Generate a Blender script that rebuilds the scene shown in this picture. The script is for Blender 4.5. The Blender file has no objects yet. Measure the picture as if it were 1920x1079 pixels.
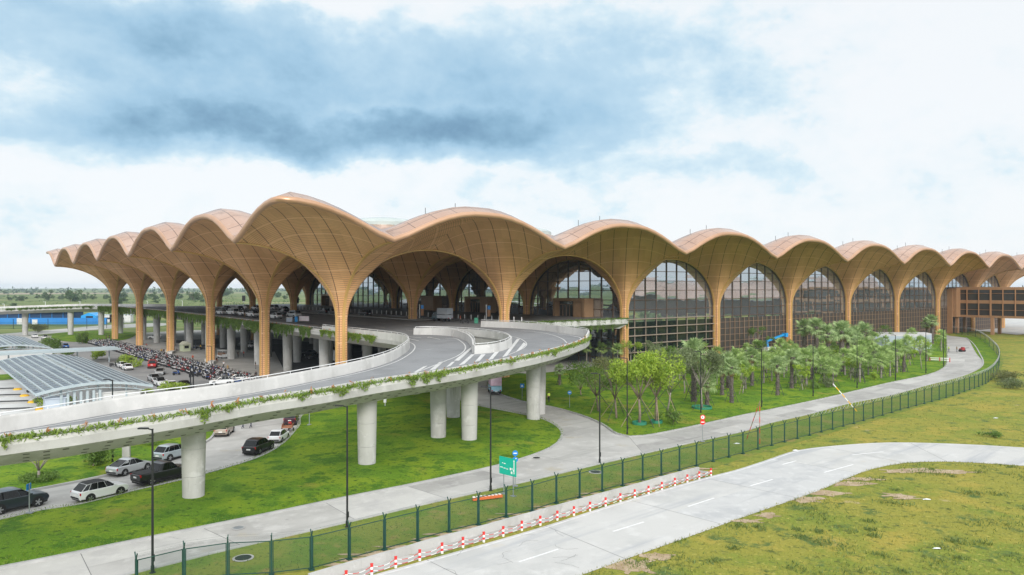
import bpy, bmesh, math, random
import numpy as np
from mathutils import Vector, Matrix
from mathutils.geometry import delaunay_2d_cdt
random.seed(7); rng = np.random.default_rng(7)
sc = bpy.context.scene
COL = sc.collection
R = math.radians
F, CX, HY, H0 = 1390.6, 960.0, 538.0, 18.85

# ------------------------------------------------------------------ survey: sight lines of the photograph -> metres on the site
def g(px, py, z=0.0):
    Y = (H0 - z) * F / (py - HY)
    return ((px - CX) / F * Y, Y)
def gz(px, py, z=0.0):
    x, y = g(px, py, z); return (x, y, z)
def gl(pts, z=0.0):
    return [g(a, b, z) for a, b in pts]
def at(px, Y):
    return (px - CX) / F * Y

# ------------------------------------------------------------------ object helpers
def tag(o, label=None, cat=None, group=None, kind=None):
    if label: o['label'] = label
    if cat: o['category'] = cat
    if group: o['group'] = group
    if kind: o['kind'] = kind
    return o
def empty(name, loc=(0, 0, 0), rz=0.0, label=None, cat=None, group=None):
    o = bpy.data.objects.new(name, None); COL.objects.link(o)
    o.location = loc; o.rotation_euler = (0, 0, rz); o.empty_display_size = 0.3
    return tag(o, label, cat, group)
def copy_tree(o, parent=None):
    c = o.copy(); COL.objects.link(c)
    if parent: c.parent = parent
    for ch in o.children: copy_tree(ch, c)
    return c

class MB:
    def __init__(self):
        self.v = []; self.f = []; self.m = []; self.uv = []; self.has_uv = False
    def add(self, vs, fs, mi=0, uvs=None):
        n = len(self.v); self.v.extend(tuple(map(float, p)) for p in vs)
        for k, q in enumerate(fs):
            self.f.append(tuple(n + i for i in q)); self.m.append(mi)
            if uvs is not None:
                self.has_uv = True; self.uv.extend(uvs[i] for i in q)
            else: self.uv.extend((0.0, 0.0) for i in q)
        return self
    def box(self, c, s, rz=0.0, mi=0):
        x, y, z = s[0] / 2, s[1] / 2, s[2] / 2; ca, sa = math.cos(rz), math.sin(rz)
        vs = []
        for dz in (-z, z):
            for dx, dy in ((-x, -y), (x, -y), (x, y), (-x, y)):
                vs.append((c[0] + dx * ca - dy * sa, c[1] + dx * sa + dy * ca, c[2] + dz))
        return self.add(vs, [(3, 2, 1, 0), (4, 5, 6, 7), (0, 1, 5, 4), (1, 2, 6, 5), (2, 3, 7, 6), (3, 0, 4, 7)], mi)
    def beam(self, p, q, w, h=None, mi=0):
        h = h or w; p = Vector(p); q = Vector(q); d = (q - p)
        if d.length < 1e-6: return self
        d.normalize(); up = Vector((0, 0, 1)) if abs(d.z) < 0.95 else Vector((1, 0, 0))
        s = d.cross(up).normalized(); u = s.cross(d).normalized()
        vs = []
        for b in (p, q):
            for a, c in ((-1, -1), (1, -1), (1, 1), (-1, 1)): vs.append(b + s * (a * w / 2) + u * (c * h / 2))
        return self.add(vs, [(3, 2, 1, 0), (4, 5, 6, 7), (0, 1, 5, 4), (1, 2, 6, 5), (2, 3, 7, 6), (3, 0, 4, 7)], mi)
    def tube(self, pts, rad, n=8, mi=0, cap=True):
        pts = [Vector(p) for p in pts]; rr = rad if hasattr(rad, '__len__') else [rad] * len(pts)
        vs = []; ref = None
        for i, p in enumerate(pts):
            d = (pts[min(i + 1, len(pts) - 1)] - pts[max(i - 1, 0)]).normalized()
            if ref is None: ref = Vector((1, 0, 0)) if abs(d.x) < 0.9 else Vector((0, 1, 0))
            s = (ref - d * ref.dot(d)).normalized(); ref = s; u = d.cross(s)
            for k in range(n):
                a = 2 * math.pi * k / n; vs.append(p + (s * math.cos(a) + u * math.sin(a)) * rr[i])
        fs = []
        for i in range(len(pts) - 1):
            for k in range(n):
                k2 = (k + 1) % n; fs.append((i * n + k, i * n + k2, (i + 1) * n + k2, (i + 1) * n + k))
        if cap: fs.append(tuple(range(n - 1, -1, -1))); fs.append(tuple((len(pts) - 1) * n + k for k in range(n)))
        return self.add(vs, fs, mi)
    def lathe(self, prof, c=(0, 0, 0), n=16, mi=0, axis='z', cap=True):
        vs = []
        for r, z in prof:
            for k in range(n):
                a = 2 * math.pi * k / n; x, y = r * math.cos(a), r * math.sin(a)
                p = (x, y, z) if axis == 'z' else ((x, z, y) if axis == 'y' else (z, x, y))
                vs.append((c[0] + p[0], c[1] + p[1], c[2] + p[2]))
        fs = []
        for i in range(len(prof) - 1):
            for k in range(n):
                k2 = (k + 1) % n; q = (i * n + k, i * n + k2, (i + 1) * n + k2, (i + 1) * n + k)
                fs.append(q if axis != 'y' else q[::-1])
        if cap:
            fs.append(tuple(range(n))[::-1]); fs.append(tuple((len(prof) - 1) * n + k for k in range(n)))
        return self.add(vs, fs, mi)
    def prism(self, poly, z0, z1, mi=0):
        n = len(poly); vs = [(p[0], p[1], z0) for p in poly] + [(p[0], p[1], z1) for p in poly]
        fs = [tuple(range(n))[::-1], tuple(range(n, 2 * n))] + [(i, (i + 1) % n, n + (i + 1) % n, n + i) for i in range(n)]
        return self.add(vs, fs, mi)
    def quad(self, a, b, c, d, mi=0, uvs=None):
        return self.add([a, b, c, d], [(0, 1, 2, 3)], mi, uvs)
    def build(self, name, mats, parent=None, smooth=False, loc=None, mesh_only=False):
        me = bpy.data.meshes.new(name); me.from_pydata(self.v, [], self.f)
        if not isinstance(mats, (list, tuple)): mats = [mats]
        for m in mats: me.materials.append(m)
        if len(mats) > 1: me.polygons.foreach_set('material_index', self.m)
        if self.has_uv:
            ul = me.uv_layers.new(name='UVMap'); ul.data.foreach_set('uv', np.array(self.uv, dtype=np.float32).ravel())
        if smooth:
            me.polygons.foreach_set('use_smooth', [True] * len(me.polygons))
            if smooth != True:
                try: me.set_sharp_from_angle(angle=R(smooth))
                except Exception: pass
        me.update()
        if mesh_only: return me
        o = bpy.data.objects.new(name, me); COL.objects.link(o)
        if parent: o.parent = parent
        if loc: o.location = loc
        return o

def mesh_np(name, verts, quads, mat_, parent=None, smooth=False, midx=None):
    """verts (n,3), faces (m,k) arrays -> object, quick"""
    me = bpy.data.meshes.new(name); nv, nf, k = len(verts), len(quads), quads.shape[1]
    me.vertices.add(nv); me.vertices.foreach_set('co', np.asarray(verts, dtype=np.float32).ravel())
    me.loops.add(nf * k); me.loops.foreach_set('vertex_index', quads.astype(np.int32).ravel())
    me.polygons.add(nf); me.polygons.foreach_set('loop_start', np.arange(nf, dtype=np.int32) * k)
    mats = mat_ if isinstance(mat_, (list, tuple)) else [mat_]
    for m in mats: me.materials.append(m)
    if midx is not None: me.polygons.foreach_set('material_index', midx.astype(np.int32))
    if smooth: me.polygons.foreach_set('use_smooth', [True] * nf)
    me.update(calc_edges=True)
    o = bpy.data.objects.new(name, me); COL.objects.link(o)
    if parent: o.parent = parent
    return o

def smooth_line(pts, step=1.0, closed=False):
    P = [np.array(p, float) for p in pts]; n = len(P); out = []
    rngi = range(n if closed else n - 1)
    for i in rngi:
        if closed: p0, p1, p2, p3 = P[(i - 1) % n], P[i], P[(i + 1) % n], P[(i + 2) % n]
        else: p0, p1, p2, p3 = P[max(i - 1, 0)], P[i], P[i + 1], P[min(i + 2, n - 1)]
        m = max(1, int(np.linalg.norm(p2 - p1) / step))
        d01 = max(np.linalg.norm(p1 - p0), 1e-3) ** .5; d12 = max(np.linalg.norm(p2 - p1), 1e-3) ** .5; d23 = max(np.linalg.norm(p3 - p2), 1e-3) ** .5
        m1 = (p2 - p1) if i == 0 and not closed else ((p1 - p0) / d01 - (p2 - p0) / (d01 + d12) + (p2 - p1) / d12) * d12
        m2 = (p2 - p1) if i == n - 2 and not closed else ((p2 - p1) / d12 - (p3 - p1) / (d12 + d23) + (p3 - p2) / d23) * d12
        for k in range(m):
            t = k / m; t2 = t * t; t3 = t2 * t
            out.append((2*t3-3*t2+1)*p1 + (t3-2*t2+t)*m1 + (-2*t3+3*t2)*p2 + (t3-t2)*m2)
    if not closed: out.append(P[-1])
    return [tuple(p) for p in out]

def inside(P, poly):
    P = np.asarray(P, float); q = np.asarray([p[:2] for p in poly], float); x, y = P[:, 0], P[:, 1]
    res = np.zeros(len(P), bool); j = len(q) - 1
    for i in range(len(q)):
        xi, yi = q[i]; xj, yj = q[j]
        c = ((yi > y) != (yj > y))
        with np.errstate(divide='ignore', invalid='ignore'):
            xx = (xj - xi) * (y - yi) / (yj - yi) + xi
        res ^= c & (x < xx); j = i
    return res
def edge_dist(P, poly, closed=True):
    P = np.asarray(P, float); q = np.asarray([p[:2] for p in poly], float); d = np.full(len(P), 1e9)
    n = len(q)
    for i in range(n if closed else n - 1):
        a = q[i]; b = q[(i + 1) % n]; ab = b - a; L = max(ab @ ab, 1e-9)
        t = np.clip(((P - a) @ ab) / L, 0, 1); d = np.minimum(d, np.hypot(*(P - a - t[:, None] * ab).T))
    return d
def fill(poly, holes=(), step=0, jit=0.3):
    """triangulate a 2D outline (with holes and inner points every step metres) -> verts2d, tris"""
    V = [Vector(p[:2]) for p in poly]; E = [(i, (i + 1) % len(poly)) for i in range(len(poly))]
    for h in holes:
        n = len(V); V += [Vector(p[:2]) for p in h]; E += [(n + i, n + (i + 1) % len(h)) for i in range(len(h))]
    if step:
        q = np.array([p[:2] for p in poly]); x0, y0 = q.min(0); x1, y1 = q.max(0)
        gx, gy = np.meshgrid(np.arange(x0, x1, step), np.arange(y0, y1, step)); G = np.stack([gx.ravel(), gy.ravel()], 1)
        G = G + rng.uniform(-jit, jit, G.shape) * step
        k = inside(G, poly); G = G[k]
        if len(G):
            k = edge_dist(G, poly) > step * .35
            for h in holes: k &= ~inside(G, h) & (edge_dist(G, h) > step * .35)
            V += [Vector(p) for p in G[k]]
    vo, eo, fo, *_ = delaunay_2d_cdt(V, E, [], 0, 1e-5)
    P = np.array([tuple(v) for v in vo]); T = np.array([f for f in fo if len(f) == 3])
    c = P[T].mean(1); k = inside(c, poly)
    for h in holes: k &= ~inside(c, h)
    T = T[k]
    a = P[T]; cr = (a[:,1,0]-a[:,0,0])*(a[:,2,1]-a[:,0,1]) - (a[:,1,1]-a[:,0,1])*(a[:,2,0]-a[:,0,0])
    T[cr < 0] = T[cr < 0][:, ::-1]
    return P, T
def sheet(name, poly, z, m, holes=(), step=0, mound=0.0, rim=True, parent=None, smooth=False):
    P, T = fill(poly, holes, step)
    zz = np.full(len(P), float(z))
    if mound: zz = zz + mound * (1 - np.exp(-edge_dist(P, poly) / 4.0))
    V = np.column_stack([P, zz])
    return mesh_np(name, V, T, m, parent, smooth or bool(mound))
def normals2(P, closed=False):
    P = np.asarray([p[:2] for p in P], float)
    if closed: d = np.roll(P, -1, 0) - np.roll(P, 1, 0)
    else: d = np.gradient(P, axis=0)
    d /= np.maximum(np.hypot(d[:, 0], d[:, 1]), 1e-9)[:, None]
    return np.column_stack([-d[:, 1], d[:, 0]])        # left-hand normal
def offset(P, dist, closed=False):
    n = normals2(P, closed); return [(p[0] + q[0] * dist, p[1] + q[1] * dist) + tuple(p[2:]) for p, q in zip(P, n)]
def sweep(mb, P, prof, closed=False, mi=0, cap=True, ring=True):
    """carry a profile [(sideways, up)] along 3D points P"""
    n = normals2(P, closed); m = len(prof); vs = []
    for p, q in zip(P, n):
        for a, b in prof: vs.append((p[0] + q[0] * a, p[1] + q[1] * a, p[2] + b))
    fs = []; L = len(P)
    for i in range(L if closed else L - 1):
        i2 = (i + 1) % L
        for k in range(m if ring else m - 1):
            k2 = (k + 1) % m; fs.append((i * m + k, i2 * m + k, i2 * m + k2, i * m + k2))
    if cap and ring and not closed:
        fs.append(tuple(range(m))); fs.append(tuple((L - 1) * m + k for k in range(m))[::-1])
    return mb.add(vs, fs, mi)
def lift(P, z): return [(p[0], p[1], z) for p in P]

# ------------------------------------------------------------------ materials
def new_mat(name):
    m = bpy.data.materials.new(name); m.use_nodes = True; nt = m.node_tree
    return m, nt, nt.nodes['Principled BSDF']
def N(nt, t, **kw):
    n = nt.nodes.new(t)
    for k, v in kw.items():
        if k in n.inputs: n.inputs[k].default_value = v
        else: setattr(n, k, v)
    return n
def c4(c): return (c[0], c[1], c[2], 1)
def mat(name, col, rough=0.6, metal=0.0, col2=None, scale=1.0, detail=6, bump=0.0, bscale=None, rvar=0.0, spec=None, aniso=None, coat=0):
    m, nt, b = new_mat(name); b.inputs['Base Color'].default_value = c4(col); b.inputs['Roughness'].default_value = rough
    b.inputs['Metallic'].default_value = metal
    if spec is not None: b.inputs['Specular IOR Level'].default_value = spec
    if coat: b.inputs['Coat Weight'].default_value = coat; b.inputs['Coat Roughness'].default_value = .05
    if col2 is not None or bump:
        tc = N(nt, 'ShaderNodeNewGeometry'); vec = tc.outputs['Position']
        if aniso:
            mp = N(nt, 'ShaderNodeMapping'); mp.inputs['Scale'].default_value = aniso; nt.links.new(vec, mp.inputs[0]); vec = mp.outputs[0]
    if col2 is not None:
        nz = N(nt, 'ShaderNodeTexNoise'); nz.inputs['Scale'].default_value = scale; nz.inputs['Detail'].default_value = detail; nz.inputs['Roughness'].default_value = .6
        nt.links.new(vec, nz.inputs['Vector'])
        rp = N(nt, 'ShaderNodeValToRGB'); rp.color_ramp.elements[0].position = .32; rp.color_ramp.elements[1].position = .68
        rp.color_ramp.elements[0].color = c4(col); rp.color_ramp.elements[1].color = c4(col2)
        nt.links.new(nz.outputs['Fac'], rp.inputs[0]); nt.links.new(rp.outputs[0], b.inputs['Base Color'])
    if bump:
        n2 = N(nt, 'ShaderNodeTexNoise'); n2.inputs['Scale'].default_value = bscale or scale * 4; n2.inputs['Detail'].default_value = 4
        nt.links.new(vec, n2.inputs['Vector'])
        bp = N(nt, 'ShaderNodeBump'); bp.inputs['Strength'].default_value = bump; bp.inputs['Distance'].default_value = .1
        nt.links.new(n2.outputs['Fac'], bp.inputs['Height']); nt.links.new(bp.outputs[0], b.inputs['Normal'])
    return m
def mix_layers(nt, vec, base, layers):
    """stack noise-masked colours: layers = [(colour, scale, lo, hi, detail, (stretch))]"""
    cur = None
    for i, (col, scale, lo, hi, det, st) in enumerate(layers):
        v = vec
        if st and len(st) == 4:      # streaks along a bearing: turn first, stretch after
            tn = N(nt, 'ShaderNodeMapping'); tn.inputs['Rotation'].default_value = (0, 0, -st[3]); nt.links.new(v, tn.inputs[0]); v = tn.outputs[0]; st = st[:3]
        mp = N(nt, 'ShaderNodeMapping'); mp.inputs['Scale'].default_value = st or (1, 1, 1); mp.inputs['Location'].default_value = (i * 17.3, i * 5.1, 0)
        nt.links.new(v, mp.inputs[0])
        nz = N(nt, 'ShaderNodeTexNoise'); nz.inputs['Scale'].default_value = scale; nz.inputs['Detail'].default_value = det; nz.inputs['Roughness'].default_value = .62
        nt.links.new(mp.outputs[0], nz.inputs['Vector'])
        mr = N(nt, 'ShaderNodeMapRange'); mr.inputs['From Min'].default_value = lo; mr.inputs['From Max'].default_value = hi; mr.interpolation_type = 'SMOOTHSTEP'
        nt.links.new(nz.outputs['Fac'], mr.inputs['Value'])
        mx = N(nt, 'ShaderNodeMix', data_type='RGBA')
        nt.links.new(mr.outputs[0], mx.inputs[0])
        if cur is None: mx.inputs[6].default_value = c4(base)
        else: nt.links.new(cur, mx.inputs[6])
        mx.inputs[7].default_value = c4(col); cur = mx.outputs[2]
    return cur
def layered(name, base, layers, rough=.9, bump=0.0, bscale=3.0, spec=.2):
    m, nt, b = new_mat(name); geo = N(nt, 'ShaderNodeNewGeometry'); vec = geo.outputs['Position']
    cur = mix_layers(nt, vec, base, layers); nt.links.new(cur, b.inputs['Base Color']); b.inputs['Roughness'].default_value = rough
    b.inputs['Specular IOR Level'].default_value = spec
    if bump:
        n2 = N(nt, 'ShaderNodeTexNoise'); n2.inputs['Scale'].default_value = bscale; n2.inputs['Detail'].default_value = 5
        nt.links.new(vec, n2.inputs['Vector']); bp = N(nt, 'ShaderNodeBump'); bp.inputs['Strength'].default_value = bump; bp.inputs['Distance'].default_value = .15
        nt.links.new(n2.outputs['Fac'], bp.inputs['Height']); nt.links.new(bp.outputs[0], b.inputs['Normal'])
    return m
M = {}
M['lawn'] = layered('lawn', (.110, .215, .014), [((.185, .275, .016), .16, .44, .58, 8, None), ((.06, .148, .012), .38, .50, .62, 8, None), ((.24, .25, .035), .11, .58, .68, 8, None), ((.17, .15, .05), .30, .66, .76, 8, None), ((.035, .09, .01), 1.9, .53, .68, 6, None), ((.19, .285, .03), 4.0, .55, .72, 4, None), ((.05, .095, .012), 9, .56, .74, 3, None)], .95, .8, 7)
M['soil'] = layered('bare_soil', (.43, .33, .22), [((.34, .25, .16), .6, .45, .62, 8, None), ((.50, .41, .30), 1.3, .5, .7, 7, None), ((.20, .20, .07), 2.2, .58, .66, 6, None)], .95, .5, 6)
M['dry_field'] = layered('dry_field', (.27, .26, .045), [((.19, .235, .035), .09, .45, .60, 8, None), ((.35, .29, .055), .16, .5, .66, 8, None), ((.09, .145, .04), .33, .55, .66, 8, None), ((.46, .36, .21), .19, .65, .73, 9, None), ((.085, .11, .025), 1.1, .54, .68, 7, None), ((.40, .36, .085), 2.3, .55, .70, 5, None), ((.10, .12, .03), 5.0, .55, .72, 4, None)], .95, .8, 6)
M['verge'] = layered('verge', (.19, .22, .04), [((.13, .20, .03), .25, .42, .6, 6, None), ((.27, .22, .07), .4, .53, .7, 7, None), ((.40, .31, .19), .35, .66, .76, 8, None), ((.07, .10, .02), 2.8, .52, .74, 5, None)], .95, .6, 5)
M['far_field'] = layered('far_field', (.125, .175, .05), [((.19, .215, .07), .006, .42, .6, 8, (.6, 2.6, 1)), ((.065, .11, .035), .012, .50, .62, 8, (.5, 2.8, 1)), ((.33, .26, .17), .0045, .58, .64, 8, (.4, 4, 1)), ((.05, .085, .03), .07, .55, .70, 7, (.6, 1.4, 1))], .95)
M['concrete'] = layered('concrete', (.445, .435, .41), [((.37, .36, .34), .12, .42, .62, 8, None), ((.50, .49, .465), .5, .5, .68, 7, None), ((.33, .325, .305), .5, .50, .72, 8, (.10, 1, 1, .73)), ((.26, .25, .235), .35, .64, .74, 9, None), ((.40, .37, .31), .2, .6, .7, 8, None), ((.22, .21, .20), 1.6, .70, .76, 6, None)], .8, .08, 6)
M['rampwhite'] = layered('rampwhite', (.56, .555, .535), [((.46, .455, .435), .3, .45, .68, 8, (1, 1, .4)), ((.62, .61, .59), .8, .52, .7, 6, None), ((.40, .385, .35), .5, .66, .80, 9, (1, 1, .3)), ((.36, .35, .33), 3.0, .64, .76, 5, (1, 1, .15))], .75, .05, 6)
M['asphalt'] = layered('asphalt', (.255, .262, .268), [((.215, .221, .227), .12, .45, .62, 6, None), ((.295, .30, .305), .3, .55, .72, 7, None), ((.15, .155, .16), 6, .55, .8, 3, None)], .85, .1, 30)
M['dark_asphalt'] = layered('dark_asphalt', (.06, .06, .062), [((.085, .085, .085), .1, .45, .62, 6, None), ((.13, .13, .13), .07, .58, .68, 6, (1, 1, 1))], .8)
M['white_paint'] = mat('white_paint', (.68, .68, .67), .6, col2=(.50, .50, .49), scale=1.6)
M['kerb'] = mat('kerb', (.45, .445, .43), .8, col2=(.33, .33, .32), scale=.7)
M['steel'] = mat('steel', (.55, .57, .58), .35, .7)
M['dark_steel'] = mat('dark_steel', (.018, .02, .022), .45, .2)
M['white_metal'] = mat('white_metal', (.72, .73, .73), .4)
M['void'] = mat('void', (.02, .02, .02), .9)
# ------------------------------------------------------------------ camera, light, sky
cam = bpy.data.cameras.new('camera'); co = bpy.data.objects.new('camera', cam); COL.objects.link(co); sc.camera = co
co.location = (0, 0, H0); co.rotation_euler = (R(90), 0, 0); cam.sensor_width = 36; cam.lens = 36 * F / 1920
cam.shift_y = -1.5 / 1920; cam.clip_start = 0.5; cam.clip_end = 30000
sc.view_settings.view_transform = 'Standard'; sc.view_settings.look = 'None'; sc.view_settings.exposure = 0.22; sc.view_settings.gamma = 1
sc.view_settings.use_curve_mapping = False
sc.cycles.max_bounces = 6; sc.cycles.diffuse_bounces = 3; sc.cycles.glossy_bounces = 4; sc.cycles.transparent_max_bounces = 12
sc.render.filter_size = 1.15; sc.cycles.use_denoising = True; sc.cycles.caustics_reflective = False; sc.cycles.caustics_refractive = False
SUN_AZ, SUN_EL = R(168), R(27)          # clockwise from the view axis
sun = bpy.data.lights.new('sun', 'SUN'); so = bpy.data.objects.new('sun', sun); COL.objects.link(so)
sun.energy = 2.0; sun.angle = R(14); sun.color = (1, .955, .90)
sd = Vector((math.sin(SUN_AZ) * math.cos(SUN_EL), math.cos(SUN_AZ) * math.cos(SUN_EL), math.sin(SUN_EL)))
so.rotation_euler = sd.to_track_quat('Z', 'Y').to_euler(); so.location = (0, 0, 300)

W = bpy.data.worlds.new('World'); sc.world = W; W.use_nodes = True; nt = W.node_tree; nt.nodes.clear()
out = N(nt, 'ShaderNodeOutputWorld'); L = nt.links.new
sky = N(nt, 'ShaderNodeTexSky'); sky.sky_type = 'NISHITA'; sky.sun_disc = False; sky.sun_elevation = SUN_EL; sky.sun_rotation = SUN_AZ
bgA = N(nt, 'ShaderNodeBackground', Strength=.09); L(sky.outputs[0], bgA.inputs[0])
tc = N(nt, 'ShaderNodeTexCoord'); sep = N(nt, 'ShaderNodeSeparateXYZ'); L(tc.outputs['Generated'], sep.inputs[0])
def mth(op, a, b=None, c=None, clamp=False):
    n = nt.nodes.new('ShaderNodeMath'); n.operation = op; n.use_clamp = clamp
    for i, q in enumerate((a, b, c)):
        if q is None: continue
        if isinstance(q, (int, float)): n.inputs[i].default_value = q
        else: L(q, n.inputs[i])
    return n.outputs[0]
az = mth('ARCTAN2', sep.outputs[0], sep.outputs[1]); el = mth('ARCSINE', sep.outputs[2])
cmb = N(nt, 'ShaderNodeCombineXYZ'); L(az, cmb.inputs[0]); L(el, cmb.inputs[1])
base = cmb.outputs[0]
def noise(vec, scale, detail, st=(1, 1, 1), loc=(0, 0, 0), rough=.58, dist=0.0):
    mp = N(nt, 'ShaderNodeMapping'); mp.inputs['Scale'].default_value = st; mp.inputs['Location'].default_value = loc; L(vec, mp.inputs[0])
    n = N(nt, 'ShaderNodeTexNoise'); n.inputs['Scale'].default_value = scale; n.inputs['Detail'].default_value = detail
    n.inputs['Roughness'].default_value = rough; n.inputs['Distortion'].default_value = dist; L(mp.outputs[0], n.inputs['Vector']); return n
# warp
wn = noise(tc.outputs['Generated'], 5.0, 6, (1, 1, 1.6), (3.1, 1.7, .4))
wsub = N(nt, 'ShaderNodeVectorMath', operation='SUBTRACT'); L(wn.outputs['Color'], wsub.inputs[0]); wsub.inputs[1].default_value = (.5, .5, .5)
wsc = N(nt, 'ShaderNodeVectorMath', operation='SCALE'); L(wsub.outputs[0], wsc.inputs[0]); wsc.inputs['Scale'].default_value = .16
wad = N(nt, 'ShaderNodeVectorMath', operation='ADD'); L(base, wad.inputs[0]); L(wsc.outputs[0], wad.inputs[1])
wv = wad.outputs[0]
# storm-cloud masses: (bearing and height of the cloud's middle, half extents, weight)
def ang(px, py): a = math.atan((px - CX) / F); return a, math.atan((HY - py) / F * math.cos(a))
clouds = [(250, 110, 320, 110, .60), (120, 30, 260, 50, .40), (330, 235, 300, 75, .52), (560, 265, 300, 60, .55), (800, 275, 260, 62, .74), (1040, 262, 220, 75, .50), (600, 165, 320, 110, .52), (900, 150, 320, 140, .52),
          (1160, 120, 270, 140, .34), (1290, 320, 210, 40, .50), (1430, 120, 280, 170, .18), (140, 225, 330, 70, .34), (120, 395, 380, 55, .22), (1000, 385, 420, 36, .22), (430, 60, 200, 60, .22), (700, 60, 240, 50, .2), (1780, 60, 330, 200, -.16), (520, 5, 170, 60, -.30), (30, 150, 150, 50, -.25)]
tot = None
for px, py, rx, ry, w in clouds:
    a, e = ang(px, py); mp = N(nt, 'ShaderNodeMapping'); sx, sy = F / rx / 1.25, F / ry / 1.25
    mp.inputs['Scale'].default_value = (sx, sy, 1); mp.inputs['Location'].default_value = (-a * sx, -e * sy, 0); L(wv, mp.inputs[0])
    gr = N(nt, 'ShaderNodeTexGradient', gradient_type='SPHERICAL'); L(mp.outputs[0], gr.inputs[0])
    sm = mth('SMOOTHSTEP', gr.outputs[1], 0.0, .85) if False else mth('POWER', gr.outputs[1], .8)
    tot = mth('MULTIPLY', sm, w) if tot is None else mth('MULTIPLY_ADD', sm, w, tot)
fb = noise(tc.outputs['Generated'], 3.6, 9, (1, 1, 1.7), (.3, 2.2, 1.1), .6, .3)
fb2 = noise(tc.outputs['Generated'], 10.0, 8, (1, 1, 1.4), (5.3, 0.2, 2.1), .6)
front = mth('MULTIPLY_ADD', mth('SUBTRACT', fb.outputs[0], .5), .95, mth('MULTIPLY', tot, .68))
front = mth('MULTIPLY_ADD', mth('SUBTRACT', fb2.outputs[0], .5), .55, front)
fb3 = noise(tc.outputs['Generated'], 30.0, 7, (1, 1, 1.6), (1.3, 4.2, .7), .6)
front = mth('MULTIPLY_ADD', mth('SUBTRACT', fb3.outputs[0], .5), .28, front)
cr = N(nt, 'ShaderNodeValToRGB'); L(front, cr.inputs[0]); E = cr.color_ramp.elements
E[0].position = 0.0; E[0].color = (.82, .85, .875, 1); E[1].position = 1.0; E[1].color = (.165, .30, .44, 1)
for p, c in ((.12, (.775, .83, .865)), (.21, (.635, .765, .84)), (.36, (.465, .64, .77)), (.62, (.34, .53, .69)), (.82, (.24, .41, .56))):
    q = cr.color_ramp.elements.new(p); q.color = c4(c)
# bright overcast overhead, out of the frame
zen = N(nt, 'ShaderNodeMapRange'); L(el, zen.inputs[0]); zen.interpolation_type = 'SMOOTHSTEP'
zen.inputs[1].default_value = R(24); zen.inputs[2].default_value = R(65); zen.inputs[3].default_value = 1.0; zen.inputs[4].default_value = 1.15
# glow of the veiled sun, behind the camera
dt = N(nt, 'ShaderNodeVectorMath', operation='DOT_PRODUCT'); L(tc.outputs['Generated'], dt.inputs[0]); dt.inputs[1].default_value = tuple(sd)
gw = N(nt, 'ShaderNodeMapRange'); L(dt.outputs['Value'], gw.inputs[0]); gw.interpolation_type = 'SMOOTHSTEP'
gw.inputs[1].default_value = .1; gw.inputs[2].default_value = 1; gw.inputs[3].default_value = 0; gw.inputs[4].default_value = .9
bgB = N(nt, 'ShaderNodeBackground'); L(cr.outputs[0], bgB.inputs[0]); L(mth('ADD', zen.outputs[0], gw.outputs[0]), bgB.inputs[1])
mix = N(nt, 'ShaderNodeMixShader'); mix.inputs[0].default_value = .93; L(bgA.outputs[0], mix.inputs[1]); L(bgB.outputs[0], mix.inputs[2])
L(mix.outputs[0], out.inputs[0])

# ------------------------------------------------------------------ ground, roads, lawns
ST = dict(kind='structure')
def disc(r, n=64): return [(r * math.cos(2 * math.pi * i / n), r * math.sin(2 * math.pi * i / n)) for i in range(n)]
tag(sheet('ground', disc(9000), 0.0, M['far_field']), **ST)
tag(sheet('dirt_track', gl([(-300, 552.2), (0, 552.6), (150, 551.4), (300, 550.6), (480, 550), (480, 549), (300, 549.2), (150, 549.6), (0, 550), (-300, 550)]), .05, mat('track_dirt', (.36, .28, .19), .9, col2=(.26, .21, .14), scale=.02)), **ST)
# dry open ground on the near right side, behind the camera as well
tag(sheet('dry_field', [(-60, -60), (260, -60), (330, 150), (320, 300), g(1960, 629), g(1850, 622), g(1775, 624), g(1560, 812), g(1300, 880), g(842, 1004), g(240, 1110), (-80, 20)], .012, M['dry_field'], step=9), **ST)
# perimeter road with the branch that runs under the ramp
near_edge = [(-45, 33)] + gl([(-60, 1150), (240, 1079), (400, 1038.5), (620, 988), (800, 946), (957, 911), (1114, 873.5), (1271, 837), (1400, 808), (1440, 795), (1515, 778), (1590, 757.7), (1665, 743), (1740, 722.6), (1790, 710), (1826, 697), (1843, 684), (1836, 662), (1824, 644), (1812, 634)])
far_edge = gl([(1773, 629), (1774, 640), (1775, 664), (1773, 684), (1766, 693), (1740, 704), (1665, 720), (1540, 750), (1440, 771), (1400, 779), (1271, 807.5), (1208, 819), (1180, 820.5), (1157, 815), (1139, 803), (1120, 792), (1083, 778), (1036, 765), (988, 756), (944.5, 743), (925, 734), (915, 722), (935, 700)])
isl_edge = gl([(740, 700), (790, 728), (840, 744), (894, 762), (957, 774.6), (1014, 787), (1042, 800), (1053, 812), (1051, 825), (1032, 842), (957, 869), (800, 905), (651, 935), (480, 971), (271, 1013), (0, 1067.6)]) + [(-52, 38)]
near_s, far_s, isl_s = smooth_line(near_edge, 2), smooth_line(far_edge, 2), smooth_line(isl_edge, 2)
tag(sheet('perimeter_road', near_s + far_s + isl_s, .02, M['concrete'], step=8), **ST)
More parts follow.
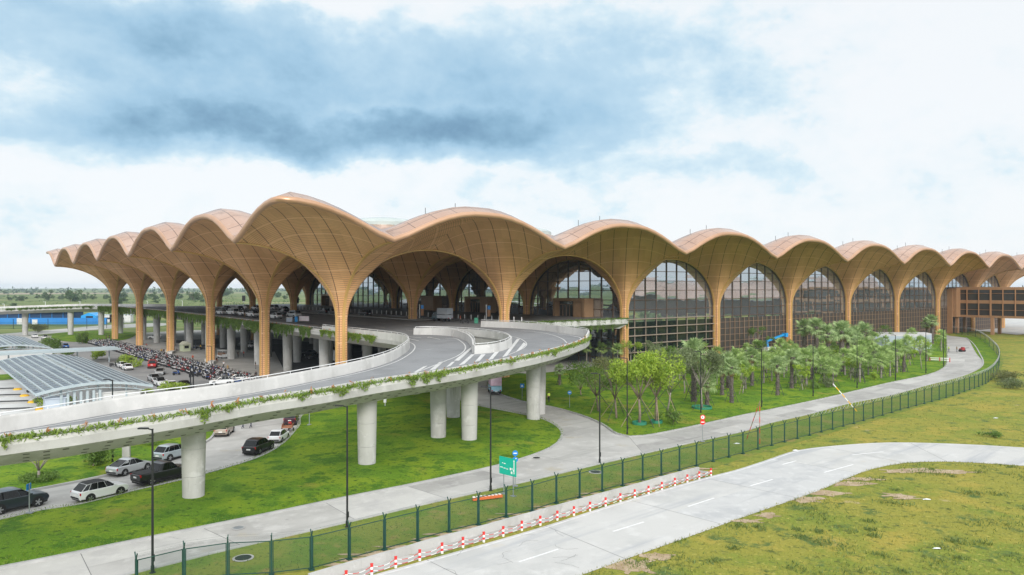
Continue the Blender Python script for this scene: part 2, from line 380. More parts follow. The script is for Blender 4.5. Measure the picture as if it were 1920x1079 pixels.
# plaza, forecourt road and parking ground on the arrivals side
lr_lo = smooth_line([(-70, 56)] + gl([(0, 978), (78, 960), (145, 950), (259, 921.5), (344, 902), (480, 862), (526, 837), (551, 812), (562, 797), (562, 786), (575, 776), (640, 764), (700, 755), (745, 744), (770, 736)]), 2)
plaza = [g(700, 700)] + [(-20, 150), (40, 165), (60, 200), (-60, 330), (-140, 322), (-160, 285), (-205, 283), (-240, 260), (-240, 120), (-150, 90), (-90, 76)]
tag(sheet('arrivals_plaza', lr_lo + plaza, .016, M['concrete'], step=10), **ST)
apron_in = [(-10, 150), (40, 160), (60, 176)] + gl([(1095, 668), (1130, 676), (1100, 692), (1000, 705), (935, 700), (915, 722), (840, 744), (770, 736)])
tag(sheet('service_yard', apron_in, .024, M['concrete'], step=10), **ST)
tag(sheet('arrivals_road', gl([(300, 640), (470, 632), (560, 640), (700, 650), (830, 668), (690, 690), (655, 705), (535, 700), (515, 660), (420, 655)]), .028, M['dark_asphalt'], step=8), **ST)
# lawns
lawn_a = isl_s[8:] + lr_lo[1:]
P_ = [p for p in isl_s if p[1] < 999]
lawnA = isl_s[:] + lr_lo
o = tag(sheet('ramp_lawn', lawnA, .15, M['lawn'], step=1.6, mound=.5), **ST)
lawnB = far_s[:-2] + gl([(935, 698), (1000, 703), (1100, 691), (1180, 668), (1300, 664), (1480, 655), (1640, 646), (1735, 634), (1768, 629)])[::1]
tag(sheet('palm_lawn', lawnB, .14, M['lawn'], step=2.2, mound=.25), **ST)
lr_hi = smooth_line(gl([(-220, 985), (0, 933), (100, 914), (202, 893), (292, 868.5), (385, 831), (403, 812), (400, 795)]), 2)
lawnC = lr_hi + gl([(380, 782), (200, 800), (60, 815), (-250, 830)])
tag(sheet('car_park_lawn', lawnC, .15, M['lawn'], step=2, mound=.3), **ST)
lawnD = smooth_line(gl([(95, 634), (140, 642), (215, 640), (250, 632), (248, 624), (215, 622), (150, 622), (100, 626)]), 3)
tag(sheet('far_lawn', lawnD, .12, M['lawn'], step=4), **ST)
# verge inside and outside of the fence
v_out = gl([(240, 1110), (427, 1095), (509, 1079), (584, 1070), (655, 1055), (721, 1038), (842, 1004), (960, 974), (1100, 936), (1240, 903), (1330, 880), (1440, 846), (1560, 812), (1660, 783), (1760, 753), (1842, 727), (1874, 700), (1882, 678), (1872, 652), (1850, 634), (1820, 624), (1775, 622)])
tag(sheet('fence_verge', near_s + v_out[::-1], .03, M['verge'], step=4), **ST)
tag(sheet('near_bend_lawn', smooth_line(gl([(1815, 634), (1830, 662), (1845, 686), (1826, 699), (1800, 709), (1840, 700), (1868, 688), (1871, 670), (1858, 650), (1838, 634), (1790, 629)]), 2), .05, M['lawn'], step=4), **ST)
# service road in front
su = gl([(560, 1116), (700, 1079), (800, 1051), (988.5, 997.6), (1177, 938), (1320, 897), (1376.6, 883), (1430, 866), (1496, 845), (1571, 836), (1665.6, 830.5), (1791, 833), (1920, 840), (2080, 852), (2400, 880)])
sl = gl([(2400, 918), (2080, 888), (1920, 874.5), (1775.6, 866.6), (1697, 869), (1634, 881), (1590, 897), (1540, 919), (1389, 972.5), (1320, 997.6), (1092, 1079), (960, 1130), (760, 1230)])
su_s, sl_s = smooth_line(su, 2), smooth_line(sl, 2)
M['service_concrete'] = layered('service_concrete', (.52, .515, .495), [((.45, .45, .435), .13, .45, .64, 8, None), ((.57, .565, .545), .4, .5, .7, 7, None), ((.385, .395, .405), .42, .50, .70, 9, (.07, 1, 1, .73)), ((.50, .46, .38), .12, .60, .72, 7, None), ((.36, .365, .37), .22, .63, .76, 9, (.16, 1, 1, .73)), ((.33, .32, .30), 1.7, .70, .76, 6, None)], .8, .05, 6)
tag(sheet('service_road', su_s + sl_s + [g(560, 1230)], .035, M['service_concrete'], step=6), **ST)
tag(sheet('apron', gl([(1850, 622), (1905, 628), (2100, 618), (2600, 600), (2600, 570), (2200, 565), (1800, 578), (1750, 590), (1770, 618)]), .03, M['service_concrete'], step=20), **ST)
# worn bare soil along the road edges and in the fields
def soil(px, py, rx, ry, seed, z=.03):
    r_ = random.Random(seed); x, y = g(px, py); n_ = 26; ph = [r_.uniform(0, 6.28) for _ in range(4)]
    pl = [(x + math.cos(a) * rx * (1 + .28 * math.sin(3 * a + ph[0]) + .2 * math.sin(5 * a + ph[1]) + .12 * math.sin(9 * a + ph[2])), y + math.sin(a) * ry * (1 + .28 * math.sin(2 * a + ph[3]) + .2 * math.sin(5 * a + ph[0]) + .12 * math.sin(11 * a + ph[1]))) for a in np.linspace(0, 2 * math.pi, n_, endpoint=False)]
    tag(sheet('bare_soil', pl, z, M['soil']), **ST)
for k, (px, py, rx, ry) in enumerate(((1185, 1062, 1.5, 1.6), (1230, 1045, 1.1, .9), (1510, 938, 1.6, 1.1), (1545, 925, 1.9, .9), (1590, 908, 2.0, 1.0), (1440, 967, .9, .7), (1405, 978, 1.1, .6), (1690, 884, 2.2, .9), (1735, 883, 2.6, .8), (1790, 886, 2.2, .6), (1620, 899, 1.6, .8), (1680, 930, 1.2, .7), (1700, 935, 1.0, .5))): soil(px, py, rx, ry, k, .03 + .0013 * k)
for k in range(24):
    p_ = BPX = (640 + k * 29 + (k * 37) % 11, 0); yy_ = 1062 - (p_[0] - 640) * .268; soil(p_[0], yy_ - 2, 1.0 + (k * 7 % 5) * .3, .35, 50 + k, .046 + .0012 * k)
# kerbs
def kerb(name, line, z=.0, w=.28, h=.2):
    mb = MB(); sweep(mb, lift(line, z), [(-w / 2, -.05), (w / 2, -.05), (w / 2, h), (-w / 2, h)]); return tag(mb.build(name, M['kerb']), **ST)
kerb('road_kerb', far_s); kerb('road_kerb', isl_s); kerb('road_kerb', lr_lo[:-3]); kerb('road_kerb', lr_hi); kerb('road_kerb', near_s, h=.12)
tag(sheet('gutter_strip', gl([(560, 1118), (660, 1088), (800, 1045), (988, 991), (1177, 932), (1320, 893), (1338, 886), (1290, 880), (1161, 917), (988, 966), (809, 1020), (640, 1072), (520, 1110)]), .032, M['concrete'], step=4), **ST)
# painted lines and joints
def strips(name, polys, z, m):
    mb = MB()
    for p in polys: mb.add([(q[0], q[1], z) for q in p], [tuple(range(len(p)))])
    return tag(mb.build(name, m), **ST)
def ribbon(mb, line, w, z=None, zf=None, mi=0):
    a = offset(line, w / 2); b = offset(line, -w / 2)
    for i in range(len(line) - 1):
        pts = [a[i], b[i], b[i + 1], a[i + 1]]
        pts = [(p[0], p[1], zf(p[0], p[1]) if zf else z) for p in pts]
        mb.add(pts, [(0, 1, 2, 3)])
def dashes(mids, z, w=.16):
    mb = MB()
    for a, b in mids: ribbon(mb, [g(*a), g(*b)], w, z)
    return mb
M['road_white'] = mat('road_white', (.80, .80, .79), .5, col2=(.64, .64, .63), scale=2.5)
tag(dashes([((973, 1055), (1047, 1031)), ((1149, 998), (1207, 980)), ((1290, 951), (1339, 935)), ((1407, 912), (1449, 900)), ((1545, 887), (1600, 872)), ((1467, 872), (1493, 865)), ((1597, 854), (1656, 848)), ((780, 1117), (870, 1088))], .042, .2).build('road_marking', M['road_white']), **ST)
mb = MB(); ribbon(mb, offset(su_s, -.35)[:70], .22, .042); tag(mb.build('road_marking', M['white_paint']), **ST)
tri = [g(1547, 886), g(1577, 876), g(1580, 882), g(1547, 886)]
M['joint'] = mat('joint', (.16, .16, .155), .9)
mb = MB()
def project(line, p):                     # nearest point of a polyline
    return min(line, key=lambda q: (q[0] - p[0]) ** 2 + (q[1] - p[1]) ** 2)
for i in range(3, len(near_s) - 30, 4):
    a = near_s[i]; b = project(isl_s + far_s, a)
    if math.hypot(a[0] - b[0], a[1] - b[1]) < 12: ribbon(mb, [a, b], .05, .026)
for i in range(4, len(su_s) - 2, 5):
    a = su_s[i]; b = project(sl_s, a); ribbon(mb, [a, b], .045, .04)
tag(mb.build('road_joint', M['joint']), **ST)
# slabs cast on other days: slightly other tones
M['slab_dark'] = layered('slab_dark', (.36, .352, .33), [((.31, .30, .285), .3, .45, .65, 8, None), ((.42, .41, .39), .8, .5, .7, 7, None), ((.27, .265, .25), .6, .6, .74, 8, (.1, 1, 1, .73))], .85, .05, 6)
M['slab_light'] = layered('slab_light', (.50, .49, .46), [((.44, .43, .41), .3, .45, .65, 8, None), ((.54, .53, .50), .8, .5, .7, 7, None), ((.38, .375, .36), .6, .6, .74, 8, (.1, 1, 1, .73))], .85, .05, 6)
rs_ = random.Random(5); sd_, sli = MB(), MB()
for i in range(3, len(near_s) - 34, 4):
    A_ = near_s[i:i + 5]; B_ = [project(isl_s + far_s, a) for a in A_]
    if len(A_) < 5 or max(math.dist(a[:2], b[:2]) for a, b in zip(A_, B_)) > 12: continue
    t_ = rs_.random()
    if t_ < .3 or t_ > .72:
        lo, hi = (0, .5) if rs_.random() < .4 else ((.5, 1) if rs_.random() < .5 else (0, 1)); m_ = sd_ if t_ < .3 else sli
        for k in range(4):
            q = [(a[0] + (b[0] - a[0]) * f, a[1] + (b[1] - a[1]) * f, .0235) for a, b, f in ((A_[k], B_[k], lo), (A_[k + 1], B_[k + 1], lo), (A_[k + 1], B_[k + 1], hi), (A_[k], B_[k], hi))]; m_.add(q, [(0, 1, 2, 3)])
tag(sd_.build('road_slab', M['slab_dark']), **ST); tag(sli.build('road_slab', M['slab_light']), **ST)
M['slab_grey'] = layered('slab_grey', (.50, .50, .49), [((.43, .435, .435), .3, .45, .65, 8, None), ((.56, .56, .55), .8, .5, .7, 7, None), ((.36, .37, .375), .5, .58, .74, 9, (.08, 1, 1, .73))], .85, .05, 6)
gm_ = MB()
for i in range(4, len(su_s) - 8, 5):
    if rs_.random() < .45:
        lo, hi = rs_.choice(((0, .48), (.52, 1), (0, 1)))
        for k in range(5):
            a, a2 = su_s[i + k], su_s[i + k + 1]; b, b2 = project(sl_s, a), project(sl_s, a2)
            gm_.add([(p[0] + (w[0] - p[0]) * f, p[1] + (w[1] - p[1]) * f, .0375) for p, w, f in ((a, b, lo), (a2, b2, lo), (a2, b2, hi), (a, b, hi))], [(0, 1, 2, 3)])
tag(gm_.build('road_slab', M['slab_grey']), **ST)
ck = MB()                                   # hairline cracks
for k in range(26):
    ln_ = near_s if k % 2 else su_s; i = rs_.randrange(4, len(ln_) - 40); a = ln_[i]; b = project(isl_s + far_s if k % 2 else sl_s, a)
    f = rs_.random() * .7; p = np.array(a[:2]) * (1 - f) + np.array(b[:2]) * f; d = rs_.uniform(0, 6.28); pts_ = [tuple(p)]
    for q in range(rs_.randrange(5, 11)): d += rs_.uniform(-.6, .6); p = p + np.array([math.cos(d), math.sin(d)]) * .22; pts_.append(tuple(p))
    if math.dist(a[:2], b[:2]) < 12: ribbon(ck, pts_, .022, .0425 if k % 2 == 0 else .0275)
tag(ck.build('road_crack', M['joint']), **ST)
# ------------------------------------------------------------------ terminal
TH = math.atan2(.6363, .7714); ca, sa = math.cos(TH), math.sin(TH)
OX, OY = at(640, 129.6), 129.6
SV, SU = 36.6, 35.4                   # bay widths along the long front (v) and along the forecourt front (u)
NV, NU = 10, 6
H1, H2, DROP, R0, HB = 25.85, 30.85, 12.6, .86, 18.0
def wl(v, u, z=0.0): return (OX + v * ca - u * sa, OY + v * sa + u * ca, z)
def lw(x, y): dx, dy = x - OX, y - OY; return (dx * ca + dy * sa, -dx * sa + dy * ca)
def soff(a, b):
    r = (a ** 6 + b ** 6) ** (1 / 6); s = min(max((HB - r) / (HB - R0), 0), 1)
    return H1 - DROP * (1 - math.sqrt(max(0, 1 - s * s))) + (H2 - H1) * math.sin(math.pi / 2 * min(1, 1.08 * a / HB)) * math.sin(math.pi / 2 * min(1, 1.08 * b / HB))
def rs(t):
    q = math.sin(math.pi / 2 * min(1, 1.08 * t / HB)); e = .11; return (math.sqrt(q * q + e * e) - e) / (math.sqrt(1 + e * e) - e)
def top0(a, b):
    r = (a ** 6 + b ** 6) ** (1 / 6); s = min(max((HB - r) / (HB - R0), 0), 1)
    return H1 - DROP * .3 * (1 - math.sqrt(max(0, 1 - s * s))) + (H2 - H1) * rs(a) * rs(b)
TERM = empty('airport_terminal', (OX, OY, 0), TH, 'airport terminal with scalloped copper-brown vaulted roof on tree-shaped columns and arched glass walls', 'terminal')

def slat_mat(name, c1, c2, seam, lite):
    m, nt, b = new_mat(name); L = nt.links.new
    uv = N(nt, 'ShaderNodeUVMap'); sp = N(nt, 'ShaderNodeSeparateXYZ'); L(uv.outputs[0], sp.inputs[0])
    def mm(op, a, b_=None, c=None):
        n = nt.nodes.new('ShaderNodeMath'); n.operation = op
        for i, q in enumerate((a, b_, c)):
            if q is None: continue
            if isinstance(q, (int, float)): n.inputs[i].default_value = q
            else: L(q, n.inputs[i])
        return n.outputs[0]
    geo = N(nt, 'ShaderNodeNewGeometry')
    nz = N(nt, 'ShaderNodeTexNoise'); nz.inputs['Scale'].default_value = .25; nz.inputs['Detail'].default_value = 6; L(geo.outputs['Position'], nz.inputs['Vector'])
    pn = N(nt, 'ShaderNodeTexWhiteNoise', noise_dimensions='2D'); fl = N(nt, 'ShaderNodeVectorMath', operation='FLOOR')
    scl = N(nt, 'ShaderNodeVectorMath', operation='MULTIPLY'); scl.inputs[1].default_value = (1, 1 / 4.2, 1); L(uv.outputs[0], scl.inputs[0]); L(scl.outputs[0], fl.inputs[0]); L(fl.outputs[0], pn.inputs['Vector'])
    fac = mm('ADD', mm('MULTIPLY', nz.outputs[0], .5), mm('MULTIPLY', pn.outputs[0], .65))
    mx = N(nt, 'ShaderNodeMix', data_type='RGBA'); L(fac, mx.inputs[0]); mx.inputs[6].default_value = c4(c1); mx.inputs[7].default_value = c4(c2)
    fr = mm('FRACT', mm('MULTIPLY', sp.outputs[1], 1 / .42)); st = mm('GREATER_THAN', fr, .62)      # batten gaps
    m2 = N(nt, 'ShaderNodeMix', data_type='RGBA'); L(mm('MULTIPLY', st, .42), m2.inputs[0]); L(mx.outputs[2], m2.inputs[6]); m2.inputs[7].default_value = c4((c1[0] * .38, c1[1] * .36, c1[2] * .34))
    sv = mm('LESS_THAN', mm('ABSOLUTE', mm('SUBTRACT', mm('FRACT', sp.outputs[0]), .5)), .026)
    m3 = N(nt, 'ShaderNodeMix', data_type='RGBA'); L(sv, m3.inputs[0]); L(m2.outputs[2], m3.inputs[6]); m3.inputs[7].default_value = c4(seam)
    sh = mm('LESS_THAN', mm('FRACT', mm('MULTIPLY', sp.outputs[1], 1 / 4.6)), .028)
    m4 = N(nt, 'ShaderNodeMix', data_type='RGBA'); L(sh, m4.inputs[0]); L(m3.outputs[2], m4.inputs[6]); m4.inputs[7].default_value = c4(lite)
    L(m4.outputs[2], b.inputs['Base Color']); b.inputs['Roughness'].default_value = .5
    bp = N(nt, 'ShaderNodeBump'); bp.inputs['Strength'].default_value = .25; bp.inputs['Distance'].default_value = .08; L(mm('SUBTRACT', 1.0, st), bp.inputs['Height']); L(bp.outputs[0], b.inputs['Normal'])
    return m
M['slat'] = slat_mat('bronze_slats', (.63, .345, .165), (.80, .46, .23), (.21, .105, .055), (.82, .53, .30))
M['rib'] = mat('bronze_rib', (.64, .42, .16), .4, col2=(.54, .34, .12), scale=.5)
def roof_mat():
    m, nt, b = new_mat('copper_roof'); L = nt.links.new
    tcn = N(nt, 'ShaderNodeTexCoord'); v = tcn.outputs['Object']
    cur = mix_layers(nt, v, (.54, .345, .25), [((.64, .44, .34), .05, .42, .62, 6, None), ((.38, .24, .17), .22, .55, .72, 7, None), ((.62, .50, .44), .5, .6, .8, 5, None)])
    br = N(nt, 'ShaderNodeTexBrick'); br.offset = 0; br.inputs['Scale'].default_value = 1; br.inputs['Brick Width'].default_value = SV / 9; br.inputs['Row Height'].default_value = SU / 9; br.inputs['Mortar Size'].default_value = .07
    L(v, br.inputs['Vector'])
    mx = N(nt, 'ShaderNodeMix', data_type='RGBA'); L(br.outputs['Fac'], mx.inputs[0]); L(cur, mx.inputs[6]); mx.inputs[7].default_value = (.20, .12, .085, 1)
    L(mx.outputs[2], b.inputs['Base Color']); b.inputs['Roughness'].default_value = .27; b.inputs['Metallic'].default_value = .55
    return m
M['roof'] = roof_mat()

# one tree column: shaft and fan, per quadrant so that the creases stay sharp
col_mb = MB(); rib_mb = MB()
NR = 16
for qx, qy in ((1, 1), (-1, 1), (-1, -1), (1, -1)):
    per = [(HB, HB * k / 8) for k in range(9)] + [(HB * k / 8, HB) for k in range(7, -1, -1)]
    if qx * qy < 0: per = per[::-1]
    vs = []; uvs = []; nP = len(per)
    for k, (pa, pb) in enumerate(per):
        kk = k if qx * qy > 0 else nP - 1 - k
        u = (min(kk, 8) * HB / 8 + max(kk - 8, 0) * HB / 8) / 4.07 + (0.0)
        u = kk * HB / 8 / 4.0; u = min(u, 9 - u) + .0
        Rr = (pa ** 6 + pb ** 6) ** (1 / 6); prev = None; acc = 0
        for ring in range(-1, NR + 1):
            if ring < 0: f = R0 / Rr; z = -.2
            else: f = (R0 + (Rr - R0) * (1 - math.cos(math.pi / 2 * ring / NR))) / Rr; z = soff(pa * f, pb * f)
            p = (qx * pa * f * SV / 36, qy * pb * f * SU / 36, z)
            if prev is not None: acc += math.dist(p, prev)
            prev = p; vs.append(p); uvs.append(((pa - pb) * f / 4.0 + .5, acc))
    nr = NR + 2; fs = [(k * nr + r_, k * nr + r_ + 1, (k + 1) * nr + r_ + 1, (k + 1) * nr + r_) for k in range(nP - 1) for r_ in range(nr - 1)]
    col_mb.add(vs, fs, 0, uvs)
for dx, dy in ((1, 0), (-1, 0), (0, 1), (0, -1)):
    pts = []
    for ring in range(-1, NR + 1):
        if ring < 0: d, z = R0, -.2
        else: d = R0 + (HB - R0) * (1 - math.cos(math.pi / 2 * ring / NR)); z = soff(d, 0)
        pts.append((dx * d * SV / 36, dy * d * SU / 36, z))
    vs = []
    for i, p in enumerate(pts):
        q = pts[min(i + 1, len(pts) - 1)]; o_ = pts[max(i - 1, 0)]
        t = Vector(q) - Vector(o_); t.normalize(); side = Vector((-dy, dx, 0)); nn = t.cross(side); 
        if nn.z > 0: nn = -nn
        if nn.length < .1: nn = Vector((dx, dy, 0))
        if ring < 1 and nn.dot(Vector((dx, dy, 0))) < 0: nn = -nn
        outw = Vector((dx, dy, 0)) * max(0, 1 - abs(nn.z)) + Vector((0, 0, nn.z))
        p = Vector(p)
        for s_, h_ in ((-.26, -.05), (-.26, .16), (-.09, .16), (-.09, .07), (.09, .07), (.09, .16), (.26, .16), (.26, -.05)): vs.append(p + side * s_ + outw * h_)
    n = len(pts); m_ = 8
    rib_mb.add(vs, [(i * m_ + k, i * m_ + (k + 1) % m_, (i + 1) * m_ + (k + 1) % m_, (i + 1) * m_ + k) for i in range(n - 1) for k in range(m_)])
cme = col_mb.build('tree_column', M['slat'], smooth=35, mesh_only=True); rme = rib_mb.build('arch_rib', M['rib'], smooth=30, mesh_only=True)
for j in range(NV):
    for i in range(NU):
        if 2 < j < NV - 1 and 1 < i < NU: continue          # deep inside, nothing of it can be seen
        o = bpy.data.objects.new('tree_column', cme); COL.objects.link(o); o.parent = TERM; o.location = (j * SV, i * SU, 0)
        r = bpy.data.objects.new('arch_rib', rme); COL.objects.link(r); r.parent = o

# roof skin
n1 = 14
vv = [(-.5 + k / n1) * SV for k in range(NV * n1 + 1)]; uu = [(-.5 + k / n1) * SU for k in range(NU * n1 + 1)]
v0, v1, u0, u1 = vv[0], vv[-1], uu[0], uu[-1]
def topz(v, u):
    a = abs(((v / SV + .5) % 1) - .5) * 36; b = abs(((u / SU + .5) % 1) - .5) * 36
    if v in (v0, v1): a = 18
    if u in (u0, u1): b = 18
    d = min(v - v0, v1 - v, u - u0, u1 - u)
    return top0(min(a, 18), min(b, 18)) + .85 + 1.6 * (1 - math.exp(-d / 2.2)) * (.35 + .65 * math.exp(-(d / 15) ** 2))
vs = [(v, u, topz(v, u)) for u in uu for v in vv]; nv_ = len(vv)
fs = [(i * nv_ + k, i * nv_ + k + 1, (i + 1) * nv_ + k + 1, (i + 1) * nv_ + k) for i in range(len(uu) - 1) for k in range(nv_ - 1)]
ro = MB().add(vs, fs).build('roof', M['roof'], TERM, smooth=True)
per = [(v, u0) for v in vv[:-1]] + [(v1, u) for u in uu[:-1]] + [(v, u1) for v in vv[:0:-1]] + [(v0, u) for u in uu[:0:-1]]
nose = []
for v, u in per:
    a = abs(((v / SV + .5) % 1) - .5) * 36 if v0 < v < v1 else 18; b = abs(((u / SU + .5) % 1) - .5) * 36 if u0 < u < u1 else 18
    ox = -1 if v == v0 else (1 if v == v1 else 0); oy = -1 if u == u0 else (1 if u == u1 else 0)
    zt, zs = topz(v, u), min(soff(min(a, 18), min(b, 18)), top0(min(a, 18), min(b, 18))) - .15
    for o_, t in ((0, 1), (.26, .93), (.44, .74), (.50, .46), (.42, .2), (.22, .04), (-.15, 0)): nose.append((v + ox * o_, u + oy * o_, zs + (zt - zs) * t))
n = len(per)
nb = MB().add(nose, [(i * 7 + k, i * 7 + k + 1, ((i + 1) % n) * 7 + k + 1, ((i + 1) % n) * 7 + k) for i in range(n) for k in range(6)])
M['fascia'] = mat('copper_fascia', (.50, .29, .175), .32, .45, col2=(.60, .37, .24), scale=.15)
nb.build('roof_edge', M['fascia'], ro, smooth=True)
M['dome'] = mat('skylight_dome', (.50, .55, .52), .25, col2=(.40, .46, .44), scale=.3)
dm = MB(); dm.lathe([(8.2, -1.2), (8.2, .3), (7.4, .75), (5.5, 1.2), (3, 1.5), (.4, 1.6)], n=28); dme = dm.build('skylight', M['dome'], smooth=40, mesh_only=True)
for j in range(NV - 1):
    for i in range(NU - 1):
        o = bpy.data.objects.new('skylight', dme); COL.objects.link(o); o.parent = ro; o.location = ((j + .5) * SV, (i + .5) * SU, 31.6)
rd = MB(); rd.tube([(0, 0, -.1), (0, 0, 1.1)], .05, 5); rme_ = rd.build('lightning_rod', M['dark_steel'], mesh_only=True)
for v, u in [((j + .5) * SV + t_ * SV * .5 - 3, u0 + 6) for j in range(NV) for t_ in (-.30, .04)] + [(v0 + 6, (i + .5) * SU - 12) for i in range(NU)]:
    o = bpy.data.objects.new('lightning_rod', rme_); COL.objects.link(o); o.parent = ro; o.location = (v, u, topz(v, u))

# glass walls
def glass_mat(name, base, ior, rough, tint=(1, 1, 1), wav=.02):
    m, nt, b = new_mat(name); b.inputs['Base Color'].default_value = c4(base); b.inputs['Roughness'].default_value = rough
    b.inputs['IOR'].default_value = ior; b.inputs['Specular Tint'].default_value = c4(tint)
    geo = N(nt, 'ShaderNodeNewGeometry'); nz = N(nt, 'ShaderNodeTexNoise'); nz.inputs['Scale'].default_value = .35; nz.inputs['Detail'].default_value = 1
    nt.links.new(geo.outputs['Position'], nz.inputs['Vector']); bp = N(nt, 'ShaderNodeBump'); bp.inputs['Strength'].default_value = wav; bp.inputs['Distance'].default_value = .3
    nt.links.new(nz.outputs['Fac'], bp.inputs['Height'])
    if wav > .01:                # every pane hangs a little differently
        rot = N(nt, 'ShaderNodeMapping'); rot.inputs['Rotation'].default_value = (0, 0, -TH); rot.inputs['Location'].default_value = (-(OX * ca + OY * sa), -(-OX * sa + OY * ca), 0); nt.links.new(geo.outputs['Position'], rot.inputs[0])
        dv = N(nt, 'ShaderNodeVectorMath', operation='DIVIDE'); dv.inputs[1].default_value = (SV / 9, SU / 9, 2.35); nt.links.new(rot.outputs[0], dv.inputs[0])
        fl = N(nt, 'ShaderNodeVectorMath', operation='FLOOR'); nt.links.new(dv.outputs[0], fl.inputs[0]); wn_ = N(nt, 'ShaderNodeTexWhiteNoise', noise_dimensions='3D'); nt.links.new(fl.outputs[0], wn_.inputs['Vector'])
        sb = N(nt, 'ShaderNodeVectorMath', operation='SUBTRACT'); sb.inputs[1].default_value = (.5, .5, .5); nt.links.new(wn_.outputs['Color'], sb.inputs[0]); sl_ = N(nt, 'ShaderNodeVectorMath', operation='SCALE'); sl_.inputs['Scale'].default_value = .011; nt.links.new(sb.outputs[0], sl_.inputs[0])
        ad = N(nt, 'ShaderNodeVectorMath', operation='ADD'); nt.links.new(bp.outputs[0], ad.inputs[0]); nt.links.new(sl_.outputs[0], ad.inputs[1]); nr = N(nt, 'ShaderNodeVectorMath', operation='NORMALIZE'); nt.links.new(ad.outputs[0], nr.inputs[0]); nt.links.new(nr.outputs[0], b.inputs['Normal'])
    else: nt.links.new(bp.outputs[0], b.inputs['Normal'])
    return m
M['glass'] = glass_mat('dark_glass', (.006, .008, .010), 4.6, .012, (.93, .97, 1.0))
_gb = M['glass'].node_tree.nodes['Principled BSDF']; _gb.inputs['Metallic'].default_value = .8; _gb.inputs['Base Color'].default_value = (.50, .555, .60, 1)
M['low_glass'] = glass_mat('office_glass', (.012, .018, .017), 1.6, .03, (.85, .95, .93))
M['mullion'] = mat('bronze_mullion', (.115, .075, .05), .45, .2, col2=(.15, .095, .065), scale=.4)
M['fin'] = mat('pale_fin', (.27, .21, .165), .5, col2=(.32, .26, .21), scale=.4)
M['louvre'] = mat('louvre_mesh', (.045, .038, .034), .45, col2=(.07, .058, .05), scale=.35, detail=8)
M['bronze_bar'] = mat('bronze_bar', (.25, .17, .115), .5)
def glass_bay(axis, k, z0, inset, low, part_name, zlow=9.3):
    """one arch of glazing. axis 'v': on the long front between columns k and k+1; 'u': on the forecourt front"""
    S = SV if axis == 'v' else SU; sgn = 1
    def P(t, off, z): return (k * S + t, inset + off, z) if axis == 'v' else (2 * SV + inset + off, k * S + t, z)
    def zt(t):
        d = min(t, S - t) / S * 36; return soff(inset / (SU if axis == 'v' else SV) * 36, max(d, R0)) - .05 if d > R0 else H1 - DROP
    e = R0 * S / 36 + .02
    ts = [e + (S - 2 * e) * i / 40 for i in range(41)]
    gz0 = zlow if low in ('louvre', 'fin') else z0
    mb = MB(); mb.add([P(t, 0, gz0) for t in ts] + [P(t, 0, max(zt(t), gz0 + .1)) for t in ts], [(i, i + 1, 42 + i, 41 + i) for i in range(40)])
    root = mb.build(part_name, M['glass'], TERM)
    fr = MB(); w = -.14
    nb_ = 9; xs = [S * i / nb_ for i in range(1, nb_)]
    for x in xs:
        if e < x < S - e: fr.beam(P(x, w, gz0), P(x, w, zt(x)), .11, .22)
    zz = 25.0 - 2.35 * np.arange(0, 12)
    for z in zz:
        if z < gz0 + .3: break
        a = None
        for t in ts:
            if zt(t) > z + .05: a = t; break
        if a is not None: fr.beam(P(a, w - .03, z), P(S - a, w - .03, z), .18, .14)
    for i in range(40):
        a, b = ts[i], ts[i + 1]; fr.beam(P(a, w, zt(a) - .1), P(b, w, zt(b) - .1), .35, .3)
    fr.beam(P(e + .12, w, z0), P(e + .12, w, zt(e) - .1), .24, .3); fr.beam(P(S - e - .12, w, z0), P(S - e - .12, w, zt(e) - .1), .24, .3)
    fr.build('mullion', M['mullion'], root)
    if low == 'louvre':
        lb = MB(); lb.quad(P(e, .02, 0), P(S - e, .02, 0), P(S - e, .02, zlow), P(e, .02, zlow)); lo = lb.build('louvre_screen', M['louvre'], TERM)
        gb = MB(); m_ = 16
        for i in range(1, m_): gb.beam(P(S * i / m_, -.14, 0), P(S * i / m_, -.14, zlow), .13, .22)
        for z in np.arange(.6, zlow + .1, 1.72): gb.beam(P(e, -.18, z), P(S - e, -.18, z), .2, .14)
        gb.build('screen_grid', M['bronze_bar'], lo)
    elif low == 'fin':
        lb = MB()
        for z in np.arange(1.0, 13, 2.0): lb.beam(P(e, -.42, z), P(S - e, -.42, z), .5, .22)
        for i in range(1, 9): lb.beam(P(S * i / 9, -.2, z0), P(S * i / 9, -.2, 12), .1, .2)
        lb.build('sun_fin', M['fin'], root)
        lq = MB(); lq.quad(P(e, 0, z0), P(S - e, 0, z0), P(S - e, 0, zlow), P(e, 0, zlow)); lq.build('office_glazing', M['low_glass'], TERM)
    return root
for j in range(2, 9):
    glass_bay('v', j, 0.0, .45, 'fin' if j == 2 else 'louvre', 'glass_wall', 10.3)
DECK = 10.9
for i in range(0, 5): glass_bay('u', i, 0.0, .5, 'none', 'glass_wall')
# added unseen dark box that stops light shining through behind the walls
core = MB(); core.box(((2 * SV + 9 * SV) / 2 + 1.5, 2.5 * SU + 2, 7), (7 * SV - 4, 5 * SU - 4, 13.8)); core.build('light_block_core', M['void'], TERM)

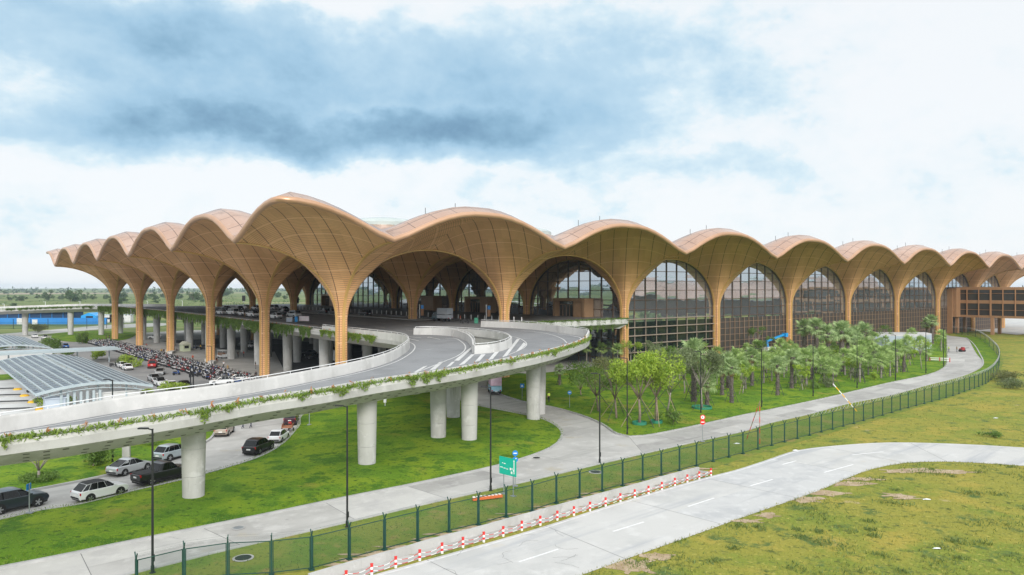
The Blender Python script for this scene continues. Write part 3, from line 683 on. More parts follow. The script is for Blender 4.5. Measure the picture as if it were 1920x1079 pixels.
# the sister wing across the apron, seen only as the mirror image in the long front
SW = empty('opposite_wing', (372, 205, 0), R(8), 'brown wave-roofed airport wing far across the apron', 'terminal wing')
mb = MB(); q = MB(); nn_ = 60
vs = []
for iy in range(nn_ + 1):
    y = -120 + 240 * iy / nn_; w = abs(math.sin(math.pi * y / 30.0))
    for ix in range(9):
        t = ix / 8; vs.append((-26 + 52 * t, y, 11 + 14 * math.sin(math.pi / 2 * t) + 2.6 * w * (1 - t)))
mb.add(vs, [(i * 9 + k, (i + 1) * 9 + k, (i + 1) * 9 + k + 1, i * 9 + k + 1) for i in range(nn_) for k in range(8)]); mb.build('roof', M['roof'], SW, smooth=True)
q.box((6, 0, 5.5), (44, 238, 11)); q.build('wall', M['mullion'], SW)
for k in range(8):
    o = bpy.data.objects.new('skylight', dme); COL.objects.link(o); o.parent = SW; o.location = (14, -105 + 30 * k, 23.6)

# entrance portals on the forecourt front
M['portal'] = mat('portal_wood', (.36, .225, .125), .5, col2=(.29, .175, .095), scale=.6)
M['door_glass'] = glass_mat('door_glass', (.06, .06, .055), 1.6, .05)
def portal(u, w=11.5, h=4.6, solid=3.6):
    v = 2 * SV + .5; z0 = DECK + .42; d = 3.2
    mb = MB(); x = v - d / 2 - .1
    mb.box((x, u - w / 2 + .4, z0 + h / 2), (d, .8, h)); mb.box((x, u + w / 2 - .4, z0 + h / 2), (d, .8, h)); mb.box((x, u, z0 + h - .35), (d, w - 1.62, .7))
    mb.box((x + .15, u - w / 2 + .8 + solid / 2, z0 + (h - .72) / 2), (d - .5, solid, h - .72))
    p = mb.build('entrance_portal', M['portal'], TERM)
    gb = MB(); lo, hi = u - w / 2 + .85 + solid, u + w / 2 - .85
    gb.box((v - 1.6, (lo + hi) / 2, z0 + h / 2 - .4), (.08, hi - lo, h - .85)); gb.build('door', M['door_glass'], p)
    fb_ = MB()
    for t in np.linspace(lo, hi, 6): fb_.box((v - 1.7, t, z0 + 1.5), (.14, .14, 3))
    fb_.box((v - 1.7, (lo + hi) / 2, z0 + 3.0), (.16, hi - lo, .2)); fb_.build('door_frame', M['bronze_bar'], p)
    return p
pp = portal(.5 * SU - 1.5)
lt = MB(); yy = .5 * SU - 1.4                     # white sign lettering over the doors, strokes too small to read
for k, strokes in enumerate((((0, 0, .62, .16), (0, .42, .62, .16), (0, .84, .62, .16), (.46, 0, .16, 1)), ((0, .0, .62, .16), (0, .42, .62, .16), (0, .84, .62, .16), (0, .42, .16, .5), (.46, 0, .16, .5)), ((.23, 0, .16, 1), (0, .84, .62, .16)), ((0, 0, .16, 1), (.46, 0, .16, 1), (.0, .84, .62, .16)))):
    for a, b, w_, h_ in strokes: lt.box((2 * SV - 1.28, yy + 1.7 - k * .95 - a - w_ / 2, DECK + 3.65 + b + h_ / 2 - .1), (.06, w_, h_))
M['sign_white'] = mat('sign_white', (.8, .85, .85), .4)
lt.build('sign_lettering', M['sign_white'], pp)
portal(1.5 * SU + 2); portal(2.4 * SU, 15, 4.6, 7); portal(4.3 * SU, 13, 4.6, 5.5)

# glazed link bridge at the far end
def Lb(x, y): return lw(x, y)
bv, bu = 271.4, -2.0
BR = empty('link_bridge', wl(bv, bu), TH, 'brown glazed two-storey passenger bridge on square pillars crossing the apron', 'bridge')
zb0, zb1 = 6.6, 18.7; Lg = 70.0; Wd = 9.0      # runs along -u; v is its width
mb = MB(); 
for z0, z1 in ((zb0, zb0 + .9), (zb0 + 5.6, zb0 + 6.9), (zb1 - 1.1, zb1)): mb.box((Wd / 2, -Lg / 2 + 1, (z0 + z1) / 2), (Wd, Lg, z1 - z0))
mb.box((-2.0, .6, (zb0 + zb1) / 2 - .15), (4.2, 3.0, zb1 - zb0 - .5)); mb.box((-4.4, 1.4, 9), (.5, 2, 18))
mb.build('bridge_body', mat('bridge_brown', (.30, .165, .085), .5, col2=(.36, .20, .105), scale=.4), BR)
gb = MB(); M['bridge_glass'] = glass_mat('bridge_glass', (.045, .04, .035), 1.6, .08)
for z0, z1 in ((zb0 + .9, zb0 + 5.6), (zb0 + 6.9, zb1 - 1.1)): gb.box((Wd / 2, -Lg / 2 + 1, (z0 + z1) / 2), (Wd - .5, Lg - .5, z1 - z0))
gb.build('glazing', M['bridge_glass'], BR)
fb_ = MB()
for k in range(17):
    fb_.box((.0, 1 - k * 4.2 - .1, (zb0 + zb1) / 2), (.35, .55 if k % 3 == 0 else .3, zb1 - zb0 - 1.2))
for z in (zb0 + 3.1, zb0 + 9.6): fb_.box((.05, -Lg / 2 + 1, z), (.2, Lg - .5, .12))
fb_.build('bridge_frame', mat('bridge_frame', (.38, .20, .10), .5), BR)
pb = M['bridge_frame_'] = mat('bridge_pillar', (.36, .20, .11), .55)
for k in range(5):
    for vx in (.5, Wd - .6):
        q = MB(); q.box((vx, .4 - k * 12.6, zb0 / 2), (1.1, 1.1, zb0)); q.build('pillar', pb, BR)
# ------------------------------------------------------------------ elevated forecourt and ramps
def deck_z(x, y):
    z = float(np.interp(.6 * x + .8 * y, [-20, 19, 32, 50, 57, 69, 79, 89, 103, 113, 120], [6.5, 7.9, 8.4, 9.05, 9.25, 9.7, 9.95, 10.25, 10.6, 10.85, DECK]))
    v, u = lw(x, y)
    if u > 150: z = DECK - .032 * max(0.0, -v - 4)
    return z
def dk(px, py, dz=0.0):
    z = 10.0
    for _ in range(40):
        x, y = g(px, py, z + dz); z = .6 * z + .4 * deck_z(x, y)
    return (x, y)
outer_px = [(0, 838), (125, 822), (250, 803), (362, 785), (500, 760), (600, 745), (700, 727), (800, 712), (875, 700), (940, 687), (990, 677), (1040, 665), (1077, 654), (1100, 644)]
outer = [(-74, 10), (-48, 36.5)] + [dk(*p) for p in outer_px] + [(12.4, 119.4), (11.6, 123.5), (9.6, 128), (5.6, 136.5), (.6, 143), (-6, 147.5)]
outer = smooth_line(outer, 1.2)
inner_px = [(0, 781), (125, 762), (240, 744), (400, 724), (500, 709), (600, 691), (675, 676), (725, 662), (755, 647), (764, 636), (757, 630), (737, 626)]
inner = [(-84, 19), (-54, 43.5)] + [dk(a, b, 1.15) for a, b in inner_px] + [wl(2, 6)[:2], wl(2, 12)[:2]]
inner = smooth_line(inner, 1.2)
left_edge = [wl(2, u)[:2] for u in np.arange(14, 186, 3.0)]
far_in = smooth_line([wl(*p)[:2] for p in ((2, 188), (0, 199), (-8, 210), (-20, 217), (-40, 221), (-75, 222), (-130, 221))], 2)
far_out = smooth_line([wl(*p)[:2] for p in ((-130, 231), (-75, 232), (-40, 231.5), (-18, 229), (-2, 223), (10, 214), (18, 205), (24, 200))], 2)
back = [wl(*p)[:2] for p in ((74, 199), (74, 150), (74, 100), (74, 60), (74, 30), (74, 4), (71.6, 1.9), (70.6, -3.6))] + [wl(v, -4)[:2] for v in np.arange(68, 34, -3.0)] + [wl(31, -2.5)[:2]]
OUT = inner + left_edge + far_in + far_out + back + outer[::-1]
isl_px = [(779, 131, 0)]
island = [(-17.1, 131), (-14, 130.2), (-10.2, 126.8), (-7.4, 119), (-5.8, 109.6), (-5.1, 100.5), (-4.9, 98.9), (-3.2, 99.9), (-1.5, 102.8), (-.4, 107.5), (-.35, 111.7), (-1.1, 116.2), (-3, 120.8), (-6.4, 125.8), (-11.3, 130.2), (-14.5, 131.6)]
island = smooth_line(island, 1.2, closed=True)
VIA = empty('elevated_road', wl(0, 0, DECK), 0, 'white concrete elevated drop-off road with two curving ramps on round pillars', 'viaduct')
def unparent(o): o.parent = VIA; o.matrix_parent_inverse = Matrix.Translation(VIA.location).inverted(); return o
VIAi = Matrix.Translation(VIA.location).inverted()
def vpart(mb, name, m, smooth=False):
    o = mb.build(name, m, VIA, smooth); o.matrix_parent_inverse = VIAi; return o
P, T = fill(OUT, [island], 3.0); Z = np.array([deck_z(*p) for p in P])
o = mesh_np('deck', np.column_stack([P, Z]), T, M['asphalt'], VIA); o.matrix_parent_inverse = VIAi
# underside: fascia, sloping haunch, flat soffit
n2 = normals2(OUT, True); A = np.array(OUT)
area = np.sum(A[:, 0] * np.roll(A[:, 1], -1) - np.roll(A[:, 0], -1) * A[:, 1]); inw = n2 if area > 0 else -n2
def ring(d, dz): return [(p[0] + q[0] * d, p[1] + q[1] * d, deck_z(p[0], p[1]) + dz) for p, q in zip(OUT, inw)]
r0, r1, r2 = ring(0, 0), ring(.03, -.62), ring(2.1, -1.75)
mb = MB(); n = len(OUT)
for a, b in ((r0, r1), (r1, r2)):
    mb.add(a + b, [(i, (i + 1) % n, n + (i + 1) % n, n + i) for i in range(n)])
def haunch_mat():
    m, nt, b = new_mat('haunch_concrete'); geo = N(nt, 'ShaderNodeNewGeometry')
    cur = mix_layers(nt, geo.outputs['Position'], (.44, .44, .42), [((.36, .355, .335), .3, .45, .68, 8, (1, 1, .5)), ((.52, .515, .50), .8, .55, .75, 6, None), ((.27, .265, .25), .5, .64, .78, 8, (1, 1, .2))])
    nt.links.new(cur, b.inputs['Base Color']); b.inputs['Roughness'].default_value = .8; return m
M['haunch'] = haunch_mat()
vpart(mb, 'girder', M['haunch'])
mb = MB(); rr2 = [p[:2] for p in r2]
P2, T2 = fill(rr2, [offset(island, 0.0)], 6.0)
o = mesh_np('soffit', np.column_stack([P2, [deck_z(*p) - 1.75 for p in P2]]), T2[:, ::-1], M['haunch'], VIA); o.matrix_parent_inverse = VIAi
mb = MB(); isl3 = [(p[0], p[1], deck_z(*p)) for p in island]; sweep(mb, isl3, [(0, 0), (0, -1.8)], closed=True, ring=False); vpart(mb, 'void_wall', M['haunch'])
# drain slots of the haunch
mb = MB(); cnt = 0
od = np.cumsum([0] + [math.dist(outer[i], outer[i + 1]) for i in range(len(outer) - 1)])
nO = normals2(outer); sg = 1 if (nO[20] @ np.array([-.7, .7])) > 0 else -1
for row, (f0, f1) in enumerate(((.16, .24), (.48, .56), (.78, .86))):
    for s in np.arange(4 + row * .4, od[-1] - 30, 1.75):
        i = min(np.searchsorted(od, s), len(outer) - 2); p = outer[i]; q = nO[i] * sg; t = np.array([-q[1], q[0]])
        z0 = deck_z(*p)
        for f, h in ((f0, f1),):
            pts = []
            for ff, tt in ((f, -.2), (f, .2), (h, .2), (h, -.2)):
                d = .03 + 2.07 * ff - .01; zz = z0 - .62 - 1.13 * ff - .015
                pts.append((p[0] + q[0] * d + t[0] * tt, p[1] + q[1] * d + t[1] * tt, zz))
            mb.add(pts, [(0, 1, 2, 3)])
M['slot'] = mat('drain_slot', (.10, .10, .09), .9)
vpart(mb, 'drain_slot', M['slot'])

# parapets
mb = MB()
inner3 = [(p[0], p[1], deck_z(*p)) for p in inner]; outer3 = [(p[0], p[1], deck_z(*p)) for p in outer]
wall_prof = lambda s, h=1.15: [(s * .02, -.3), (s * .02, h), (s * .26, h), (s * .30, h - .15), (s * .36, .0), (s * .36, -.3)]
si = -1 if area > 0 else 1     # sideways sign pointing onto the deck for the inner edge
qn = normals2(inner)[20]; si = 1 if qn @ np.array([.7, -.7]) > 0 else -1
sweep(mb, inner3, wall_prof(si, 1.2))
kout = next(i for i, p in enumerate(outer) if p[1] > 112)
# outer edge: low wall with a planter ledge outside of it; plain wall round the last bend
sweep(mb, outer3[:kout], [(sg * .02, -.3), (sg * .02, .32), (sg * .42, .32), (sg * .42, .75), (sg * .66, .75), (sg * .72, .0), (sg * .72, -.3)])
sweep(mb, outer3[kout - 1:], [(sg * .04, -.35), (sg * .04, 1.2), (sg * .3, 1.2), (sg * .38, 0), (sg * .38, -.35)])
left3 = [(p[0], p[1], deck_z(*p)) for p in [inner[-1]] + left_edge + far_in]
sweep(mb, left3, [(si * .02, -.5), (si * .02, .2), (si * .45, .2), (si * .45, .45), (si * .7, .45), (si * .7, -.2)])
far3 = [(p[0], p[1], deck_z(*p)) for p in far_out]
sweep(mb, far3, wall_prof(si, 1.0))
pz = [wl(v, u, DECK) for v, u in ((31, -2.5), (34, -4), (45, -4), (58, -4), (68, -4), (70.6, -3.6))]
sq = 1
sweep(mb, pz, [(.0, -.5), (.0, .5), (.8, .5), (.8, -.3)])
sweep(mb, [(p[0], p[1], deck_z(*p)) for p in island], [(0, -.3), (0, 1.15), (.26, 1.15), (.32, 0), (.32, -.3)] if np.sum(np.array(island)[:, 0] * np.roll(np.array(island)[:, 1], -1) - np.roll(np.array(island)[:, 0], -1) * np.array(island)[:, 1]) < 0 else [(0, -.3), (0, 1.15), (-.26, 1.15), (-.32, 0), (-.32, -.3)], closed=True)
vpart(mb, 'parapet', M['rampwhite'])
# handrails
hb = MB()
def rail(line, h, off):
    q = offset(line, off); hb.tube([(p[0], p[1], p[2] + h) for p in q], .045, 6)
    for i in range(0, len(q), 2): hb.beam((q[i][0], q[i][1], q[i][2] + h - .24), (q[i][0], q[i][1], q[i][2] + h), .05)
rail(inner3, 1.42, si * .14); rail(outer3[kout:], 1.42, sg * .17); rail([(p[0], p[1], deck_z(*p)) for p in island] + [(island[0][0], island[0][1], deck_z(*island[0]))], 1.36, .1)
rail(left3[:60], .75, si * .57)
vpart(hb, 'handrail', M['white_metal'])
# lane paint
mb = MB(); zf = lambda x, y: deck_z(x, y) + .02
def dkl(pts): return [dk(*p) for p in pts]
def z7(pts): return [(740 + a / 4, 560 + b / 4) for a, b in pts]
ribbon(mb, offset(outer, sg * 1.35)[:kout + 14], .2, zf=zf); ribbon(mb, offset(inner, si * 1.1)[:-8], .18, zf=zf)
for q in ([(445, 468), (482, 468), (592, 365), (573, 365)], [(480, 503), (520, 495), (600, 420), (575, 420)], [(600, 477), (637, 470), (682, 420), (650, 420)], [(700, 463), (737, 455), (790, 391), (760, 391)], [(808, 440), (842, 432), (940, 304), (918, 303)], [(912, 398), (945, 385), (990, 345), (968, 330)], [(260, 540), (305, 532), (368, 474), (335, 478)], [(140, 556), (185, 547), (248, 505), (215, 512)], [(385, 516), (420, 506), (452, 474), (428, 478)]):
    p = [dk(*w) for w in z7(q)]; mb.add([(a, b, zf(a, b)) for a, b in p], [(0, 1, 2, 3)])
for ln, w in (([(380, 300), (440, 300), (500, 325), (530, 360), (520, 395), (470, 432), (380, 470), (280, 510), (190, 545), (120, 570)], .18), ([(862, 285), (910, 292), (960, 312), (990, 342), (970, 370), (900, 405), (810, 440)], .16), ([(790, 236), (880, 240), (1000, 246), (1100, 257), (1190, 277), (1260, 305), (1292, 335)], .16)):
    ribbon(mb, smooth_line([dk(*w_) for w_ in z7(ln)], 1.0), w, zf=zf)
for a, b in (((105, 303), (180, 318)), ((265, 293), (340, 307)), ((90, 285), (200, 297))):
    p, q = [dk(*w) for w in z7([a, b])]; ribbon(mb, [p, q], .22, zf=zf)
    d = np.array(p) - np.array(q); d /= np.linalg.norm(d); t = np.array([-d[1], d[0]]); p = np.array(p)
    tr = [p + d * .9, p + t * .55, p - t * .55]; mb.add([(x, y, zf(x, y)) for x, y in tr], [(0, 1, 2)])
for v, w in ((8.0, .35), (15.0, .22), (22, .22), (29, .22)):
    ln = [wl(v, u)[:2] for u in np.arange(-1, 190, 4)]
    if v == 8.0: ribbon(mb, ln, w, zf=zf)
    else:
        for i in range(0, len(ln) - 1, 3): ribbon(mb, ln[i:i + 2], w, zf=zf)
vpart(mb, 'lane_marking', M['white_paint'])
# darker running surface, pale strip and raised pavement on the forecourt
zf2 = lambda x, y: deck_z(x, y) + .008
mb = MB()
for u in np.arange(2, 195, 8): 
    p = [wl(v_, u_) for v_, u_ in ((11, u), (38, u), (38, u + 8), (11, u + 8))]; mb.add([(a[0], a[1], zf2(a[0], a[1])) for a in p], [(0, 1, 2, 3)])
vpart(mb, 'forecourt_surface', M['dark_asphalt'])
mb = MB(); mb.prism([wl(*p)[:2] for p in ((42, -3), (42, 196), (73.9, 196), (73.9, 1.5), (70, -3))], DECK - .1, DECK + .4)
mb2 = mb
M['dark_paving'] = layered('dark_paving', (.20, .195, .19), [((.155, .15, .147), .2, .45, .65, 7, None), ((.26, .255, .25), .6, .55, .72, 6, None)], .5)
vpart(mb, 'pavement', M['dark_paving'])
mb = MB(); mb.prism([wl(*p)[:2] for p in ((34.6, 30), (34.6, 190), (38.6, 190), (38.6, 30))], DECK - .1, DECK + .16); vpart(mb, 'median', M['kerb'])

# pillars
M['pillar'] = layered('pillar_concrete', (.47, .465, .445), [((.39, .385, .365), .35, .45, .64, 8, (1, 1, .3)), ((.53, .525, .51), .9, .52, .68, 6, None), ((.30, .29, .27), 1.6, .60, .76, 8, (1, 1, .10)), ((.34, .33, .31), 2.4, .64, .74, 6, None)], .85, .05, 5)
def pillar(x, y, r=.9, rt=None):
    zt = deck_z(x, y) - 1.7; rt = rt or r * 1.16; b = MB()
    prof = [(r, -.1), (r, 0)]; k = 0
    while prof[-1][1] + 2.4 < zt:
        z = prof[-1][1] + 2.4; rr_ = r + (rt - r) * z / zt; prof += [(rr_, z - .03), (rr_ - .05, z - .02), (rr_, z)]
    prof += [(rt, zt)]
    b.lathe(prof, n=24); o = b.build('pillar', M['pillar'], VIA, smooth=40); o.matrix_parent_inverse = VIAi; o.location = (x, y, 0)
for px, py in ((363, 942), (688, 879), (880, 833), (822, 829), (850, 790), (1000, 790), (1011, 776), (778, 743)):
    pillar(*g(px, py), .90)
pillar(-42.5, 47); pillar(-52, 40)
for u in (22, 40.5, 58, 77, 95, 113, 131, 150, 168): 
    for v in (7.2, 17, 31, 46, 60): pillar(*wl(v, u)[:2], .95)
for v, u in ((1, 206), (9, 212), (-8, 215), (-22, 224), (-40, 227), (-62, 227)): pillar(*wl(v, u)[:2], .95)
# ------------------------------------------------------------------ vegetation
def leaf_mat(name, c1, c2, rough=.55, trans=.25):
    m, nt, b = new_mat(name); L = nt.links.new
    geo = N(nt, 'ShaderNodeNewGeometry'); mx = N(nt, 'ShaderNodeMix', data_type='RGBA')
    nz = N(nt, 'ShaderNodeTexNoise'); nz.inputs['Scale'].default_value = .8; nz.inputs['Detail'].default_value = 2; L(geo.outputs['Position'], nz.inputs['Vector'])
    ad = nt.nodes.new('ShaderNodeMath'); ad.operation = 'MULTIPLY_ADD'; L(geo.outputs['Random Per Island'], ad.inputs[0]); ad.inputs[1].default_value = .75
    s2 = nt.nodes.new('ShaderNodeMath'); s2.operation = 'MULTIPLY_ADD'; L(nz.outputs[0], s2.inputs[0]); s2.inputs[1].default_value = .9; s2.inputs[2].default_value = -.3; L(s2.outputs[0], ad.inputs[2])
    L(ad.outputs[0], mx.inputs[0]); mx.inputs[6].default_value = c4(c1); mx.inputs[7].default_value = c4(c2)
    L(mx.outputs[2], b.inputs['Base Color']); b.inputs['Roughness'].default_value = rough; b.inputs['Specular IOR Level'].default_value = .3
    tr = N(nt, 'ShaderNodeBsdfTranslucent'); L(mx.outputs[2], tr.inputs[0]); ms = N(nt, 'ShaderNodeMixShader'); ms.inputs[0].default_value = trans
    L(b.outputs[0], ms.inputs[1]); L(tr.outputs[0], ms.inputs[2]); L(ms.outputs[0], nt.nodes['Material Output'].inputs[0]); return m
LM = dict(palm=leaf_mat('palm_leaf', (.14, .235, .075), (.43, .54, .25)), palm_pale=leaf_mat('pale_palm_leaf', (.17, .29, .07), (.46, .58, .22)),
          green=leaf_mat('green_leaf', (.065, .13, .025), (.19, .30, .06)), bright=leaf_mat('bright_leaf', (.15, .26, .025), (.42, .54, .07)),
          grey=leaf_mat('grey_green_leaf', (.09, .13, .05), (.21, .25, .12)), olive=leaf_mat('olive_leaf', (.10, .12, .04), (.20, .21, .08)),
          far=leaf_mat('far_leaf', (.045, .085, .035), (.10, .16, .06)), line=leaf_mat('treeline_leaf', (.045, .075, .05), (.085, .125, .08)),
          creeper=leaf_mat('creeper_leaf', (.09, .17, .025), (.26, .36, .06)), creeper_dark=leaf_mat('hanging_leaf', (.06, .125, .03), (.22, .32, .08)), red=leaf_mat('russet_leaf', (.42, .15, .05), (.55, .28, .10)),
          dead=leaf_mat('dry_frond', (.26, .17, .08), (.38, .27, .14)), grassd=leaf_mat('dry_grass_blade', (.17, .19, .035), (.36, .34, .075)), weed=leaf_mat('weed_leaf', (.09, .14, .035), (.19, .25, .07)),
          grassg=leaf_mat('lawn_blade', (.06, .13, .012), (.19, .27, .025)))
M['bark'] = mat('bark', (.16, .12, .09), .9, col2=(.27, .22, .17), scale=3, bump=.5)
M['pale_bark'] = mat('pale_bark', (.33, .30, .26), .9, col2=(.22, .19, .16), scale=4, bump=.4)
M['palm_bark'] = mat('palm_bark', (.075, .062, .053), .95, col2=(.22, .185, .16), scale=5, bump=.8)
M['stake'] = mat('timber_stake', (.34, .27, .17), .8, col2=(.22, .16, .10), scale=2)
M['frame_steel'] = mat('support_steel', (.05, .05, .045), .6)
M['guard'] = mat('green_guard', (.03, .22, .13), .6)

def leaves(C, size, elong=1.5, up=.3):
    """random diamond leaves at centres C -> verts, quads"""
    C = np.asarray(C, float); n = len(C); sz = np.asarray(size) * np.ones(n)
    d = rng.normal(size=(n, 3)); d[:, 2] -= up; d /= np.linalg.norm(d, axis=1)[:, None]
    e = rng.normal(size=(n, 3)); e -= (e * d).sum(1)[:, None] * d; e /= np.linalg.norm(e, axis=1)[:, None]
    a = d * (sz * elong)[:, None]; b = e * (sz * .55)[:, None]
    V = np.stack([C - a * .5, C + b * .5 - a * .05, C + a * .5, C - b * .5 - a * .05], 1).reshape(-1, 3)
    return V, np.arange(n * 4).reshape(-1, 4)
def blob(center, rad, n, shell=.55):
    d = rng.normal(size=(n, 3)); d /= np.linalg.norm(d, axis=1)[:, None]; r = shell + (1 - shell) * rng.random(n) ** .6
    return np.asarray(center) + d * (np.asarray(rad) * r[:, None])
def tree_parts(seed, h, cr, tr=.14, first=.35, nblob=14, per=130, leaf=.2, lean=0, bare=0.0, flat=.8, forks=6):
    """trunk mesh (MB) and crown leaf centres for a broad-leaved tree"""
    rnd = random.Random(seed); mb = MB(); base = Vector((0, 0, -.1)); fork = Vector((rnd.uniform(-.1, .1) * h * .5 + lean, rnd.uniform(-.1, .1) * h * .5, h * first))
    mb.tube([base, base.lerp(fork, .5) + Vector((rnd.uniform(-.1, .1), rnd.uniform(-.1, .1), 0)), fork], [tr * 1.25, tr, tr * .85], 8)
    tips = []
    for k in range(forks):
        a = 2 * math.pi * (k + rnd.random() * .7) / forks; rr = cr * rnd.uniform(.3, .62); top = fork + Vector((math.cos(a) * rr, math.sin(a) * rr, (h - h * first) * rnd.uniform(.25, .72)))
        mid = fork.lerp(top, .5) + Vector((rnd.uniform(-.2, .2), rnd.uniform(-.2, .2), rnd.uniform(0, .4)))
        mb.tube([fork, mid, top], [tr * .6, tr * .4, tr * .22], 6); 
        for q in range(3):
            a2 = a + rnd.uniform(-1.1, 1.1); t2 = top + Vector((math.cos(a2) * cr * rnd.uniform(.15, .45), math.sin(a2) * cr * rnd.uniform(.15, .45), h * rnd.uniform(.0, .22)))
            if t2.z > h: t2.z = h * .97
            mb.tube([mid.lerp(top, .6 + .2 * q), t2], [tr * .2, tr * .08], 5); tips.append(t2)
    cs = []
    pts = [tips[rnd.randrange(len(tips))] for _ in range(nblob)]
    for p in pts:
        r = cr * rnd.uniform(.24, .46); cs.append(blob((p.x + rnd.uniform(-.3, .3), p.y + rnd.uniform(-.3, .3), min(p.z, h - r * .6)), (r, r, r * flat), int(per * rnd.uniform(.5, 1.2) * (1 - bare)), .3))
    return mb, np.vstack(cs)
def tree(name, loc, seed, label, group=None, lm='green', bark='bark', stakes=0, guard=0, cat='tree', leaf=.2, rz=0, bush=False, **kw):
    mb, C = tree_parts(seed, leaf=leaf, **kw)
    if bush:
        h_, c_ = kw['h'], kw['cr']; n_ = int(260 * c_ * max(h_, 1) / leaf * .2); cl_ = rng.normal(0, 1, (9, 3)) * [c_ * .42, c_ * .42, h_ * .16] + [0, 0, h_ * .48]
        C = np.vstack([blob(q_, (c_ * .42, c_ * .42, h_ * .30), n_ // 9 + 5, .3) for q_ in cl_]); C = C[C[:, 2] > .02]
    t = empty(name, loc, rz, label, cat, group)
    mb.build('trunk', M[bark], t, smooth=True); V, Q = leaves(C, leaf * (0.6 + .8 * rng.random(len(C)))); mesh_np('crown', V, Q, LM[lm], t)
    h = kw['h']
    for k in range(stakes):
        a = 2 * math.pi * k / stakes + .5 + seed; q = MB(); rr = h * .30; q.tube([(math.cos(a) * rr, math.sin(a) * rr, -.1), (math.cos(a) * .12, math.sin(a) * .12, h * .36)], .045, 5); q.build('support_pole', M['stake' if k % 2 else 'frame_steel'], t)
    if guard:
        q = MB(); q.lathe([(guard, 0), (guard, .42), (guard - .08, .42), (guard - .08, 0)], n=18, cap=False)
        for z in (.12, .3): q.lathe([(guard + .02, z), (guard + .05, z + .04), (guard + .02, z + .08)], n=18, cap=False)
        q.build('tree_guard', M['guard'], t)
    return t
# fan palms: three builds, copied
def fan_leaf(V, Q, M_, R_, mi, droop):
    """one fan leaf: stalk and a wheel of pleated segments; M_ 4x4 placing it (x outwards)"""
    st = R_ * 1.05; n = len(V); w = .03
    pts = [(0, -w, 0), (0, w, 0), (st, w, 0), (st, -w, 0)]
    segs = 13
    for k in range(segs):
        a = -2.0 + 4.0 * k / (segs - 1); da = .13; L_ = R_ * (1 - .10 * abs(a)); c, s = math.cos(a), math.sin(a)
        zt = -droop * L_ * (.7 + .3 * abs(a) / 2)
        pts += [(st, 0, 0), (st + math.cos(a - da) * L_ * .62, math.sin(a - da) * L_ * .62, .02 - .12 * droop * L_), (st + c * L_, s * L_, zt), (st + math.cos(a + da) * L_ * .62, math.sin(a + da) * L_ * .62, -.03 - .12 * droop * L_)]
    for p in pts: V.append(tuple(M_ @ Vector(p)))
    for k in range(0, len(pts), 4): Q.append((n + k, n + k + 1, n + k + 2, n + k + 3)); mi.append(0)
def palm_meshes(seed, trunk_h, tr, Rl, nl, lm, bark, rough_trunk):
    rnd = random.Random(seed); tb = MB(); n = 9; pr = []
    zz = np.arange(0, trunk_h + .01, .22 if rough_trunk else .5)
    for i, z in enumerate(zz):
        r = tr * (1.25 - .35 * z / trunk_h); 
        if rough_trunk: r *= rnd.uniform(.82, 1.22)
        pr.append((max(r, .05), z - (.1 if i == 0 else 0)))
    tb.lathe(pr, n=n)
    if rough_trunk:                     # old leaf bases
        for k in range(int(trunk_h * 16)):
            z = rnd.uniform(.3, trunk_h); a = rnd.uniform(0, 6.28); r = tr * (1.2 - .35 * z / trunk_h); c, s = math.cos(a), math.sin(a)
            tb.beam((c * r * .8, s * r * .8, z - .1), (c * r * 1.5, s * r * 1.5, z + .16), .09, .05)
    tme = tb.build('trunk', M[bark], smooth=True, mesh_only=True)
    V, Q, mi = [], [], []
    for k in range(nl):
        az_ = k * 2.399 + rnd.uniform(-.2, .2); t = (k + .5) / nl; el_ = R(82 - 118 * t ** 1.1 + rnd.uniform(-8, 8)); s_ = Rl * rnd.uniform(.8, 1.1)
        Mx = Matrix.Translation((0, 0, trunk_h - .05 - .25 * t)) @ Matrix.Rotation(az_, 4, 'Z') @ Matrix.Rotation(-el_, 4, 'Y') @ Matrix.Rotation(rnd.uniform(-.5, .5), 4, 'X')
        fan_leaf(V, Q, Mx, s_, mi, .25 + .5 * t)
    me = bpy.data.meshes.new('crown'); me.from_pydata(V, [], Q); me.materials.append(LM[lm]); me.update()
    V, Q, mi = [], [], []
    for k in range(7):
        az_ = rnd.uniform(0, 6.28); Mx = Matrix.Translation((0, 0, trunk_h - .3)) @ Matrix.Rotation(az_, 4, 'Z') @ Matrix.Rotation(R(rnd.uniform(55, 80)), 4, 'Y'); fan_leaf(V, Q, Mx, Rl * .75, mi, .5)
    md = bpy.data.meshes.new('dry_fronds'); md.from_pydata(V, [], Q); md.materials.append(LM['dead']); md.update()
    fb_ = MB(); hh = min(trunk_h * .55, 2.2)
    for sx, sy in ((1, 1), (1, -1), (-1, 1), (-1, -1)): fb_.beam((sx * .75, sy * .75, -.05), (sx * .2, sy * .2, hh), .05)
    for z, e in ((hh, .22), (hh * .5, .47)):
        for a, b in (((e, e), (e, -e)), ((e, -e), (-e, -e)), ((-e, -e), (-e, e)), ((-e, e), (e, e))): fb_.beam((*a, z), (*b, z), .05)
    fme = fb_.build('support_frame', M['frame_steel'], mesh_only=True)
    return tme, me, md, fme
PALM = {'dark': [palm_meshes(s, h, .24, .90, 30, 'palm', 'palm_bark', True) for s, h in ((1, 4.6), (2, 5.6), (3, 3.8), (4, 5.1))],
        'pale': [palm_meshes(s, h, .13, .9, 24, 'palm_pale', 'pale_bark', False) for s, h in ((5, 3.4), (6, 4.2), (7, 2.8), (8, 3.8))]}
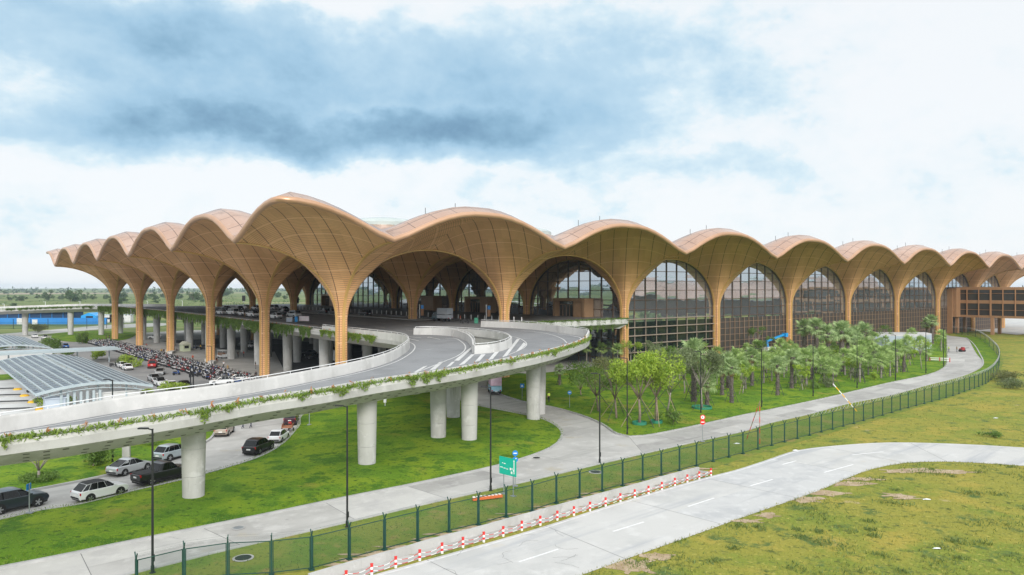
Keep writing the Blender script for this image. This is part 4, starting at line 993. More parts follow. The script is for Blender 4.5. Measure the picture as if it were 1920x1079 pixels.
def palm(px, py, kind, k, h=1.0, xy=None, label=None, group=None, dry=False):
    x, y = xy or g(px, py); tme, cme_, md, fme = PALM[kind][k % 4]
    rnd = random.Random(k * 31 + int(px)); t = empty('fan_palm', (x, y, .2), rnd.uniform(0, 6.28), label, 'palm tree', group); t.scale = (h, h, h)
    for nm, me in (('trunk', tme), ('crown', cme_), ('support_frame', fme)) + ((('dry_fronds', md),) if dry or kind == 'dark' else ()):
        o = bpy.data.objects.new(nm, me); COL.objects.link(o); o.parent = t
    return t
dark = [(1301, 757, 1), (1326, 766, 2), (1354, 745, 0), (1365, 732, 3), (1371.6, 759, 1), (1410, 727, 1), (1458, 745, 3), (1485, 732, 1), (1521, 715, 3), (1579, 700, 1), (1590, 690, 1), (1602, 686, 3), (1607, 682, 1), (1695, 700, 1), (1748, 647, 1), (1738, 645, 3), (1578, 682, 1), (1553, 690, 3), (1531, 683, 1), (1508, 680, 1), (1620, 677, 0), (1049, 726, 2)]
pale = [(1539, 705, 0), (1550, 702, 2), (1584, 707, 1), (1568, 710, 2), (1615, 690, 1), (1623, 681, 0), (1633, 695, 2), (1669, 709, 3), (1655, 696, 2), (1765, 660, 1), (1475, 700, 1), (1502, 710, 2), (1643, 683, 2), (1676, 688, 0), (1686, 676, 2), (1100, 686, 1), (1128, 683, 3), (1158, 690, 1), (1213, 668, 1), (1274, 715, 3), (1450, 690, 0), (1437, 703, 2), (1465, 685, 1), (1490, 690, 3), (1515, 695, 0), (1530, 703, 2), (1560, 680, 3), (1596, 700, 2), (1640, 668, 1), (1660, 660, 0), (1710, 655, 1), (1725, 668, 2), (1390, 715, 2), (1420, 690, 1), (1380, 700, 3), (1345, 695, 2), (1300, 700, 1), (1335, 712, 2), (1400, 680, 0), (1540, 670, 3), (1575, 665, 1), (1600, 668, 2), (1480, 672, 0)]
pale += [(1318, 735, 2), (1398, 733, 1), (1432, 722, 3), (1447, 718, 0), (1492, 722, 2), (1512, 728, 1), (1545, 722, 2), (1562, 728, 0), (1600, 705, 3), (1612, 720, 1), (1628, 706, 2), (1652, 712, 0), (1662, 680, 2), (1682, 702, 1), (1702, 676, 3), (1715, 672, 0), (1738, 680, 2), (1470, 712, 3)]
spec = {(1371.6, 759): 'dark shaggy trunk fan palm nearest to the road bend, in front of the others', (1458, 745): 'dark trunk fan palm standing alone close to the kerb by a black lamp post', (1695, 700): 'dark trunk fan palm with round crown before the blue-grey hoarding',
        (1748, 647): 'tall thick-trunk fan palm beside the far bend of the road', (1049, 726): 'short leaning dark palm under the edge of the elevated road', (1669, 709): 'pale slim trunk palm on the lawn edge right of the palm cluster', (1765, 660): 'pale tall palm right at the far road bend',
        (1100, 686): 'small pale palm next to the elevated road tip at the terminal foot', (1213, 668): 'small pale palm against the dark glass foot of the terminal', (1301, 757): 'grey-stemmed palm beside the tree with a green guard ring'}
TALL = {1579: 1.62, 1590: 1.3, 1748: 1.4, 1738: 1.3, 1553: 1.55, 1531: 1.6, 1508: 1.55, 1620: 1.6, 1301: 1.5, 1602: 1.45, 1578: 1.5}
for px, py, k in dark: palm(px, py, 'dark', k, TALL.get(px, 1.06 if px > 1100 else .8), label=spec.get((px, py), 'fan palm with thick dark shaggy trunk on the lawn before the terminal'), group='thick dark fan palms on the terminal lawn')
for px, py, k in pale: palm(px, py, 'pale', k, 0.95 + .35 * ((k * 7 + int(px)) % 5) / 4 if px > 1230 else 1.0, label=spec.get((px, py), 'young fan palm with slim pale trunk in a steel support frame on the lawn'), group='slim pale fan palms on the terminal lawn')
for px, py, h in ((40, 676, .8), (8, 672, .7)): palm(px, py, 'dark', 2, h, label='short palm with browning fronds behind the car park roof' if px == 40 else 'short green palm at the left edge behind the car park roof', dry=True)

# broad-leaved trees at the road bend
G = lambda px, py: gz(px, py, 0)[:2] + (.25,)
tree('young_tree', G(1199, 800), 11, 'tallest bright green staked tree in a green guard ring at the bend', None, 'bright', stakes=4, guard=.95, h=10.4, cr=4.0, tr=.17, first=.33, nblob=38, per=160, leaf=.25, forks=9)
tree('young_tree', G(1231, 797), 12, 'sparse yellow-green staked tree in a guard ring, right of the tallest', None, 'bright', stakes=4, guard=.8, h=9.8, cr=3.3, tr=.17, first=.36, nblob=28, per=130, leaf=.23, bare=.25, forks=8)
tree('young_tree', G(1156, 788), 13, 'thin brownish half-bare staked tree by the lamp post', None, 'olive', stakes=4, h=8.4, cr=3.0, tr=.14, first=.33, nblob=24, per=120, leaf=.2, bare=.3, forks=8)
tree('young_tree', G(1122, 775), 14, 'rounded dark green staked tree left of the bend lamp post', None, 'green', stakes=3, h=7.4, cr=4.0, tr=.14, first=.3, nblob=30, per=140, leaf=.22, forks=9, bare=.1)
tree('young_tree', G(1250, 779), 15, 'low pale grey-green tree with thin crown behind the ringed trees', None, 'grey', 'pale_bark', stakes=3, h=9.8, cr=3.4, tr=.13, first=.32, nblob=30, per=130, leaf=.21, bare=.2, forks=8)
tree('young_tree', G(1316, 770), 16, 'grey-green leafy tree rising from a wide green ring by the lamp', None, 'grey', 'pale_bark', guard=1.5, stakes=2, h=9.2, cr=3.2, tr=.15, first=.35, nblob=32, per=150, leaf=.23, forks=8)
tree('young_tree', G(1283, 742), 17, 'mid green tree between the palms and the bend trees', None, 'green', 'pale_bark', stakes=3, h=8.2, cr=3.0, tr=.12, first=.28, nblob=28, per=140, leaf=.22)
tree('young_tree', G(1090, 745), 18, 'small dark bushy tree beside the last ramp pillar', None, 'green', h=4.6, cr=2.2, tr=.1, first=.2, nblob=12, per=110, leaf=.2)
tree('young_tree', G(1182, 690), 19, 'bright slender tree against the terminal glass', None, 'bright', 'pale_bark', h=7.5, cr=2.4, tr=.1, first=.35, nblob=12, per=90, leaf=.24)
tree('young_tree', G(1430, 692), 20, 'dark thin tree before the blue lifting boom', None, 'green', h=8.0, cr=1.9, tr=.1, first=.3, nblob=10, per=90, leaf=.24)
tree('young_tree', G(1728, 694), 21, 'slim light green tree near the red barrier on the lawn', None, 'bright', 'pale_bark', h=7.5, cr=2.4, tr=.08, first=.4, nblob=10, per=60, leaf=.22, bare=.2)
tree('young_tree', G(1222, 722), 22, 'light olive tree behind the tallest bend tree', None, 'grey', 'pale_bark', stakes=2, h=8.0, cr=3.0, tr=.1, first=.3, nblob=26, per=140, leaf=.24)
for i, (px, py, h, cr, lm, lab) in enumerate(((1262, 730, 7.5, 2.2, 'bright', 'slender fresh green tree between the bend trees and the palms'), (1345, 725, 6.5, 1.9, 'bright', 'slim fresh green tree before the shaggy palms'), (1392, 742, 5.2, 1.5, 'bright', 'small thin sapling in the middle of the lawn'), (1240, 705, 7.0, 2.2, 'grey', 'soft green tree near the glass wall left of the palms'), (1310, 690, 7.5, 2.2, 'bright', 'leafy green tree in front of the red crane lorry'), (1505, 735, 4.6, 1.5, 'bright', 'small bright sapling by the dark shaggy trunks'), (1596, 716, 4.8, 1.6, 'bright', 'small bright sapling right of the palm cluster'), (1645, 700, 4.5, 1.5, 'grey', 'thin soft green sapling before the hoarding'), (1708, 688, 5.5, 1.7, 'bright', 'fresh green sapling before the right part of the hoarding'), (1420, 668, 8.0, 2.2, 'green', 'darker green tree close to the louvre wall behind the palms'), (1660, 655, 7.5, 2.2, 'green', 'darker green tree at the foot of the wall left of the hoarding'), (1145, 735, 6.2, 2.1, 'grey', 'sparse soft green tree behind the brownish staked one'))):
    tree('young_tree', G(px, py), 300 + i, lab, None, lm, 'pale_bark', stakes=2, h=h, cr=cr, tr=.09, first=.28, nblob=16, per=95, leaf=.2, forks=6)
# shrubs on the lawns
shr = [(1523, 732, 1.6, 1.2, 'green', 'round dark green shrub at the foot of a lamp post on the lawn'), (1552, 730, 2.2, 1.3, 'grey', 'small branching grey-green bush near the leaning striped pole'), (1639, 715, 1.7, 1.2, 'bright', 'small bright yellow-green bush on the palm lawn'), (1611, 712, 2.6, 1.5, 'grey', 'loose grey-green bush beside the bright yellow-green bush'),
       (1263, 800, 2.6, 1.2, 'green', 'dark leafy bush beside the yellow stake'), (1880, 716, 2.4, 3.6, 'olive', 'wide wild shrub outside the fence at its bend'), (1895, 728, 2.0, 3.0, 'grey', 'low scrub on the open field outside the fence'), (1862, 820, .7, 1.3, 'green', 'low dark green weed clump on the dry field'),
       (172, 880, 4.4, 2.0, 'green', 'leafy shrub under the ramp behind the white saloon car'), (268, 838, 3.4, 1.9, 'green', 'open branched shrub beside the concrete post'), (330, 822, 2.6, 1.5, 'green', 'small shrub next to the first ramp pillar'),
       (243, 688, 2.6, 3.0, 'bright', 'wide bright shrub by the car park roof corner'), (232, 687, 2.5, 2.0, 'grey', 'thin shrub by the parked white cars'), (97, 655, 4.2, 3.6, 'green', 'dark rounded shrub between the car park roofs'), (124, 668, 2.0, 3.2, 'green', 'flat dark shrub on the walkway roof edge'), (155, 645, 4.5, 2.6, 'green', 'small dark tree at the end of the motorbike rows'),
       (182, 675, 3.0, 2.2, 'bright', 'pale green shrub before the motorbikes behind the roof'), (322, 733, 1.7, 3.0, 'bright', 'bright shrub behind the ramp parapet near white cars'), (272, 737, .7, 1.6, 'bright', 'round low hedge disc beside the car park roof tip'), (112, 762, 1.7, 2.6, 'bright', 'leafy bush behind the ramp parapet at the left'), (206, 752, 1.3, 2.2, 'bright', 'low bright bush below the car park wall'), (72, 623, 3.4, 4.0, 'olive', 'yellowish bush near the far ramp pillar'), (1, 655, 4, 3, 'green', 'dark shrub at the left frame edge by the white wall')]
for i, (px, py, h, cr, lm, lab) in enumerate(shr): tree('shrub', G(px, py)[:2] + (.1,), 60 + i, lab, None, lm, h=h, cr=cr, tr=.05 * max(1, h / 2.5), first=.18, nblob=11, per=70, leaf=.2 if py > 700 else .3, cat='shrub', bush=True)
# frangipani with its round hedge
fr = empty('bare_frangipani', G(73, 905)[:2] + (.3,), 0, 'bare pale branched frangipani rising from a round clipped hedge', 'tree')
mb, _ = tree_parts(81, 4.2, 2.6, tr=.13, first=.2, nblob=2, per=4); mb.build('trunk', M['pale_bark'], fr, smooth=True)
V, Q = leaves(np.column_stack([np.cos(t_ := rng.uniform(0, 6.28, 1500)) * (r_ := rng.uniform(.5, 1.7, 1500)), np.sin(t_) * r_, rng.uniform(0, .55, 1500)]), .16); mesh_np('round_hedge', V, Q, LM['green'], fr)

# creeper in the planter ledges and hanging from the edges
def creeper(name, line, off, z, n, hang, p_hang, lm, lab, red=True, spread=.3, sz=.17):
    L3 = offset(line, off); cs = []
    A_ = np.array([p[:3] for p in L3]); seg = np.hypot(*np.diff(A_[:, :2], axis=0).T); cum = np.concatenate([[0], np.cumsum(seg)]); tot = cum[-1]
    def pos(s): return np.column_stack([np.interp(s, cum, A_[:, i]) for i in range(3)])
    nn_ = int(n * tot); s = rng.uniform(0, tot, nn_); dens = .5 + .5 * np.sin(s * .23) * np.sin(s * .071 + 1); s = s[rng.random(nn_) < .45 + .55 * dens]
    P_ = pos(s); P_ += rng.normal(0, 1, P_.shape) * [spread, spread, .13]; P_[:, 2] += z; cs.append(P_)
    s0 = 0
    while s0 < tot:
        s0 += rng.exponential(1 / p_hang); Lh = hang * rng.uniform(.25, 1.0); w = rng.uniform(.15, .5); m_ = int(420 * Lh * w)
        ss = np.clip(s0 + rng.normal(0, w, m_), 0, tot); P_ = pos(ss); o2 = pos(ss); dn = rng.random(m_) ** 1.7 * Lh * (.45 + .55 * np.exp(-((ss - s0) / (w + .01)) ** 2))
        nrm = np.array(normals2(L3))[np.minimum(np.searchsorted(cum, ss), len(L3) - 1)] * -np.sign(off)
        P_[:, :2] += nrm * (.28 + .12 * rng.random(m_))[:, None]; P_[:, 2] += z - dn + .05; cs.append(P_)
    C = np.vstack(cs); V, Q = leaves(C, sz * (.6 + .8 * rng.random(len(C))), 2.0, .8); mi = np.zeros(len(Q), int)
    if red:
        rc = []
        for s1 in np.arange(1, tot, 2.3): q = pos(np.array([s1]))[0]; rc.append(q + rng.normal(0, 1, (7, 3)) * [.1, .1, .12] + [0, 0, z + .28])
        V2, Q2 = leaves(np.vstack(rc), .2, 2, -.9); Q = np.vstack([Q, Q2 + len(V)]); V = np.vstack([V, V2]); mi = np.concatenate([mi, np.ones(len(Q2), int)])
    o = mesh_np(name, V, Q, [LM[lm], LM['red']], midx=mi); tag(o, lab, 'creeper', kind='stuff'); return o
creeper('trailing_creeper', outer3[6:kout + 6], sg * .14, .45, 110, 1.15, .22, 'creeper', 'bright green creeper trailing over the near ramp edge with russet tips', True, .18, .17)
creeper('trailing_creeper', left3[2:66], si * .12, .34, 45, 2.7, 1.9, 'creeper_dark', 'dense hanging creeper along the forecourt edge behind the columns', True, .3, .22)
creeper('trailing_creeper', left3[66:], si * .12, .34, 22, .9, .9, 'creeper_dark', 'thin creeper along the far ramp edge', False, .3, .3)
creeper('trailing_creeper', inner3[-16:], si * .05, .3, 45, 1.5, 1.5, 'creeper', 'thick bright creeper at the inner bend of the ramp', True, .3, .2)
creeper('trailing_creeper', pz, .45, .55, 60, 3.2, .8, 'creeper_dark', 'dark creeper hanging from the raised terrace edge at the terminal', False, .3, .24)

# far trees in the fields and the wood line on the horizon
FT = []
for s in range(5):
    mb, C = tree_parts(200 + s, 9, 5.2 if s != 3 else 4, tr=.3, first=.18, nblob=15, per=42); C = np.vstack([blob(q_, (2.3, 2.3, 1.9), 60, .3) for q_ in rng.normal(0, 1, (12, 3)) * [2.4, 2.4, 1.9] + [0, 0, 4.6]]); C = C[C[:, 2] > .3]; V, Q = leaves(C, 1.1 * (.6 + .8 * rng.random(len(C))))
    me = bpy.data.meshes.new('crown'); me.from_pydata([tuple(v) for v in V], [], [tuple(map(int, q)) for q in Q]); me.materials.append(LM['far']); me.update()
    FT.append((mb.build('trunk', M['bark'], mesh_only=True), me))
def far_tree(x, y, k, s, lab='bushy green tree standing in the far fields beyond the terminal'):
    t = empty('field_tree', (x, y, 0), k * 1.7, lab, 'tree', 'trees in the far fields'); t.scale = (s, s, s)
    for nm, me in zip(('trunk', 'crown'), FT[k % 5]):
        o = bpy.data.objects.new(nm, me); COL.objects.link(o); o.parent = t
for px, py, hp, lab in ((132, 566, 26, 'tallest field tree, standing left of the outermost column above the far ramp'), (37, 565, 13, 'dark round field tree at the far left above the ramp'), (90, 563, 17, 'brownish field tree left of the tallest one'), (160, 562, 12, None), (175, 562, 10, None), (115, 562, 10, None), (228, 562, 17, None), (290, 563, 14, None), (335, 561, 13, None), (362, 564, 20, None), (270, 562, 10, None), (18, 564, 9, None), (70, 560, 8, None), (50, 550, 6, None), (60, 553, 6, None), (75, 549, 5, None), (340, 550, 6, None), (420, 556, 16, None), (430, 553, 12, None), (520, 558, 12, None), (600, 552, 8, None)):
    x, y = g(px, py); far_tree(x, y, int(px), hp / F * y / 9, lab or 'bushy green tree standing in the far fields beyond the terminal')
for k in range(90):
    y = rng.uniform(520, 2300); q = rng.uniform(-.78, -.12) if k < 62 else rng.uniform(.62, .95); x = q * y
    v, u = lw(x, y)
    if -60 < v < 420 and -40 < u < 260: continue
    far_tree(x, y, k, rng.uniform(.4, 1.0))
cs = []; 
for k in range(1500):
    a = rng.uniform(0, 6.283); r = rng.uniform(2400, 3600); cs.append(blob((math.sin(a) * r, math.cos(a) * r, rng.uniform(2, 5)), (rng.uniform(14, 40), rng.uniform(14, 40), rng.uniform(9, 17)), 22, .2))
C = np.vstack(cs); C = C[C[:, 2] > 0]; V, Q = leaves(C, 7 * (.6 + .8 * rng.random(len(C)))); tag(mesh_np('treeline', V, Q, LM['line']), 'dark wood line along the flat horizon', 'woodland', kind='stuff')
cs = []
for k in range(420):
    y = rng.uniform(480, 1500); x = rng.uniform(-.85, .1) * y
    v, u = lw(x, y)
    if -60 < v < 420 and -40 < u < 280: continue
    cs.append(blob((x, y, .5), (rng.uniform(3, 14), rng.uniform(2, 5), rng.uniform(1, 2.6)), 26, .2))
C = np.vstack(cs); C = C[C[:, 2] > 0]; V, Q = leaves(C, 1.0 * (.6 + .8 * rng.random(len(C)))); tag(mesh_np('field_scrub', V, Q, LM['far']), 'low scrub spread over the far fields', 'scrub', kind='stuff')

# grass: short blades over the near ground
def blades(name, poly, n, h, lm, lab, clump=0, holes=(), ymax=130, z=.03, clump_scale=.9, edges=()):
    q = np.array([p[:2] for p in poly]); x0, y0 = q.min(0); x1, y1 = q.max(0); y1 = min(y1, ymax); y0 = max(y0, 44)
    if clump:
        cc = np.column_stack([rng.uniform(x0, x1, clump), rng.uniform(y0, y1, clump)]); k = rng.integers(0, clump, n); P_ = cc[k] + rng.normal(0, 1, (n, 2)) * (clump_scale * (.3 + rng.random(clump)))[k][:, None]
    else: P_ = np.column_stack([rng.uniform(x0, x1, n), y0 + (y1 - y0) * rng.random(n) ** 1.3])
    if edges:
        E_ = np.array([p[:2] for l_ in edges for p in smooth_line([q_[:2] for q_ in l_], .12)]); P_ = np.vstack([P_, E_ + rng.normal(0, .13, E_.shape), E_ + rng.normal(0, .10, E_.shape)])
    ok = np.ones(len(P_), bool) if edges else inside(P_, poly)
    if edges: ok[:n] = inside(P_[:n], poly)
    ok &= (np.abs(P_[:, 0]) < P_[:, 1] * .75 + 3)
    for hh in holes: ok &= ~inside(P_, hh)
    P_ = P_[ok]; n = len(P_); a = rng.uniform(0, 6.283, n); hh_ = h * (.5 + rng.random(n)); w = hh_ * .22
    t = np.column_stack([np.cos(a), np.sin(a)]) * w[:, None]; ln = rng.normal(0, .45, (n, 2)) * hh_[:, None]
    B = np.column_stack([P_, np.full(n, z)]); V = np.stack([B - np.column_stack([t, np.zeros(n)]), B + np.column_stack([t, np.zeros(n)]), B + np.column_stack([ln, hh_])], 1).reshape(-1, 3)
    o = mesh_np(name, V, np.arange(3 * n).reshape(-1, 3), LM[lm]); return tag(o, lab, 'grass', kind='stuff')
right_field = sl_s[::-1] if False else [sl_s[i] for i in range(len(sl_s))] + [(140, 30), (170, 110)]
blades('dry_grass', right_field, 110000, .11, 'grassd', 'short dry yellow grass on the open field by the service road', ymax=110, z=.02, edges=(sl_s,))
blades('field_weeds', right_field, 70000, .17, 'weed', 'grey-green weed clumps scattered over the dry field', clump=900, ymax=110, z=.02, clump_scale=.75)
upper_field = [p for p in su_s if p[0] > 10] + [(160, 95), (200, 190), g(1905, 640), g(1874, 700), g(1842, 727), g(1760, 753), g(1660, 783), g(1560, 812)]
blades('dry_grass', upper_field, 30000, .16, 'grassd', 'short dry grass between the service road and the fence', ymax=130, z=.02)
blades('verge_grass', near_s + v_out[::-1], 45000, .13, 'weed', 'patchy verge grass along the security fence', ymax=120, z=.035)
blades('lawn_grass', lawnA, 140000, .09, 'grassg', 'short green grass blades on the lawn under the ramp', ymax=110, z=.3, edges=(isl_s, lr_lo[:-4]))
blades('lawn_grass', lawnB, 40000, .12, 'grassg', 'short green grass blades on the palm lawn', ymax=150, z=.25, edges=(far_s,))

# ------------------------------------------------------------------ the air: far things fade to pale blue
hz = MB(); hz.box((0, 0, 17.5), (11000, 11000, 37.0)); ho = hz.build('haze', None or bpy.data.materials.new('haze_air'))
hm = bpy.data.materials['haze_air']; hm.use_nodes = True; hn = hm.node_tree; hn.nodes.clear(); ho_ = hn.nodes.new('ShaderNodeOutputMaterial'); pv = hn.nodes.new('ShaderNodeVolumePrincipled')
pv.inputs['Color'].default_value = (.72, .87, 1.0, 1); pv.inputs['Density'].default_value = .00009; pv.inputs['Anisotropy'].default_value = .0; hn.links.new(pv.outputs[0], ho_.inputs['Volume'])
tag(ho, kind='stuff')
sc.cycles.volume_bounces = 0
# ------------------------------------------------------------------ fence, lamps, signs and small fixtures
M['fence_green'] = mat('fence_green', (.007, .048, .038), .5, col2=(.012, .066, .05), scale=2)
def mesh_mat(name, col, op):
    m, nt, b = new_mat(name); b.inputs['Base Color'].default_value = c4(col); tr = N(nt, 'ShaderNodeBsdfTransparent'); ms = N(nt, 'ShaderNodeMixShader'); ms.inputs[0].default_value = op
    nt.links.new(tr.outputs[0], ms.inputs[1]); nt.links.new(b.outputs[0], ms.inputs[2]); nt.links.new(ms.outputs[0], nt.nodes['Material Output'].inputs[0]); return m
M['wire'] = mesh_mat('wire_mesh', (.012, .07, .05), .22)
M['razor'] = mat('razor_wire', (.42, .42, .42), .4, .5)
fpx = [(255, 1120), (345, 1096), (427, 1083), (509, 1079), (584, 1070), (655, 1051), (721, 1033), (783, 1016), (842, 999), (897, 986), (949, 971.5), (998, 960), (1043, 945), (1087, 935), (1129, 922), (1167.5, 912), (1205, 902), (1240, 893), (1274, 883.5), (1306, 875), (1337, 866.5), (1366.5, 858.5), (1393, 852), (1421, 843.5), (1447, 836.5), (1471, 830), (1495, 823.5), (1518, 817.5), (1540, 811.5), (1561, 806), (1581, 800.5), (1601, 795.5), (1619, 790), (1637, 785), (1655, 780), (1672, 775), (1688, 770), (1703, 766), (1718, 762), (1733, 758), (1747, 754), (1761, 750), (1774, 746.5), (1787, 743), (1798, 739), (1808, 735), (1818, 732), (1827, 729), (1835, 726), (1842, 723), (1848, 720), (1853, 717), (1858, 713), (1863, 708), (1868, 701), (1871.7, 694), (1873.5, 687), (1874, 680), (1872.5, 672), (1869, 665), (1863, 658), (1855, 650), (1847, 643), (1838, 636.5), (1829, 631.5), (1815, 628.5), (1804, 627.5), (1793, 626.5), (1782, 625.5), (1771, 624.5)]
FP = gl(fpx); ends = [FP[0]]
fence = empty('security_fence', (*FP[20], 0), 0, 'long dark green mesh security fence with forked posts and barbed wire curving round the site', 'fence')
Fi = Matrix.Translation(fence.location).inverted()
def fpart(mb, name, m, sm=False): o = mb.build(name, m, fence, sm); o.matrix_parent_inverse = Fi; return o
HF = 2.25
pm = MB(); pm.beam((0, 0, -.1), (0, 0, HF + .06), .11, .11); pm.beam((0, 0, HF), (-.24, 0, HF + .42), .06); pm.beam((0, 0, HF), (.24, 0, HF + .42), .06); pm.box((0, 0, .04), (.34, .34, .1))
pme = pm.build('fence_post', M['fence_green'], mesh_only=True)
rl, wm = MB(), MB()
for i, p in enumerate(FP):
    q = FP[min(i + 1, len(FP) - 1)]; o_ = FP[max(i - 1, 0)]; a = math.atan2(q[1] - o_[1], q[0] - o_[0])
    o = bpy.data.objects.new('fence_post', pme); COL.objects.link(o); o.parent = fence; o.matrix_parent_inverse = Fi; o.location = (p[0], p[1], .03); o.rotation_euler = (0, 0, a + math.pi / 2)
    if i + 1 < len(FP):
        d = Vector((q[0] - p[0], q[1] - p[1], 0)).normalized() * .1; a3, b3 = Vector((p[0], p[1], 0)) + d, Vector((q[0], q[1], 0)) - d
        for z in (.18, HF - .02): rl.beam(a3 + Vector((0, 0, z)), b3 + Vector((0, 0, z)), .05)
        for e in (a3, b3): rl.beam(e + Vector((0, 0, .15)), e + Vector((0, 0, HF)), .045)
        wm.quad((*a3[:2], .2), (*b3[:2], .2), (*b3[:2], HF - .03), (*a3[:2], HF - .03))
        for z, s in ((HF + .2, .12), (HF + .4, .23), (HF + .2, -.12), (HF + .4, -.23)):
            nn = Vector((-(q[1] - p[1]), q[0] - p[0], 0)).normalized() * s; rl.beam(Vector((p[0], p[1], z)) + nn, Vector((q[0], q[1], z)) + nn, .005)
fpart(rl, 'fence_rail', M['fence_green']); fpart(wm, 'wire_panel', M['wire'])
cl = smooth_line([(p[0], p[1], 0) for p in FP[27:]], .09); pts = []
for i, p in enumerate(cl): a = i * .55; pts.append((p[0] + .26 * math.cos(a) * .7, p[1] + .26 * math.cos(a) * .7, HF + .42 + .26 * math.sin(a)))
cb = MB(); cb.tube(pts, .022, 3); fpart(cb, 'razor_coil', M['razor'])

def lamp(px, py, h, label, head=-1, z=0.0, rad=.085, grp=None):
    x, y = g(px, py, z); t = empty('street_lamp', (x, y, z), 0, label, 'street lamp', grp)
    b = MB(); b.tube([(0, 0, 0), (0, 0, h)], [rad, rad * .72], 10); b.lathe([(.2, 0), (.2, .06), (rad + .03, .1), (rad + .03, .5)], n=10); b.box((rad + .02, 0, 1.0), (.05, .12, .45)); b.build('pole', M['dark_steel'], t, smooth=40)
    q = MB(); q.beam((0, 0, h - .08), (head * .35, 0, h + .02), .07); q.box((head * .62, 0, h + .03), (.62, .26, .09)); q.build('lamp_head', M['dark_steel'], t); return t
for a in ((286, 1075, 9.5, 'tall black lamp post nearest the camera, in front of the parked pickup'), (651, 989, 9.5, 'black lamp post by the fence in front of the second ramp pillar'), (920, 921, 9.6, 'black lamp post left of the green direction sign'), (1124.5, 870, 9.6, 'black lamp post by the road bend near the fence', -1), (1176, 817, 9.8, 'black lamp post beside the tallest bright tree'),
          (1314, 778, 9.3, 'black lamp post in the wide green ring behind the no-entry sign'), (1428, 766, 9.2, 'black lamp post on the lawn kerb right of the dark palms'), (1524.5, 746, 9.2, 'black lamp post with a round shrub at its foot'), (1607, 730, 9.2, 'black lamp post right of the leaning striped pole'), (1679, 715, 9.2, 'black lamp post right of the hoarding middle'),
          (1736, 702, 9.2, 'black lamp post before the right end of the hoarding'), (1769, 690, 9.2, 'black lamp post at the bend by the red barrier'), (211, 872, 9.0, 'black lamp post behind the silver saloon, reaching over the ramp'), (397, 722, 7.4, 'slim lamp post between the motorbikes and the ramp')):
    lamp(*a[:4], head=-1 if a[0] != 397 else -1)
for px, py, h, lab in ((8, 600, 9, 'pale far lamp post at the left edge of the field'), (85, 592, 9, 'pale far lamp post left of the outermost column'), (150, 590, 9, 'pale far lamp post nearest the outermost column'), (277, 585, 8, 'pale far lamp post between the outer columns'), (342, 584, 8, 'pale far lamp post seen under the arches')):
    x, y = g(px, py); t = empty('street_lamp', (x, y, 0), 0, lab, 'street lamp'); b = MB(); b.tube([(0, 0, 0), (0, 0, h)], [.16, .12], 8); b.build('pole', M['white_metal'], t); q = MB(); q.box((-.5, 0, h), (1.4, .4, .16)); q.build('lamp_head', M['white_metal'], t)
# striped bollards and the low wall behind them
M['red_paint'] = mat('red_paint', (.62, .03, .025), .45); M['white_gloss'] = mat('white_gloss', (.80, .80, .78), .4)
bz = [(92, 950), (217, 915), (341, 882), (457, 848), (568, 814), (678, 783), (780, 752), (879, 724), (975, 696), (1068, 669), (1156, 643), (1242, 619), (1324, 596), (1404, 572), (1482, 547), (1556, 526), (1627, 507), (1697, 486)]
bpx = [(602, 1108), (649, 1093), (697, 1079), (742, 1065), (787, 1052)] + [(800 + a / 3.183, 740 + b / 3.183) for a, b in bz]
bm = MB(); hh = .70
for k in range(4): bm.lathe([(.095, hh * k / 4 - (.05 if k == 0 else 0)), (.095, hh * (k + 1) / 4)], n=12, mi=k % 2, cap=(k == 3))
bm.lathe([(.11, hh), (.11, hh + .03), (.02, hh + .05)], n=12, mi=1); bme = bm.build('striped_bollard', [M['white_gloss'], M['red_paint']], mesh_only=True)
BP = gl(bpx)
for i, p in enumerate(BP):
    o = bpy.data.objects.new('striped_bollard', bme); COL.objects.link(o); o.location = (p[0], p[1], .035)
    lab = 'red and white striped bollard, last one at the far end of the low wall' if i == len(BP) - 1 else 'red and white striped bollard in the chained row along the service road'
    tag(o, lab, 'bollard', 'striped bollards along the service road')
cm = MB(); cr_ = MB()
for i in range(len(BP) - 1):
    a, b = Vector((*BP[i], .62)), Vector((*BP[i + 1], .62))
    for z, sag in ((0, .22), (-.3, .18)):
        pts = [a.lerp(b, t) + Vector((0, 0, z - sag * 4 * t * (1 - t))) for t in np.linspace(0, 1, 9)]
        for k in range(8): cm.beam(pts[k], pts[k + 1], .03, mi=(k // 2) % 2)
tag(cm.build('warning_chain', [M['white_gloss'], M['red_paint']]), 'sagging red and white plastic chain strung between the striped bollards', 'chain')
wl_ = smooth_line([(p[0], p[1], 0) for p in offset(BP, 1.35)], 2)
mb = MB(); sweep(mb, wl_, [(0, -.1), (.28, -.1), (.28, .62), (0, .62)]); tag(mb.build('retaining_wall', M['pillar']), 'low stained concrete retaining wall behind the striped bollards', 'wall')
# signs
M['sign_green'] = mat('sign_green', (.0, .42, .30), .35); M['sign_blue'] = mat('sign_blue', (.015, .22, .62), .35); M['sign_red'] = mat('sign_red', (.72, .02, .02), .35); M['grey_post'] = mat('grey_post', (.30, .33, .35), .4, .4)
A, B = Vector((-1.14, 67.75, 0)), Vector((.38, 66.3, 0)); dS = (B - A).normalized(); Ws = (B - A).length; nS = Vector((dS.y, -dS.x, 0))
S_ = empty('direction_sign', ((A + B) / 2)[:], math.atan2(dS.y, dS.x), 'green rectangular direction sign with white arrow on two grey posts', 'sign'); z0 = 1.82; H_ = 1.58
q = MB(); q.box((0, 0, z0 + H_ / 2), (Ws, .05, H_)); q.build('sign_panel', M['sign_green'], S_)
for x in (-Ws * .27, Ws * .30): q = MB(); q.tube([(x, .06, 0), (x, .06, z0 + H_ - .2)], .05, 8); q.box((x, .06, .03), (.5, .4, .08)); q.build('post', M['grey_post'], S_)
q = MB(); y_ = -.03
